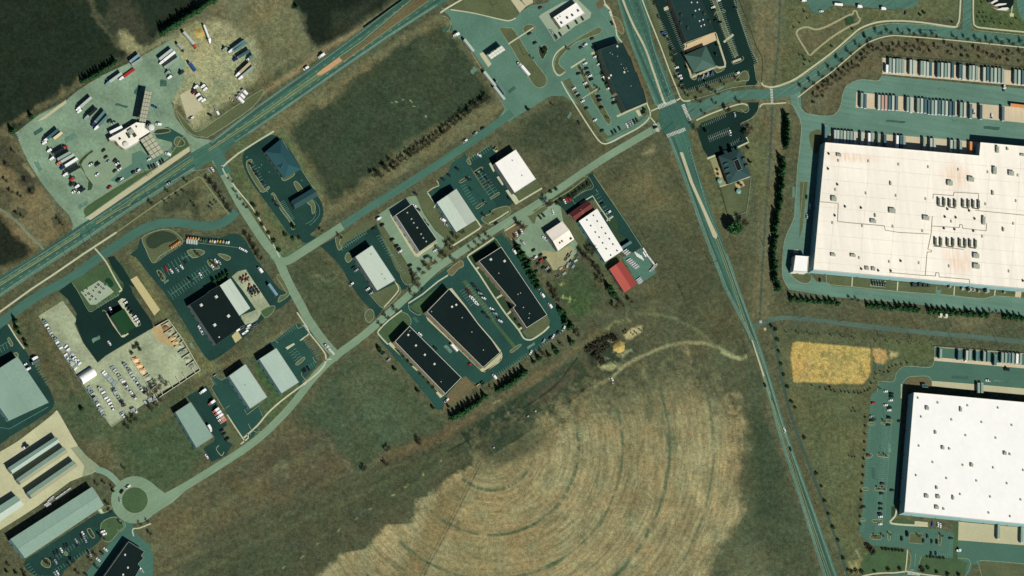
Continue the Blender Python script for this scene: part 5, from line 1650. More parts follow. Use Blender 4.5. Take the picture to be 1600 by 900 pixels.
sk2 = [(1434,622),(1465,629.5),(1511.5,634),(1559,637.5),(1439,651.5),(1486.5,656),(1533.5,660),(1580.5,664.5),(1435.5,697),(1508.5,680.5),(1555.5,684.5),(1457,722.5),(1504,727),(1551.5,731),(1598.5,735),(1431,743),(1478.5,747.5),(1525.5,751.5),(1573,755.5),(1500,772.5),(1547,776.5),(1594.5,781),(1544.5,801.5),(1578,807)]
big2 = [(1448,638,3.6,3.4,1.8),(1500.5,640,2.2,4.2,1.8),(1472.5,700,3,3,1.8),(1569.5,708.5,3.2,3,1.8),(1517.5,727,3,3.2,1.8),(1463,762.5,2,2.6,1.6),(1447,775.5,4,3.2,1.8),(1465,776.5,4,3.2,1.8),(1463,793,4,3.2,1.8),(1488.5,778,1.8,3.8,1.8),(1483,701.5,1.8,1.8,1.2),(1577.5,710,1.8,1.8,1.2),(1474,795.5,1.8,1.8,1.2),(1461,676,2,3,1.5)]
u2 = [(x, y, 1.5,1.7,1.0, M['unit'], 'skylight', -0.085) for x, y in sk2] + [(x, y, a, b, c, M['unit'], 'rooftop_unit', -0.085) for x, y, a, b, c in big2]
flat_building('warehouse', 'bright white warehouse with scattered skylights beside the long car park', 'warehouse',
              pts([1428, 613, 1690, 636.5, 1680, 827, 1600, 819.5, 1413, 800.5]), 11, M['roof_wh2'], M['wall_teal'], M['coping'], 0.4, 0.4, 22, u2, size=(1.6, 1.2))
flat_building('guard_house', 'small blue roofed utility shed at the corner of the second warehouse', 'shed', pts([1441,600,1449,600.5,1450.5,605.5,1442,605]),3, M['roof_blue'], M['wall_grey'], M['coping_grey'],0.2,0.2)
# -- workshops along the drive --------------------------------------
def vents(lst, m='unit_white', s=1.6, h=0.9):
 return [(x, y, s, s, h, M[m], 'rooftop_unit') for x, y in lst]
flat_building('workshop', 'pale grey flat roofed workshop with stalls on both sides by the junction', 'workshop', pts([555,401,581.5,383,618,438,589.5,454.5]),7, M['roof_grey'], M['wall_grey'], M['coping_grey'],0.15,0.25, units=vents([(580,397.5),(597,429),(602,436)], 'unit', 1.0,0.6))
flat_building('workshop', 'black roofed workshop beside the pale asphalt forecourt', 'workshop', pts([618,336,644.5,318,683,374.5,655.5,394]),7.3, M['roof_dark'], M['wall_white'], M['coping'],0.3,0.3,
              units=vents([(636, 332.5), (642.5, 342.5), (646, 348.5), (651.5, 356), (657.5, 366), (661, 372), (665.5, 377.5)], 'unit', 1.4))
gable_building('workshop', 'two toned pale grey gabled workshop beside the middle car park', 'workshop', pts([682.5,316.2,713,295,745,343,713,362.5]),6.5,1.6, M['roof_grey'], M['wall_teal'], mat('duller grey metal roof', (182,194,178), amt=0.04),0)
flat_building('workshop', 'bright white flat roofed building next to the dark stall lot', 'building', pts([773.7,255,806,233.7,837.5,280,804.4,301.5]),7, M['roof_white'], M['wall_grey'], M['coping'],0.2,0.3, units=vents([(800.5,251),(815.5,274.5)], 'unit', 1.0,0.7))
gable_building('garage', 'small square white roofed garage in the cluttered repair yard', 'garage', pts([853,362.5,878.7,345.6,897.5,373.7,872,392]),5.5,1.8, mat('stained white metal roof', (248,240,222), amt=0.06, streak=(0.83,0.55,0.6,0.06)), M['wall_grey'], None, 1, units=[(874.5,379.5,1.4,1.4,0.7),(878,377,1.4,1.4,0.7),(892,373,1.4,2,0.7)])
v12 = [(927,337),(917,344),(933,346),(923,353),(940,356),(930,363),(946,365),(936,371),(952,373.5),(941.5,380),(957.5,382),(947,389),(964,392),(954,399)]
gable_building('showroom', 'long white metal roofed showroom with two rows of dark roof vents', 'showroom', pts([904.4,345.6,933,326,973.7,391,945.6,409.4]),6,1.2, M['roof_white'], M['wall_teal'], None, 0, units=[(x, y, 1.2,1.2,0.8) for x, y in v12])
gable_building('front_office', 'maroon shingled office wing in front of the long white showroom', 'office', pts([888,334,917,313.5,927,325,898,345.5]),3.4,2.6, M['roof_maroon'], M['wall_tan'], None, 1)
gable_building('porch', 'small red gabled entrance porch of the maroon office wing', 'porch', pts([903,329,909,325,914.5,332,908.5,336]),3.6,2.2, mat('red porch roof', (170,92,82)), M['wall_tan'], None, 0)
gable_building('storage_barn', 'red metal roofed barn beside the open yard of stacked white troughs', 'barn', pts([951.9,420.6,970.6,407,995,443.7,975.6,457]),5,1.6, M['roof_red'], M['wall_grey'], mat('deeper red metal roof', (160,72,64), amt=0.05),0)
flat_building('office_block', 'black roofed office block with planted frontage, easternmost of three', 'office block', pts([748,408,783.3,385.6,855,492,823,512.5,801.5,480.5,805.5,477]),7.5, M['roof_dark'], M['wall_tan'], M['coping'],0.4,0.3,
              units=vents([(766.5, 405.5), (788, 408)], 'unit_white', 2.2) + vents([(779, 427), (813, 458), (827, 490), (809, 460), (817.5, 480.5), (826, 497)], 'unit', 1.0, 0.6))
flat_building('office_block', 'black roofed office block with stepped eastern wall, middle one of three', 'office block', pts([666.9,486.9,701.9,451,726,478,728.5,481,746,504.5,748,507,766,528,768.5,531,781.5,550.6,755,574.4]),7.5, M['roof_dark'], M['wall_tan'], M['coping'],0.4,0.3,
              units=vents([(712.5, 476.5), (706, 479.5)], 'unit_white', 1.8) + vents([(674, 487), (722, 496.5), (737, 519), (755, 547)], 'unit', 1.0, 0.6))
flat_building('office_block', 'black roofed office block nearest the meadow, westernmost of three', 'office block', pts([617,533.7,640,509.4,721,590,696,615.6]),7.2, M['roof_dark'], M['wall_tan'], M['coping'],0.4,0.3,
              units=vents([(637.5, 523.5), (649.5, 540), (663.5, 554.5), (678.5, 569)], 'unit_white', 1.8) + vents([(689, 596.5), (640, 517)], 'unit', 0.9, 0.6))
flat_building('dealership', 'large black roofed dealership with a white metal shed joined to its side', 'dealership', pts([296,476,326,457,326,455,343,445.6,383,506.5,337.5,538.5]),6.5, M['roof_dark'], M['wall_green'] if 'wall_green' in M else M['wall_grey'], M['coping_dark'],0.3,0.3,
              units=vents([(314, 477), (337.5, 464), (335, 508), (356.5, 494)], 'unit_white', 2.6, 1.2) + vents([(342, 527)], 'unit_white', 1.2))
gable_building('metal_shed', 'ribbed white metal shed joined to the black roofed dealership', 'shed', pts([343.5,446,360,435,391,481.5,374,493.5]),5.6,0.9, M['roof_grey'], M['wall_grey'], None, 0)
for pl, lb in ((pts([361,472,367,468.5,379,487,373.5,490.5]), 'bright white panel roof lower on the metal shed'), ):
 pass
flat_building('workshop', 'light green grey flat roofed workshop, upper one beside the grass gap', 'workshop', pts([405,561,431.9,543.7,467.5,597.5,440,615]),6.5, M['roof_lgreen'], M['wall_teal'], M['coping_grey'],0.12,0.25)
flat_building('workshop', 'light green grey flat roofed workshop, lower one beside the grass gap', 'workshop', pts([357.5,587.5,383.7,568.7,418,620.6,391,638.7]),6.5, M['roof_lgreen'], M['wall_teal'], M['coping_grey'],0.12,0.25, units=vents([(383,602)], 'unit', 0.9,0.5))
flat_building('workshop', 'green grey roofed workshop beside the row of white box trucks', 'workshop', pts([274,644,298,628,333.5,683,307,700]),5.6, M['roof_green'], M['wall_teal'], M['coping_grey'],0.12,0.25)
gable_building('retail_shed', 'dark green metal roofed shop on the black lot', 'shop', pts([173,494,193.7,482,211.5,510.5,192.5,524]),5,1.2, M['roof_dgreen'], M['wall_tan'], None, 0)
gable_building('workshop', 'big pale green gabled workshop at the left edge of the view', 'workshop', pts([-30,594,27.5,557,76,629,14,657.5]),7,1.6, mat('pale green panel roof', (138,166,148), amt=0.04), M['wall_teal'], M['roof_green'],0)
gable_building('workshop', 'long green grey roofed workshop beside the roundabout', 'workshop', pts([16,842.5,144,760.5,162.5,790,39,872.5]),6.8,0.9, M['roof_green'], M['wall_teal'], None, 1)
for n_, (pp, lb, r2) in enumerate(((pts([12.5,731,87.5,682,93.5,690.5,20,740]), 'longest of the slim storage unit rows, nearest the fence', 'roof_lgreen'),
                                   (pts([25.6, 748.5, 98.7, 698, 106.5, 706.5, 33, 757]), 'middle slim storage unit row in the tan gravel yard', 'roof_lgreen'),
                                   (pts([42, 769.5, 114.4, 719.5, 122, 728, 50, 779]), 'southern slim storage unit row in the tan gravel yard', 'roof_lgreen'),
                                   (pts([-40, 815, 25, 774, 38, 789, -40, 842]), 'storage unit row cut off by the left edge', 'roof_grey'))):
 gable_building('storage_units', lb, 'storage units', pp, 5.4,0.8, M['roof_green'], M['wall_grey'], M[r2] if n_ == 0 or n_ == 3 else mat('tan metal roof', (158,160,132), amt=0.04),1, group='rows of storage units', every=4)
flat_building('office_block', 'black roofed building cut off by the bottom edge below the roundabout', 'office block', pts([201,846,226,861.5,221,868,224.5,872,216,881,220,886,204,915,152,915]),7, M['roof_dark'], M['wall_tan'], M['coping_grey'],0.4,0.3, units=vents([(199.5,887),(192,898),(195,867)], 'unit_white', 1.6))
# -- dark hip roofed office -----------------------------------------
hb, hh, rr = hip_building('office', 'dark blue hip roofed office in the black lot', 'office', pts([414,237.5,439,217,471,264,444,279]),4.2,3.6,(0.32,0.72), M['roof_blue'], M['wall_tan'])
gable_building('entrance_wing', 'teal gabled wing on the front of the hip roofed office', 'wing', pts([431,258,438,246,449,254,443,268]),4.4,2.2, M['roof_blue'], M['wall_tan'], None, 1)
gable_building('drive_canopy', 'dark gabled drive through canopy behind the hip roofed office', 'canopy', pts([455,314,489,293.5,497,306,461,327]),4,1.6, M['roof_blue'], M['wall_tan'], M['roof_slate'],1)
# -- truck stop ------------------------------------------------------
ts = flat_building('truck_stop', 'white roofed truck stop building between the two fuel canopies', 'truck stop', pts([213,191,227,192.5,227,200,236.5,206.5,220,217,216,223,206,229,196,233.5,186,227,181,220,172,220,170,216,190,205]),4.6, mat('cream roof membrane', (250,244,226), amt=0.05), M['wall_tan'], M['coping'],0.4,0.4,
                   units=[(204, 206, 5.5, 5, 1.6, M['unit'], 'rooftop_unit', 0.6), (209.5, 211, 3, 4, 1.4, M['unit_dark'], 'rooftop_unit', 0.6), (200, 212, 2, 5, 1.2, M['unit_dark'], 'rooftop_unit', 0.6), (187, 217, 2, 1.6, 1, M['unit_dark'], 'rooftop_unit', 0.6), (213, 198, 1.4, 1.4, 0.7, M['unit_dark'], 'roof_fan', 0.6)])
for x, y, lb in ((197,226, 'low round turret with a cream ring on the southwest corner of the truck stop'),(236.8,199, 'round white topped turret on the northeast corner of the truck stop')):
 zt = 5.8
 p = P(x, y, zt)
 t_ = empty('turret', (p.x, p.y, 0), lb, 'turret')
 MB().tube((p.x, p.y, 0),(p.x, p.y, 4.4),4.4, None, 24).build('turret_wall', M['wall_grey'], t_)
 MB().tube((p.x, p.y, 4.402),(p.x, p.y, zt),2.9, None, 24).build('turret_drum', M['coping'], t_)
 MB().tube((p.x, p.y, zt + 0.002),(p.x, p.y, zt + 0.3),2.4,2.0,24).build('turret_cap', M['unit_white'], t_)
canopy('fuel_canopy', 'long diesel canopy of pale panels casting a black shadow north of the truck stop', 'fuel canopy', pts([226.6,141.3,238,143.5,227.8,191,217.3,189.5]),7.5, mat('canopy panels', (178,178,152), amt=0.06),10,(3,8),0.6, M['unit_dark'])
canopy('fuel_canopy', 'square car fuel canopy of pale panels beside the highway driveway', 'fuel canopy', pts([218.5,218.5,236,207.5,256.5,238.5,239,249]),5.6, mat('canopy panels', (178,178,152), amt=0.06),6,(3,5),0.6, M['unit_dark'])
canopy('fuel_canopy', 'ribbed white fuel canopy in the broad lot of the shopping strip', 'fuel canopy', pts([762.5,86.5,784,71,790,78,767.5,92.5]),6.2, M['coping'],6,(5,2),0.6, M['unit'])
# -- shopping strip ---------------------------------------------------
sm_ = [(970 + random.uniform(-20,25),110 + random.uniform(-35,50)) for _ in range(26)]
sm_ = [q for q in sm_ if 0.47 * (q[1] - 77) + 948 < q[0] < 0.40 * (q[1] - 68) + 966 and q[1] < 165]
flat_building('shopping_strip', 'long dark roofed shopping strip with a ragged eastern edge beside the main road', 'shopping strip', pts([937,77,964,68,973,66,982.5,86,985,88,992.5,111,995,113,1003,136,1005,138,1010.5,160,977,174,965,148,962,145,947,108]),8.5, M['roof_teal'], M['wall_tan'], M['coping_dark'],0.6,0.4,
              units=vents(sm_, 'unit', 0.8, 0.5) + vents([(975, 113), (954, 118), (951, 122), (964, 72.5)], 'unit_white', 1.8))
flat_building('bank', 'small bright white roofed bank with drive lanes at the top of the shop lot', 'bank', pts([865,27,900.5,3.7,914,21,877,44]),5, M['roof_white'], M['wall_tan'], M['coping'],0.4,0.35, units=vents([(877,36),(886,28),(894,24),(903,17)], 'unit_dark', 1.8,1.1) + vents([(871,29),(875,26)], 'unit_dark', 0.8,0.8))
flat_building('hotel', 'tall dark teal roofed hotel cut off by the top edge', 'hotel', pts([1040,-22,1073,66,1116,50,1088,-22]),8, M['roof_teal'], M['wall_tan'], M['coping_dark'],0.6,0.4,
              units=vents([(1086, 17), (1092, 15), (1092.5, 33), (1098, 31), (1095, 41), (1100, 39), (1080, 4), (1089, 4)], 'unit_white', 1.3) + vents([(1064, 24), (1074, 44), (1063, 36), (1084, 26), (1100, 22), (1108, 34)], 'unit_dark', 2.6, 1.4))
hip_building('restaurant', 'grey green hip roofed restaurant south of the hotel', 'restaurant', pts([1069,86,1103,71.5,1119,104,1084,113.5]),4.2,4.4,(0.42,0.56), M['roof_shingle'], M['wall_brick'],0.8)
hip_, hz, rr = hip_building('inn', 'dark gabled hip roofed inn with a flat roof well beside the main road', 'inn', pts([1122.5,244,1156,232.5,1173,275,1138,288]),4.4,4.0,(0.35,0.65), M['roof_slate'], M['wall_brick'],0.6)
bm = MB()
q_ = ccw([P(x, y, hz + 4.0) for x, y in ((1145.5,251.5),(1153,248),(1159.5,264.5),(1151.5,268))])
bm.prism([(v.x, v.y) for v in q_], hz + 2.0, hz + 4.2)
bm.build('roof_well', M['roof_dark'], hip_)
bm = MB()
qi_ = inset(q_, 0.35)
n = 4
bm.add([Vector((v.x, v.y, hz + 4.5)) for v in q_] + [Vector((v.x, v.y, hz + 4.5)) for v in qi_] + [Vector((v.x, v.y, hz + 4.15)) for v in q_],[(i, (i + 1) % 4,4 + (i + 1) % 4,4 + i) for i in range(4)] + [(8 + i, 8 + (i + 1) % 4,(i + 1) % 4, i) for i in range(4)])
bm.build('roof_well_coping', M['coping_grey'], hip_)
for x, y, dx, dy in ((1135,255,-1,0.4),(1137,263,-1,0.4),(1139,272,-1,0.4),(1160,248,1,-0.4),(1164,259,1,-0.4),(1135,240,-0.4,-1),(1147,236,-0.4,-1)):
 p0 = P(x, y, hz + 1.2)
 p1 = P(x + dx * 5, y + dy * 5, hz + 1.2)
 d_ = (p1 - p0).normalized()
 s_ = Vector((-d_.y, d_.x, 0)) * 1.9
 bm = MB()
 A_, B_ = p0 - d_ * 1.0, p0 + d_ * 3.4
 bm.add([A_ - s_ + Vector((0,0,0.2)), B_ - s_ - Vector((0,0,0.9)), B_ + s_ - Vector((0,0,0.9)), A_ + s_ + Vector((0,0,0.2)), A_ + Vector((0,0,1.9)), B_ + Vector((0,0,0.9))],
           [(0, 1, 5, 4), (3, 4, 5, 2), (1, 2, 5), (0, 4, 3)])
 bm.build('dormer', M['roof_slate'], hip_)
flat_building('depot', 'dark roofed building with jagged white gables in the top right corner', 'building', pts([1546,-20,1548,2,1556,10,1562,13,1578,15,1584,6,1586,-20]),6, M['roof_dark'], M['wall_tan'], M['coping_dark'],0.4,0.4)
for k, pp in enumerate((pts([1548,4,1556,-1,1560,1,1550,6]), pts([1553,9,1560,5.5,1573,5,1572,7,1558,9.5]), pts([1557,15,1566,12,1574,11.5,1577,13,1572,16,1560,15.5]))):
 w_ = ccw([P(x, y, 7.5) for x, y in pp])
 c_ = sum(w_, Vector()) / len(w_)
 r_ = empty('awning', (c_.x, c_.y, 0),['small white gable end, upper left on the dark depot', 'long white gable canopy across the middle of the dark depot', 'white gable canopy over the lower end of the dark depot'][k], 'awning')
 MB().prism([(v.x, v.y) for v in w_],7.0,7.5).build('awning_roof', M['coping'], r_)
 MB().tube((c_.x, c_.y, 0),(c_.x, c_.y, 6.99),0.2).build('post', M['steel'], r_)
A_, B_, C_, D_ = P(119.5,588,0), P(141,573,0), P(150,588,0), P(129,601,0)
c_ = (A_ + B_ + C_ + D_) / 4
hut = empty('arched_shelter', (c_.x, c_.y, 0), 'white arched fabric shelter in the machinery yard', 'shelter')
ax0, ax1 = (A_ + D_) / 2,(B_ + C_) / 2
wd = (D_ - A_).length / 2
sd_ = (D_ - A_).normalized()
bm = MB()
rg0, rg1 = [],[]
for i in range(15):
 a_ = math.pi * i / 14
 o_ = sd_ * (-math.cos(a_) * wd) + Vector((0,0, math.sin(a_) * 4.8))
 rg0.append(ax0 + o_)
 rg1.append(ax1 + o_)
n = 15
bm.add(rg0 + rg1,[(i, i + 1, n + i + 1, n + i) for i in range(n - 1)])
bm.build('fabric_roof', M['roof_white'], hut)
bm = MB()
bm.add(rg0,[tuple(range(n))])
bm.build('end_panel', M['coping_grey'], hut)
bm = MB()
bm.add(rg1,[tuple(reversed(range(n)))])
bm.build('end_panel', M['coping_grey'], hut)
# ------------------------------------------------------------------ vehicles
PAINT = {'white': (250,250,246), 'silver': (168,180,178), 'black': (12,18,20), 'dark': (26,36,38), 'red': (176,44,36), 'maroon': (92,30,30), 'blue': (36,84,140), 'navy': (24,40,92),
         'teal': (94, 130, 128), 'pale green': (144, 168, 152), 'grey': (150, 168, 154), 'dull blue': (76, 110, 114), 'tan': (190, 176, 140), 'cream': (232, 214, 166), 'orange': (226, 150, 84), 'pink': (196, 164, 146),
         'salmon': (206, 130, 108), 'light blue': (124, 160, 172), 'yellow': (206, 178, 84), 'green': (64, 104, 70), 'dark teal': (60, 98, 104), 'pale grey': (186, 198, 182)}
def paint(c):
 return mat(c + ' paint', PAINT[c], rough=0.45, amt=0.03, scale=0.8, big=0, spec=0.35)
TYRE = mat('tyre rubber', (28,30,30), amt=0.05)
LIGHTM = mat('lamp lens', (225,225,215), rough=0.2, amt=0, big=0, spec=0.4)
PROTO = {}
NCOUNT = {}
def copy_tree(o, parent=None):
 c = o.copy()
 COL.objects.link(c)
 if parent is not None:
  c.parent = parent
 for ch in list(o.children):
  copy_tree(ch, c)
 return c
def place(key, maker, loc, rz, label, group, scale=None):
 """first call uses the model itself, later calls copy it with its parts"""
 if key not in PROTO:
  o = maker()
  PROTO[key] = o
 else:
  o = copy_tree(PROTO[key])
 o.location = loc
 o.rotation_euler = (0,0, rz)
 o.scale = scale if scale else (1,1,1)
 o['label'] = label
 if group:
  o['group'] = group
 elif 'group' in o:
  del o['group']
 return o
def wheel(root, x, y, r=0.34, w=0.24):
 MB().tube((x, y - w / 2, r),(x, y + w / 2, r), r, None, 10).build('wheel', TYRE, root)
def ring(x, hw, z0, z1, ch=0.12):
 return [Vector((x, -hw, z0)), Vector((x, hw, z0)), Vector((x, hw, z1 - ch)), Vector((x, hw - ch, z1)), Vector((x, -hw + ch, z1)), Vector((x, -hw, z1 - ch))]
def make_car(kind, c):
 nm = {'sedan': 'parked_car', 'suv': 'parked_suv', 'pickup': 'pickup_truck', 'van': 'delivery_van'}[kind]
 r = empty(nm, (0,0,0), '', {'sedan': 'car', 'suv': 'car', 'pickup': 'pickup', 'van': 'van'}[kind])
 L, Wd, zb, zh = {'sedan': (4.7,1.84,0.9,1.45), 'suv': (4.9,1.95,1.05,1.75), 'pickup': (5.6,2.0,1.1,1.85), 'van': (5.8,2.05,1.2,2.3)}[kind]
 h = Wd / 2
 p = paint(c)
 bm = MB()
 bm.loft([ring(-L / 2, h * 0.8,0.45, zb - 0.12), ring(-L / 2 + 0.35, h, 0.3, zb), ring(L / 2 - 0.9, h, 0.3, zb - 0.02), ring(L / 2 - 0.2, h * 0.88,0.35, zb - 0.2), ring(L / 2, h * 0.7,0.45, zb - 0.32)])
 bm.build('body', p, r)
 if kind == 'sedan':
  x0, x1, x2, x3 = -1.9,-1.2,0.35,1.15
 elif kind == 'suv':
  x0, x1, x2, x3 = -2.3,-2.05,0.45,1.2
 elif kind == 'van':
  x0, x1, x2, x3 = -2.8,-2.7,1.2,2.1
 else:
  x0, x1, x2, x3 = -0.55,-0.4,0.75,1.5
 hw0, hw1 = h - 0.06, h - 0.24
 zr = zh
 g = MB()
 base = [Vector((x0,-hw0, zb - 0.02)), Vector((x3,-hw0 * 0.92, zb - 0.02)), Vector((x3, hw0 * 0.92, zb - 0.02)), Vector((x0, hw0, zb - 0.02))]
 topr = [Vector((x1,-hw1, zr - 0.05)), Vector((x2,-hw1, zr - 0.05)), Vector((x2, hw1, zr - 0.05)), Vector((x1, hw1, zr - 0.05))]
 g.loft([base, topr])
 g.build('windows', M['glass'], r)
 t = MB()
 t.loft([[q + Vector((0,0,0.0)) for q in topr],[Vector((x1 + 0.08,-hw1 + 0.08, zr)), Vector((x2 - 0.08,-hw1 + 0.08, zr)), Vector((x2 - 0.08, hw1 - 0.08, zr)), Vector((x1 + 0.08, hw1 - 0.08, zr))]])
 t.build('roof', p, r)
 if kind == 'van':
  MB().box((-0.9,0,1.66),(3.6, Wd + 0.02,0.9)).build('side_panel', p, r)
 if kind == 'pickup':
  MB().box((-1.7,0, zb + 0.02),(1.9, Wd - 0.4,0.03)).build('cargo_bed', mat('bed liner', (34,40,40)), r)
 for x in (-L * 0.29, L * 0.31):
  for y in (-h + 0.08, h - 0.08):
   wheel(r, x, y)
 for y in (-h * 0.6, h * 0.6):
  MB().box((L / 2 - 0.08, y, zb - 0.42),(0.12,0.36,0.16)).build('headlight', LIGHTM, r)
 return r
def add_tractor(r, x, c, sleeper=True):
 """cab with its nose at x, facing +x"""
 p = paint(c)
 bm = MB()
 bm.loft([ring(x - 0.3,0.85,0.6,1.75), ring(x - 1.9,1.0,0.6,1.95)])
 bm.build('hood', p, r)
 bm = MB()
 bm.loft([ring(x - 1.9,1.15,0.7,2.5), ring(x - 2.5,1.2,0.7,3.0), ring(x - (4.4 if sleeper else 3.4),1.2,0.7,3.7 if sleeper else 3.0)])
 bm.build('cab', p, r)
 MB().loft([[Vector((x - 1.87,-1.0,1.98)), Vector((x - 1.87,1.0,1.98)), Vector((x - 2.4,1.02,2.88)), Vector((x - 2.4,-1.02,2.88))],[Vector((x - 1.92,-1.0,1.98)), Vector((x - 1.92,1.0,1.98)), Vector((x - 2.45,1.02,2.88)), Vector((x - 2.45,-1.02,2.88))]]).build('windscreen', M['glass'], r)
 MB().box((x - 3.6,0,0.85),(6.4,0.9,0.3)).build('chassis', M['unit_dark'], r)
 for xx in (x - 1.1, x - 5.2, x - 6.4):
  for y in (-1.0,1.0):
   wheel(r, xx, y, 0.5,0.4)
 for y in (-1.22,1.22):
  MB().tube((x - 2.9, y, 1.0),(x - 2.9, y, 3.9),0.09, None, 6).build('exhaust_stack', M['steel'], r)
def add_trailer(r, x0, L, c, wheels=True, bars=True, h=4.0):
 """box trailer from x0 (front) back to x0-L"""
 p = paint(c)
 bm = MB()
 bm.box((x0 - L / 2,0,(1.15 + h) / 2),(L, 2.55, h - 1.15))
 n = int(L / 1.2)
 for i in range(1, n):
  bm.box((x0 - L * i / n, 0, h + 0.012),(0.07,2.4,0.05))
 bm.build('trailer_body', p, r)
 MB().box((x0 - L - 0.04,0,2.6),(0.08,2.4,2.6)).build('rear_door', paint('pale grey'), r)
 MB().box((x0 + 0.06,0, h - 0.75),(0.24,2.5,1.4)).build('front_rail', paint('white'), r)
 MB().box((x0 - L + 0.1,0,0.65),(0.12,2.3,0.12)).build('underride_bar', paint('white'), r)
 for y in (-0.8,0.8):
  MB().tube((x0 - 2.4, y, 0),(x0 - 2.4, y, 1.15),0.09, None, 6).build('landing_leg', M['steel'], r)
 for xx in (x0 - L + 1.4, x0 - L + 2.7):
  for y in (-0.95,0.95):
   wheel(r, xx, y, 0.5,0.5)
def make_trailer(L, c):
 r = empty('semi_trailer', (0,0,0), '', 'trailer')
 add_trailer(r, L / 2, L, c)
 return r
def make_semi(cc, tc, L, kind):
 r = empty('semi_truck', (0,0,0), '', 'truck')
 x = (L + 5) / 2
 add_tractor(r, x, cc)
 x0 = x - 5
 if kind == 'box':
  add_trailer(r, x0, L, tc)
 elif kind == 'tank':
  MB().tube((x0,0,2.3),(x0 - L, 0,2.3),1.05, None, 14).build('tank', paint(tc), r)
  MB().box((x0 - L / 2,0,1.1),(L, 0.8,0.25)).build('tank_frame', M['steel'], r)
  for xx in (x0 - L + 1.2, x0 - L + 2.5):
   for y in (-0.95,0.95):
    wheel(r, xx, y, 0.5,0.5)
 else:
  MB().box((x0 - L / 2,0,1.45),(L, 2.5,0.28)).build('flat_deck', paint(tc), r)
  MB().box((x0 - 0.1,0,2.2),(0.15,2.5,1.3)).build('headboard', M['steel'], r)
  for xx in (x0 - L + 1.2, x0 - L + 2.5):
   for y in (-0.95,0.95):
    wheel(r, xx, y, 0.5,0.5)
 return r
def make_tractor(c):
 r = empty('semi_tractor', (0,0,0), '', 'truck')
 add_tractor(r, 3.4, c)
 return r
def make_boxtruck(cc, bc, L=5.0):
 r = empty('box_truck', (0,0,0), '', 'truck')
 x = (L + 2.2) / 2
 p = paint(cc)
 MB().loft([ring(x, 0.9,0.5,1.3), ring(x - 0.5,1.0,0.45,1.5), ring(x - 0.9,1.02,0.45,2.35), ring(x - 2.0,1.02,0.45,2.4)]).build('cab', p, r)
 MB().loft([[Vector((x - 0.5,-0.9,1.55)), Vector((x - 0.5,0.9,1.55)), Vector((x - 0.82,0.9,2.3)), Vector((x - 0.82,-0.9,2.3))],[Vector((x - 0.55,-0.9,1.52)), Vector((x - 0.55,0.9,1.52)), Vector((x - 0.87,0.9,2.28)), Vector((x - 0.87,-0.9,2.28))]]).build('windscreen', M['glass'], r)
 MB().box((x - 2.2 - L / 2,0,2.1),(L, 2.4,2.4)).build('cargo_box', paint(bc), r)
 MB().box((x - 3.2,0,0.75),(L + 1.5,0.9,0.25)).build('chassis', M['unit_dark'], r)
 for xx in (x - 0.9, x - 1.6 - L * 0.7):
  for y in (-0.95,0.95):
   wheel(r, xx, y, 0.42,0.3)
 return r
def make_bus(c):
 r = empty('bus', (0,0,0), '', 'bus')
 p = paint(c)
 MB().loft([ring(-4.6,1.15,0.5,2.9,0.3), ring(3.6,1.2,0.45,2.95,0.3), ring(4.4,1.1,0.5,2.4,0.3), ring(4.7,1.0,0.55,1.5,0.2)]).build('body', p, r)
 for y in (-1.205,1.205):
  MB().box((-0.5, y, 2.0),(7.6,0.04,0.7)).build('side_window', M['glass'], r)
 for xx in (-2.8,3.0):
  for y in (-1.05,1.05):
   wheel(r, xx, y, 0.48,0.3)
 return r
def make_loader(c):
 r = empty('compact_loader', (0,0,0), '', 'machine')
 p = paint(c)
 MB().loft([ring(-1.5,0.6,0.5,1.3), ring(-0.4,0.7,0.45,1.45), ring(0.9,0.6,0.45,1.1)]).build('body', p, r)
 MB().box((-0.3,0,1.75),(1.1,1.0,0.75),0,0.9).build('cab_window', M['glass'], r)
 MB().box((-0.3,0,2.17),(1.2,1.1,0.08)).build('cab_roof', p, r)
 for y in (-0.78,0.78):
  MB().tube((-1.0, y, 1.4),(1.5, y, 0.75),0.09, None, 6).build('lift_arm', p, r)
 MB().loft([[Vector((1.4,-0.9,0.1)), Vector((2.1,-0.9,0.1)), Vector((2.1,-0.9,0.2)), Vector((1.4,-0.9,0.8))],[Vector((1.4,0.9,0.1)), Vector((2.1,0.9,0.1)), Vector((2.1,0.9,0.2)), Vector((1.4,0.9,0.8))]]).build('bucket', M['unit_dark'], r)
 for xx in (-0.95,0.55):
  for y in (-0.75,0.75):
   wheel(r, xx, y, 0.45,0.32)
 return r
def make_flat(c):
 r = empty('utility_trailer', (0,0,0), '', 'trailer')
 MB().box((0,0,0.65),(4.4,1.7,0.14)).build('deck', paint(c), r)
 for y in (-0.85,0.85):
  MB().box((0, y, 0.98),(4.4,0.08,0.08)).build('side_rail', paint('white'), r)
 MB().box((-2.2,0,1.0),(0.08,1.7,0.7)).build('tail_ramp', M['steel'], r)
 MB().tube((2.2,0.5,0.6),(3.3,0,0.5),0.06, None, 6).tube((2.2,-0.5,0.6),(3.3,0,0.5),0.06, None, 6).build('drawbar', M['steel'], r)
 for xx in (-0.5,0.35):
  for y in (-0.98,0.98):
   wheel(r, xx, y, 0.34,0.22)
 return r
def make_trough(c):
 r = empty('trough_section', (0,0,0), '', 'trough')
 p = paint(c)
 MB().box((0,0,0.15),(5.6,1.3,0.3)).build('floor_slab', p, r)
 for y in (-0.62,0.62):
  MB().box((0, y, 0.55),(5.6,0.14,1.1)).build('side_wall', p, r)
 return r
def ang_px(x, y, deg, h=0):
 a = math.radians(deg)
 return heading(x, y, x + 10 * math.cos(a), y - 10 * math.sin(a))
CW = {'sedan': 'sedan', 'suv': 'large car', 'pickup': 'pickup', 'van': 'van'}
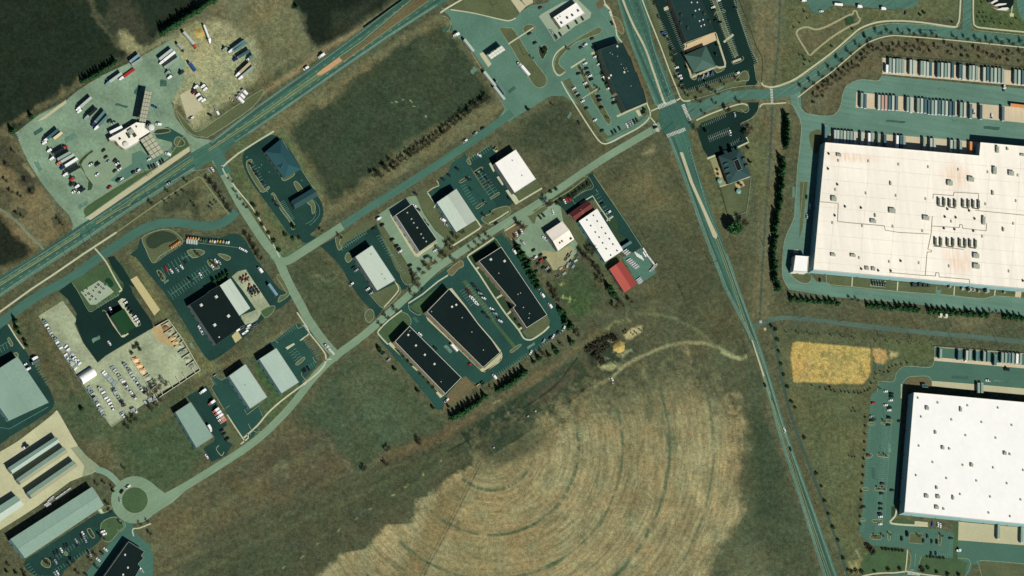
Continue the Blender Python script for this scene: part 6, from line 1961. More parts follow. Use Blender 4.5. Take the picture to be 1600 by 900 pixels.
CODE = {'w': 'white', 's': 'silver', 'k': 'black', 'd': 'dark', 'r': 'red', 'm': 'maroon', 'b': 'blue', 'n': 'navy', 't': 'tan'}
NAMED = []
def defer(o, what, end, where):
 NAMED.append((o, what, end, where))
def name_all():
 cnt, idx = {}, {}
 for o, w, e, wh in NAMED:
  cnt[(w, wh)] = cnt.get((w, wh),0) + 1
 for o, w, e, wh in NAMED:
  i = idx.get((w, wh),0)
  idx[(w, wh)] = i + 1
  o['label'] = f'{w} {wh}' if cnt[(w, wh)] == 1 else f'{ordinal(i)} {w} from the {e} {wh}'
def cars(where, end, items, deg, group=None):
 """items in order: (x, y, 'colour kind') kind letters: c sedan, u large car, p pickup, v van. deg: heading in the photo"""
 n = len(items)
 for i, it in enumerate(items):
  x, y, code = it[:3]
  dg = it[3] if len(it) > 3 else deg
  col = CODE[code[0]]
  kind = {'c': 'sedan', 'u': 'suv', 'p': 'pickup', 'v': 'van'}[code[1]]
  q = P(x, y, 0.9)
  o = place(('car', kind, col), lambda: make_car(kind, col),(q.x, q.y, ZW), ang_px(x, y, dg) + random.uniform(-0.03,0.03), '', group or 'parked cars')
  defer(o, f'{col} {CW[kind]}', end, where)
def span(x0, y0, x1, y1, h=3.0):
 a, b = P(x0, y0, h), P(x1, y1, h)
 c = (a + b) / 2
 return (c.x, c.y, 0.06), math.atan2((a - b).y, (a - b).x), math.hypot((a - b).x, (a - b).y)
def semi(fx, fy, rx, ry, cc, tc, label, kind='box', L=None):
 loc, rz, ln = span(fx, fy, rx, ry)
 Lr = round(max(7.5, min(14.5, ln - 5)) * 2) / 2
 place(('semi', cc, tc, Lr, kind), lambda: make_semi(cc, tc, Lr, kind), loc, rz, label, 'trucks and trailers')
def trailer(fx, fy, rx, ry, c, label, group='trucks and trailers', where=None, what='trailer'):
 loc, rz, ln = span(fx, fy, rx, ry, 4.0)
 Lr = round(ln * 2) / 2
 o = place(('trailer', c, Lr), lambda: make_trailer(Lr, c), loc, rz, label, group)
 if where:
  defer(o, f'{c} {what}', 'west', where)
def tractor(x, y, deg, c, label):
 q = P(x, y, 2.0)
 place(('tractor', c), lambda: make_tractor(c),(q.x, q.y, 0.06), ang_px(x, y, deg), label, 'truck tractors without trailers')
def boxtruck(x, y, deg, cc, bc, label, L=5.0):
 q = P(x, y, 2.2)
 place(('box', cc, bc, L), lambda: make_boxtruck(cc, bc, L),(q.x, q.y, 0.06), ang_px(x, y, deg), label, 'box trucks')
semi(308.5,76,286,49, 'red', 'pale grey', 'red cabbed semi truck with pale trailer parked beside the straw heap')
semi(329.5,67,319,39, 'white', 'white', 'white tanker truck parked near the straw heap', 'tank')
semi(248,101,274.5,80, 'white', 'white', 'white semi truck with the brightest trailer on the north edge of the truck yard')
trailer(250,92,269,77, 'pale grey', 'pale grey trailer tucked behind the brightest white semi truck')
boxtruck(282,74,-50, 'black', 'grey', 'grey box truck with black cab on the north edge of the stone yard', 7)
trailer(258,105,280,90, 'grey', 'dull grey trailer beside the brightest white semi truck')
trailer(297,98,306,110, 'blue', 'short blue trailer in the middle of the dirt yard')
semi(355,83.5,384,62, 'white', 'teal', 'white cabbed semi truck with teal trailer at the north end of the dirt yard')
trailer(364,80,386,66, 'teal', 'teal trailer right against the teal semi truck in the dirt yard')
tractor(352,76,215, 'grey', 'grey truck tractor beside the teal trailers')
semi(362.5,96,393,77, 'navy', 'dark teal', 'navy cabbed semi truck with dark trailer at the east side of the dirt yard')
boxtruck(391,90,218, 'white', 'teal', 'white cabbed box truck with teal box at the east side of the dirt yard', 6)
semi(368.5,119,391,98, 'white', 'tan', 'white cabbed semi truck with tan trailer in the dirt yard')
semi(373,124,396,104, 'white', 'grey', 'white cabbed semi truck with grey trailer, southeast of the tan one')
for x, y, c, lb in ((266,120, 'white', 'white truck tractor north of the diesel canopy on the stone'),(263,112.5, 'grey', 'grey truck tractor north of the diesel canopy'),(284,113, 'dark', 'dark truck tractor at the edge of the dirt yard'),(307,135, 'white', 'white truck tractor, northwest one of the dirt yard cluster'),
     (318,134, 'white', 'white truck tractor, northernmost of the dirt yard cluster'),(321.5,138.5, 'white', 'white truck tractor, easternmost of the dirt yard cluster'),(310,147.5, 'white', 'white truck tractor on the maroon one in the dirt yard cluster'),
     (304,143, 'maroon', 'maroon truck tractor, westernmost of the dirt yard cluster'),(313.5,154, 'white', 'white truck tractor at the south tip of the dirt yard cluster'),(319,156, 'white', 'white truck tractor, southeast one of the dirt yard cluster')):
 tractor(x, y, 215, c, lb)
for i, (x, y) in enumerate(((382,143.5),(377.5,149),(375,155))):
 boxtruck(x, y, 135, 'white', 'white', 'white box truck, %s from the top by the highway verge' % ordinal(i),5.0 if i < 2 else 7)
cars('near the box trucks by the highway verge', '', [(362.5,157, 'tp')],135)
cars('on the dirt edge above the highway verge', '', [(339,175.5, 'wv')],120)
cars('alone on the grass edge above the highway verge', '', [(328,179, 'kc')],150)
cars('beside the tan concrete pad', '', [(299,184.5, 'wp')],30)
cars('behind the round white topped turret', '', [(247.5,194, 'wv')],172)
cars('under the east side of the diesel canopy', '', [(241,166.5, 'bp')],155)
semi(165,132.5,190,114.5, 'light blue', 'pale grey', 'light blue cabbed semi truck beside the conifer row')
semi(186,125,212,106.5, 'white', 'red', 'white cabbed semi truck pulling an empty red flatbed', 'flat')
trailer(204,96,218,85, 'light blue', 'light blue trailer by the scrub north of the red flatbed')
trailer(207,101,222,91.5, 'grey', 'grey trailer next to the light blue trailer north of the red flatbed')
semi(118,173.5,144,151, 'white', 'pale grey', 'white semi truck alone in the northwest of the stone yard')
tractor(125,173,220, 'white', 'white truck tractor beside the lone semi in the northwest yard')
semi(132,186.5,151,169, 'grey', 'dark', 'dark trailered semi truck beside the navy one west of the diesel canopy')
semi(142.5,198,165,172, 'navy', 'teal', 'navy cabbed semi truck with teal trailer west of the diesel canopy')
semi(147.5,203,169.5,180, 'white', 'teal', 'white cabbed semi truck with teal trailer west of the diesel canopy')
cars('west of the truck stop building', 'north', [(171,189, 'dp'),(177,192, 'sp')],215)
trailer(172,207,191,197.5, 'white', 'white trailer against the north wall of the truck stop')
trailer(177,212,203,198, 'dark teal', 'dark teal trailer against the north wall of the truck stop')
semi(66,223,92,201.5, 'white', 'dark teal', 'white semi truck with dark teal trailer at the west end of the stone yard')
trailer(84.5,216.5,97,207, 'cream', 'short cream trailer at the west end of the stone yard')
cars('alone in the northwest corner of the stone yard', '', [(29,214, 'sc')],120)
tractor(70.5,222.5,213, 'white', 'white truck tractor, northernmost in the west truck row')
tractor(78,234.5,213, 'white', 'white truck tractor, second from the north in the west truck row')
semi(106.5,227.5,84,241, 'red', 'dark', 'red cabbed semi truck facing the forecourt in the west truck row')
tractor(82,247,213, 'white', 'white truck tractor west of the grey trailer in the west truck row')
trailer(91,248.5,110.5,237.5, 'grey', 'grey trailer just south of the red cabbed semi truck')
semi(88.5,257,115.5,241.5, 'salmon', 'pale grey', 'salmon cabbed semi truck in the west truck row')
semi(94.5,264,121,247.5, 'navy', 'white', 'navy cabbed semi truck with white trailer in the west truck row')
semi(99,274.5,124.5,260, 'white', 'dark', 'white semi truck with dark trailer in the west truck row')
tractor(113.5,279,213, 'red', 'red truck tractor at the south end of the west truck row')
tractor(113.5,287.5,213, 'dark', 'dark truck tractor at the south end of the west truck row')
tractor(121.5,290.5,213, 'white', 'white truck tractor beside the dark one at the south end of the west truck row')
boxtruck(127,298,213, 'white', 'dark', 'southernmost box truck with dark box in the west truck row', 6)
cars('at the southwest tip of the west truck row', '', [(116,299, 'wp')],213)
cars('on the pale car forecourt', 'north', [(162,235, 'dc'),(165.5,245.5, 'dc'),(180,251, 'du'),(169,252.5, 'sc'),(184,255, 'wp'),(142.5,256.5, 'wp'),(152,257, 'kv'),(186,260, 'kc'),(187,264, 'wc'),(179.5,267, 'dc'),(152,272.5, 'wc')],215)
cars('along the kerb between forecourt and highway verge', 'west', [(171,292.5, 'rp'),(185,281, 'kp'),(190,279.5, 'wc'),(209,269, 'du'),(215.5,266.5, 'wp')],32)
cars('beside the square car fuel canopy', 'west', [(233,261, 'kc'),(237.5,260, 'dc'),(241.5,259, 'kc'),(246.5,256, 'wc'),(251,253.5, 'dc'),(254.5,251, 'kc')],118)
cars('at the east corner of the square car fuel canopy', '', [(262.5,240.5, 'wv')],150)
cars('at the south corner of the square car fuel canopy', '', [(233,249, 'wc')],30)
cars('driving west on the highway', '', [(264,286, 'sp')],214)
cars('waiting on the side street at the highway', '', [(332,264.5, 'wc')],122)
boxtruck(502.5,87,213, 'white', 'white', 'white box truck stopped on the north highway shoulder', 4.5)
cars('on the verge north of the highway', '', [(478,106.5, 'wv')],213)
cars('on the car island by the hip roofed office', 'north', [(392,256.5, 'kc'),(398.5,268, 'dc'),(402,273.5, 'kc'),(411.5,285.5, 'dc'),(429,314.5, 'dc'),(433.5,321, 'kc')],147)
cars('in the upper car row of the dealer lot', 'west', [(260,419.5, 'ru'),(268,423.5, 'wc'),(277,421.5, 'sc'),(284,417, 'wc'),(290,410, 'dc')],125)
cars('in the lower part of the dealer lot', 'west', [(313.5,430, 'wp'),(332.5,417.5, 'wp'),(337.5,408, 'wu'),(343,410, 'sc')],122)
cars('in the east corner of the dealer lot', 'west', [(377,388.5, 'wc'),(383,391.5, 'wc')],150)
for i, (x, y) in enumerate(((267,386.5),(269.7,384.8),(272.4,382.9),(275,381),(277.6,379.2),(280,377.5))):
 q = P(x, y, 1)
 defer(place(('loader', 'orange'), lambda: make_loader('orange'),(q.x, q.y, ZW), ang_px(x, y, 122), '', 'compact loaders'), 'orange compact loader', 'west', 'below the reed bed')
for i, (x, y, c) in enumerate(((293.5,372.5, 'orange'),(297.5,372.5, 'salmon'),(301.5,372.5, 'yellow'),(305.5,373, 'orange'),(310,373.5, 'yellow'),(313.5,375, 'green'),(317.5,376, 'green'),(321,376.5, 'green'),(328,377, 'tan'),(331.5,377, 'tan'),
                               (335.3, 378, 'white'), (339.5, 377, 'yellow'), (344, 377.5, 'yellow'), (348.5, 378, 'tan'), (353.5, 379, 'pale grey'), (357, 379, 'white'))):
 q = P(x, y, 1)
 defer(place(('loader', c), lambda: make_loader(c),(q.x, q.y, ZW), ang_px(x, y, 268), '', 'compact loaders'), f'{c} compact loader', 'west', 'in the row along the dealer lot top')
for k in range(5):
 x, y = 292.5 + k * 3.6,377 + k * 0.4
 q = P(x, y, 0.6)
 place(('flat', 'pale grey'), lambda: make_flat('pale grey'),(q.x, q.y, ZW), ang_px(x, y, 268), 'pale utility trailer, %s from the west under the loader row' % ordinal(k), 'utility trailers')
rr_ = random.Random(3)
k = 0
for row in range(3):
 for j in range(7):
  x, y = 376.5 + row * 4.6 + j * 3.1,435 + j * 4.4 - row * 2.2
  if rr_.random() < 0.15:
   continue
  c = rr_.choice(['orange', 'salmon', 'dark', 'tan', 'maroon', 'dark', 'orange'])
  q = P(x, y, 1)
  defer(place(('loader', c), lambda: make_loader(c),(q.x, q.y, ZW), ang_px(x, y, 235 + rr_.uniform(-30,30)), '', 'compact loaders'), f'{c} compact loader', 'north', f'in the {["west", "middle", "east"][row]} column of the display yard')
loc, rz, ln = span(420.5,444,432.5,461,2)
trailer(420.5,444,433,461, 'light blue', 'light blue trailer parked beside the planted strip east of the dealership')
boxtruck(406.5,421.5,125, 'white', 'white', 'white box truck at the northeast corner of the display yard', 4.5)
cars('against the west wall of the black roofed dealership', 'north', [(312,513, 'wp'),(315,518.5, 'wp')],122)
for i, (x, y, c) in enumerate(((372,516, 'white'),(378,512, 'dark'),(381,521, 'white'),(385,518, 'white'),(387,513, 'pale grey'),(389,509, 'white'),(394,512, 'dark'),(399,508, 'dark'))):
 q = P(x, y, 0.8)
 defer(place(('flat', c), lambda: make_flat(c),(q.x, q.y, ZW), ang_px(x, y, 30), '', 'utility trailers'), f'{c} utility trailer', 'west', 'in the clutter south of the dealership')
cars('beside the upper light green roof', 'west', [(474.5,580, 'kc'),(477.5,578, 'dc'),(482,575.5, 'ku')],120)
semi(508.5,537.5,523,553.5, 'white', 'pale grey', 'white flatbed truck turning at the end of the side street', 'flat')
for i, (x, y, cc, bc) in enumerate(((317,611.5, 'white', 'white'),(331,629, 'salmon', 'white'),(337.5,641, 'salmon', 'white'),(340.5,645.5, 'salmon', 'white'),(343.5,650, 'white', 'white'),(346,654.5, 'white', 'pink'),(348.5,658, 'pink', 'salmon'))):
 boxtruck(x, y, 215, cc, bc, f'{bc} box truck with {cc} cab, {ordinal(i)} truck from the north beside the green grey workshop', 4.5)
cars('by the lawn below the box truck row', 'north', [(347,672.5, 'kc'),(350.5,678, 'dc'),(355,686, 'kp')],40)
cars('at the south end of the lot below the green grey workshop', '', [(323,713, 'wc')],125)
boxtruck(328,669,300, 'white', 'white', 'white box truck against the east wall of the green grey workshop', 4.5)
boxtruck(55,559.5,30, 'white', 'white', 'white box truck in the lot at the left edge', 4.5)
trailer(51,568,61,563, 'dull blue', 'dull blue trailer next to the box truck at the left edge')
cars('along the east wall of the big pale green workshop', 'north', [(39,569.5, 'wc'),(44,576.5, 'wv')],30)
boxtruck(40,698,215, 'white', 'dark', 'white cabbed truck behind the longest storage unit row', 4)
for i, (x, y) in enumerate(((73,787.5),(76,789),(78.5,781.5),(80.5,778.5))):
 q = P(x, y, 0.6)
 place(('trough', 'white'), lambda: make_trough('white'),(q.x, q.y, ZW), ang_px(x, y, 33), 'white trough section, %s from the south behind the long green grey workshop' % ordinal(i), 'white trough sections')
for i, (x, y) in enumerate(((91,777),(96.5,773),(102,769),(107,765.5))):
 q = P(x, y, 0.6)
 place(('trough', 'white'), lambda: make_trough('white'),(q.x, q.y, ZW), ang_px(x, y, 35), 'white trough section, %s from the west in the line behind the long green grey workshop' % ordinal(i), 'white trough sections')
cars('circling the roundabout island', 'north', [(200,760.5, 'wp', 30),(190.5,768, 'ku', 55),(187.5,781, 'sc', 95)],60)
cars('in the middle car row below the long workshop', 'west', [(80.5,875, 'dc'),(87,877.5, 'sc'),(85.5,864.5, 'kc'),(90,862, 'kc'),(96,859.5, 'wc'),(101,853.5, 'dc'),(105,852, 'kc'),(119,845, 'sc'),(120.5,852, 'dc'),(130,834.5, 'wp'),(133.5,844, 'sc'),(128,838, 'kc')],118)
cars('in the south car row below the long workshop', 'west', [(86,897, 'sc'),(90,895, 'wc'),(138,862.5, 'kc'),(141,866, 'sc')],118)
cars('on the grass end of the long workshop lot', 'north', [(160.5,830.5, 'wu'),(163,834.5, 'wu')],20)
cars('beside the black roofed building at the bottom edge', 'north', [(165,858.5, 'wc'),(159,863.5, 'kc'),(153.5,874.5, 'wc'),(219,888, 'wc'),(222,892, 'sc'),(134,897, 'dc')],140)
cars('west of the grey workshop at the junction', 'north', [(553,418, 'dc'),(557,422, 'sc'),(549,444, 'wp'),(575,451.5, 'wc'),(580,458, 'sc')],35)
cars('in the pale forecourt by the vented black roof', 'north', [(592,341.5, 'wv'),(597.5,351.5, 'ku'),(584,357.5, 'kc'),(613,374.5, 'ku'),(620,384.5, 'ku'),(623.5,389, 'kc'),(625.5,392.5, 'wc'),(641,415, 'ku')],35)
cars('south of the vented black roof', 'west', [(665.5,401.5, 'ku'),(680,391, 'wc')],35)
cars('behind the vented black roof', 'north', [(649,302.5, 'du'),(648.5,321.5, 'wc'),(654,327, 'dc'),(662,343.5, 'dc'),(667,350, 'kc')],145)
cars('in the lot around the two toned gabled workshop', 'north', [(714,263.5, 'ku'),(701.5,273.5, 'kc'),(692.5,280, 'kc'),(730.5,279, 'kc'),(692,343.5, 'wv'),(697,351, 'sc'),(732,335, 'dc')],145)
cars('in the dark stalls beside the white roof', 'north', [(749,242.5, 'wc'),(754,267.5, 'kc'),(746.5,271.5, 'kc'),(760,278.5, 'kc'),(764,286.5, 'mc')],145)
cars('driving on the pale industrial drive', '', [(775,349.5, 'kc')],215)
cars('parked on the middle road below the hedgerow', 'west', [(727,220, 'wp'),(742.5,208.5, 'sp'),(754,200.5, 'dc')],35)
cars('in the repair yard', 'north', [(864,331, 'wc'),(849,336, 'kc', 130),(844,339.5, 'kc', 130),(815,361, 'wc'),(811.5,363, 'kc'),(807.5,365.5, 'wc'),(803.5,368, 'mc'),(851,372, 'wp', 140),(817,379.5, 'sv', 130),(834,391, 'dc', 40),(845,398.5, 'kc', 40),(836,402.5, 'wp', 35),(845.5,407, 'ru', 40),(852,403.5, 'kc', 40),(849,418, 'dc', 40),(855,419, 'sc', 40),(859,424, 'kc', 40),(841,412, 'dc', 40),(838,424, 'kc', 40)],110)
cars('beside the hedge wall of the repair yard', '', [(803.5,393, 'wv')],122)
cars('in the front lot of the maroon office wing', 'west', [(882.5,314.5, 'wc'),(885.5,313, 'ru'),(889.5,310.5, 'ru'),(895,305, 'kc')],118)
cars('in the east stalls of the long white showroom', 'north', [(941,318.5, 'kc'),(951,331.5, 'wp')],32)
trailer(972,387,986.5,378, 'teal', 'teal trailer with a black shadow behind the long white showroom')
tr_ = []
for i in range(3):
 tr_.append((976.5 + i * 2.6,392 + i * 2.2,35, 'in the short stack beside the showroom corner'))
for i in range(4):
 tr_.append((994 + i * 3.0,397.5 + i * 2.0 - 0.2 * i, 122, 'in the upper rank of the open yard'))
for i in range(6):
 tr_.append((982.5 + i * 2.6,406 + i * 2.4,32, 'in the lower rank of the open yard'))
for i in range(2):
 tr_.append((1007 + i * 0,391.5 + i * 6,122, 'by the yard gate'))
for i in range(3):
 tr_.append((1012 + i * 4.2,400 + i * 5.4,123, 'along the east fence of the open yard'))
for i in range(4):
 tr_.append((1018 + i * 1.9,422 - i * 2.4,35, 'in the southeast stack of the open yard'))
for i in range(3):
 tr_.append((998 + i * 1.6,436 + i * 2.6,38, 'in the south stack near the red barn'))
seen = {}
for x, y, dg, wh in tr_:
 i = seen.get(wh, 0)
 seen[wh] = i + 1
 q = P(x, y, 0.6)
 place(('trough', 'white'), lambda: make_trough('white'),(q.x, q.y, ZW), ang_px(x, y, dg), f'{ordinal(i)} white trough section from the north {wh}', 'white trough sections')
cars('in the west row of the office block median', 'north', [(731.5,454, 'mu'),(733.5,458.5, 'mc'),(736.5,464, 'wc'),(739.5,467.5, 'wc'),(742.5,471, 'wc'),(745,474.5, 'wc'),(756,489, 'ku'),(763,496, 'dc')],150)
cars('in the east row of the office block median', 'north', [(739.5,444, 'dc'),(742,447.5, 'kc'),(748,454.5, 'kc'),(750.5,458.5, 'sc'),(753,462, 'kc'),(756,465.5, 'wc'),(768.5,482.5, 'wc'),(771,486.5, 'kc'),(774,489.5, 'sc'),(779,497, 'kc'),(782,501.5, 'wc')],150)
cars('along the east kerb of the easternmost office block', 'north', [(841,449, 'sc'),(847.5,461, 'wv'),(859.5,477.5, 'wv')],125)
cars('in the south row of the office block lot', 'east', [(881,513, 'wp'),(872,519.5, 'dc'),(864.5,525.5, 'wc'),(860,528, 'kc'),(850,532.5, 'sc'),(829.5,550.5, 'wc')],60)
cars('behind the middle black roofed office block', 'north', [(656.5,522, 'wc'),(680,543.5, 'ku')],135)
q = P(709.5,543,1.5)
place(('bus', 'white'), lambda: make_bus('white'),(q.x, q.y, 0.06), ang_px(709,543,132), 'white bus at the loading bays of the middle office block', None)
q = P(734,569.5,1)
place(('loader', 'red'), lambda: make_loader('red'),(q.x, q.y, ZW), ang_px(734,569,200), 'red compact loader at the loading bays of the middle office block', 'compact loaders')
cars('between the middle office block and the conifers', '', [(772.5,588.5, 'wv')],128)
cars('at the south corner of the westernmost office block', '', [(698,625.5, 'wp')],40)
cars('on the west edge of the westernmost office block lot', 'north', [(599,552, 'dc'),(607.5,562, 'sc')],40)
boxtruck(713,54,200, 'white', 'white', 'white box truck at the kerb corner of the shop lot entrance', 4)
trailer(726,61.5,740.5,80, 'pale grey', 'pale grey trailer along the west kerb of the shop lot, northernmost')
trailer(757,112,774.5,134, 'pale grey', 'pale grey trailer along the west kerb of the shop lot, middle one')
trailer(773,135,788.5,155, 'pale grey', 'pale grey trailer along the west kerb of the shop lot, southernmost')
trailer(776,127,789.5,146, 'teal', 'teal trailer doubled up beside the southernmost shop lot trailer')
semi(809.5,96.5,827,117.5, 'white', 'white', 'white semi truck at the west side of the grass island in the shop lot')
cars('west of the small bank', 'north', [(844.5,12, 'mc'),(827.5,52.5, 'kc'),(836,67, 'kc')],30)
cars('in the bank drive lanes', 'west', [(862,50, 'sc'),(869,57, 'dc'),(875.5,53.5, 'kc'),(888,42, 'dc'),(900.5,34, 'kc'),(910,28.5, 'dc')],120)
cars('under the trees by the bank exit', '', [(956,36, 'kc')],120)
cars('in the top rows of the shopping strip lot', 'west', [(908,74, 'dc'),(914,70, 'wp'),(925.5,60.5, 'mc'),(928.5,74, 'ku'),(930,88.5, 'wc'),(914.5,99, 'wc'),(916.5,107, 'kc'),(936,100, 'wc'),(919,114, 'kc'),(904,115, 'kc')],25)
cars('in the middle rows of the shopping strip lot', 'north', [(922,118.5, 'wc'),(924,124, 'ku'),(914.5,130, 'wc'),(918,136, 'kc'),(941,114.5, 'kc'),(943,120, 'wc'),(951,138, 'wc'),(935,151, 'ku'),(937,157, 'ku'),(940,168, 'ku'),(958.5,154.5, 'sc'),(959.5,161, 'ku')],25)
cars('in the west row of the shopping strip lot', 'north', [(897,138, 'wc'),(901,146, 'sc'),(904,149.5, 'kc'),(910.5,158, 'wc'),(916.5,169, 'dc'),(930,187.5, 'wc'),(941,204, 'dc')],30)
cars('in the south row of the shopping strip lot', 'west', [(957,207, 'kc'),(961.5,204.5, 'kc'),(968,200.5, 'dc'),(979.5,196, 'wc'),(984,193, 'sc'),(987.5,191.5, 'sc'),(991,189.5, 'kc'),(995,187.5, 'kc')],118)
cars('driving down the street west of the shopping strip', '', [(904.5,191.5, 'dc')],118)
cars('waiting at the west arm of the junction', '', [(1024,199, 'ku')],25)
cars('in the west rows of the hotel lot', 'north', [(1036,51, 'bu'),(1040,57, 'sc'),(1057.5,105.5, 'wc'),(1059.5,111, 'kc'),(1062,118.5, 'wc'),(1063.5,122.5, 'wc'),(1065.5,129, 'kc'),(1068,138, 'dc')],20)
cars('in the row south of the hip roofed restaurant', 'west', [(1092,120.5, 'dc'),(1099,118.5, 'sc'),(1106,116, 'sc'),(1112.5,113.5, 'bu')],72)
cars('in the south row of the restaurant lot', '', [(1152,114.5, 'wp')],25)
cars('in the east rows of the hotel lot', 'north', [(1123,0.5, 'wc'),(1114.5,11, 'wc'),(1116,16, 'kc'),(1119,32, 'kc'),(1125.5,35, 'kc'),(1149,12.5, 'dc')],20)
cars('in the lot north of the gabled inn', 'north', [(1148,179, 'su'),(1141,207.5, 'wp'),(1159,217, 'kc')],100)
cars('driving on the main road beside the crop field', 'north', [(1195.5,601.5, 'kc'),(1226,671.5, 'wc'),(1235,701.5, 'kc')],112)
cars('alone on the track edge of the meadow', '', [(957,594.5, 'wp')],105)
cars('at the north end of the long car park', 'north', [(1384,611.5, 'wc'),(1393,615.5, 'ku'),(1393,620, 'ku'),(1392,625.5, 'wc'),(1384,633, 'wc'),(1390,637, 'ku')],5)
cars('on the west edge of the long car park', 'north', [(1365,630, 'ru'),(1362,650.5, 'sc'),(1362,657, 'kc'),(1357,711, 'mc'),(1349.5,792, 'kc')],5)
cars('in the middle rows of the long car park', 'north', [(1389.5,641, 'wc'),(1389,652, 'kc'),(1388,664, 'kc'),(1406,658, 'kc'),(1379,756, 'mu'),(1377.5,771, 'kc'),(1376,787, 'kc'),(1376,795, 'kc'),(1375,803, 'ku'),(1376,807.5, 'wc'),(1375.5,819, 'wc'),(1394,766, 'kc')],5)
cars('in the office lot of the second warehouse', 'west', [(1409,841.5, 'ku'),(1417.5,834, 'kv'),(1443,845, 'kc'),(1449,837.5, 'kc'),(1456,846, 'kc'),(1464,846.5, 'ku'),(1486,841, 'dc', 5)],92)
cars('in the bottom row of the office lot', 'west', [(1455,865, 'kc'),(1462.5,865, 'nc')],92)
cars('at the entrance of the second warehouse', 'west', [(1457,818.5, 'bu'),(1466,819.5, 'wc'),(1469.5,821, 'wc')],92)
tractor(1499.5,860,180, 'white', 'white truck tractor at the planted strip end of the south court')
tractor(1574,577,176, 'dark', 'dark truck tractor driving in the north court of the second warehouse')
cars('in the north court of the second warehouse', '', [(1544,594.5, 'wp')],175)
tractor(1569.5,137,82, 'white', 'white truck tractor pulling out of the northern trailer row')
cars('parked between trailers in the second trailer row', 'west', [(1522,175, 'wp'),(1549.5,181.5, 'wp')],85)
cars('by the west wall of the big warehouse', 'north', [(1260.5,308, 'dc'),(1265.5,322, 'wc'),(1261,338, 'sc')],90)
cars('at the southwest drive of the big warehouse', '', [(1281.5,437.5, 'kc')],92)
q = P(1310,7,1.5)
place(('bus', 'white'), lambda: make_bus('white'),(q.x, q.y, 0.06), ang_px(1310,7,-5), 'white bus parked along the depot kerb at the top', None)
for i, (x, y) in enumerate(((1344,10),(1381,13.3))):
 boxtruck(x, y, -4, 'white', 'white', ['white box truck parked on the depot kerb nearer the bus', 'white box truck at the east end of the depot kerb'][i],3.8)
cars('in the rounded corner of the depot lot', '', [(1283.5,17.5, 'wc')],0)
cars('left of the depot lot at the top edge', '', [(1256,0.8, 'wv')],0)
cars('on the verge east of the depot lot', '', [(1415,20.5, 'mc')],80)
A_ = [(1386.5, 'white', 11),(1391.5, 'pale green', 0),(1397, 'pale grey', 0),(1402.5, 'pale green', 0),(1407, 'pale green', 0),(1411.5, 'grey', 0),(1423.5, 'pale grey', 0),(1428.5, 'pale grey', 0),(1440.5, 'pale green', 0),(1445, 'pale grey', 0),(1450, 'pale grey', 0),(1454.5, 'dark teal', 0),
      (1467, 'teal', 0), (1472.5, 'pale grey', 0), (1478, 'pale green', 0), (1483, 'pale grey', 0), (1489, 'dark teal', 0), (1501, 'dull blue', 0), (1506, 'pale grey', 0), (1516.5, 'pale green', 0), (1521.5, 'pale grey', 0), (1526.5, 'pale green', 0),
      (1538.5, 'pale grey', 0), (1544, 'dull blue', 0), (1550, 'pale green', 0), (1555.8, 'pale grey', 0), (1561.5, 'pale green', 0), (1567.5, 'grey', 0), (1587, 'pale green', 0), (1593, 'pale grey', 0), (1599, 'dull blue', 0), (1606, 'grey', 0)]
for i, (x, c, cut) in enumerate(A_):
 jt = random.uniform(-0.9,0.9)
 y0 = 91 + 0.0895 * (x - 1391) + jt
 trailer(x - 0.3, y0 + 22.5, x, y0 + cut, c, '', 'trailers in the northern rank', 'in the northern trailer rank')
B_ = [(1347.2, 'pale green'),(1352.5, 'dull blue'),(1374, 'pale grey'),(1379.5, 'pink'),(1384.8, 'pink'),(1390.3, 'dull blue'),(1395.8, 'pale grey'),(1401.6, 'dull blue'),(1419, 'pale green'),(1424.3, 'pale grey'),(1435.2, 'pale green'),(1440.8, 'pale grey'),(1446.5, 'dull blue'),(1452, 'dull blue'),(1457.5, 'pale green'),
      (1462.8, 'pale grey'), (1468.2, 'dull blue'), (1473.8, 'pale green'), (1479.5, 'pale grey'), (1485.4, 'dull blue'), (1490.8, 'dark teal'), (1502.3, 'pale green'), (1508, 'pale grey'), (1517.5, 'teal'), (1533.3, 'dark teal'), (1568, 'teal')]
for i, (x, c) in enumerate(B_):
 y0 = 145.6 + 0.094 * (x - 1347) + random.uniform(-0.9,0.9)
 trailer(x - 0.3, y0 + 22.2, x, y0, c, '', 'trailers in the second rank', 'in the second trailer rank')
trailer(1580,163.5,1606,166.5, 'orange', 'orange trailer lying across the second rank at the right edge')
C_ = [(1290.5, 'teal', -5),(1305, 'pale grey', 0),(1309.5, 'pale grey', 0),(1314.7, 'pale green', 0),(1320, 'pale grey', 0),(1325.2, 'pale green', 0),(1330.3, 'grey', 0),(1335.5, 'pale grey', 0),(1347.3, 'pale grey', 0),(1358.2, 'white', 0),(1363, 'pale green', 0),(1373.3, 'pale green', 0),(1383, 'dull blue', 0),(1402.2, 'white', 0),(1408.2, 'dull blue', 0),
      (1413, 'grey', 0), (1444.5, 'pale green', 0), (1455, 'pale grey', 0), (1460.3, 'pale grey', 0), (1486.5, 'pale grey', 0), (1492, 'pale green', 0), (1501.3, 'pale green', 0), (1517, 'orange', 0)]
for i, (x, c, dy) in enumerate(C_):
 y0 = 203.5 + 0.086 * (x - 1305) + dy
 trailer(x + 0.4, y0, x, y0 + 22.3, c, '', 'trailers at the north docks', 'backed to the warehouse docks')
D_ = [(1470.3, 'pale green'),(1499, 'dull blue'),(1511.3, 'pale grey'),(1516.2, 'pale green'),(1527, 'teal'),(1538.6, 'pale green'),(1544.6, 'teal'),(1555.6, 'teal'),(1566.6, 'pale green'),(1572.2, 'pale green'),(1577.6, 'teal'),(1583.2, 'pale green'),(1589.6, 'white'),(1595.3, 'grey')]
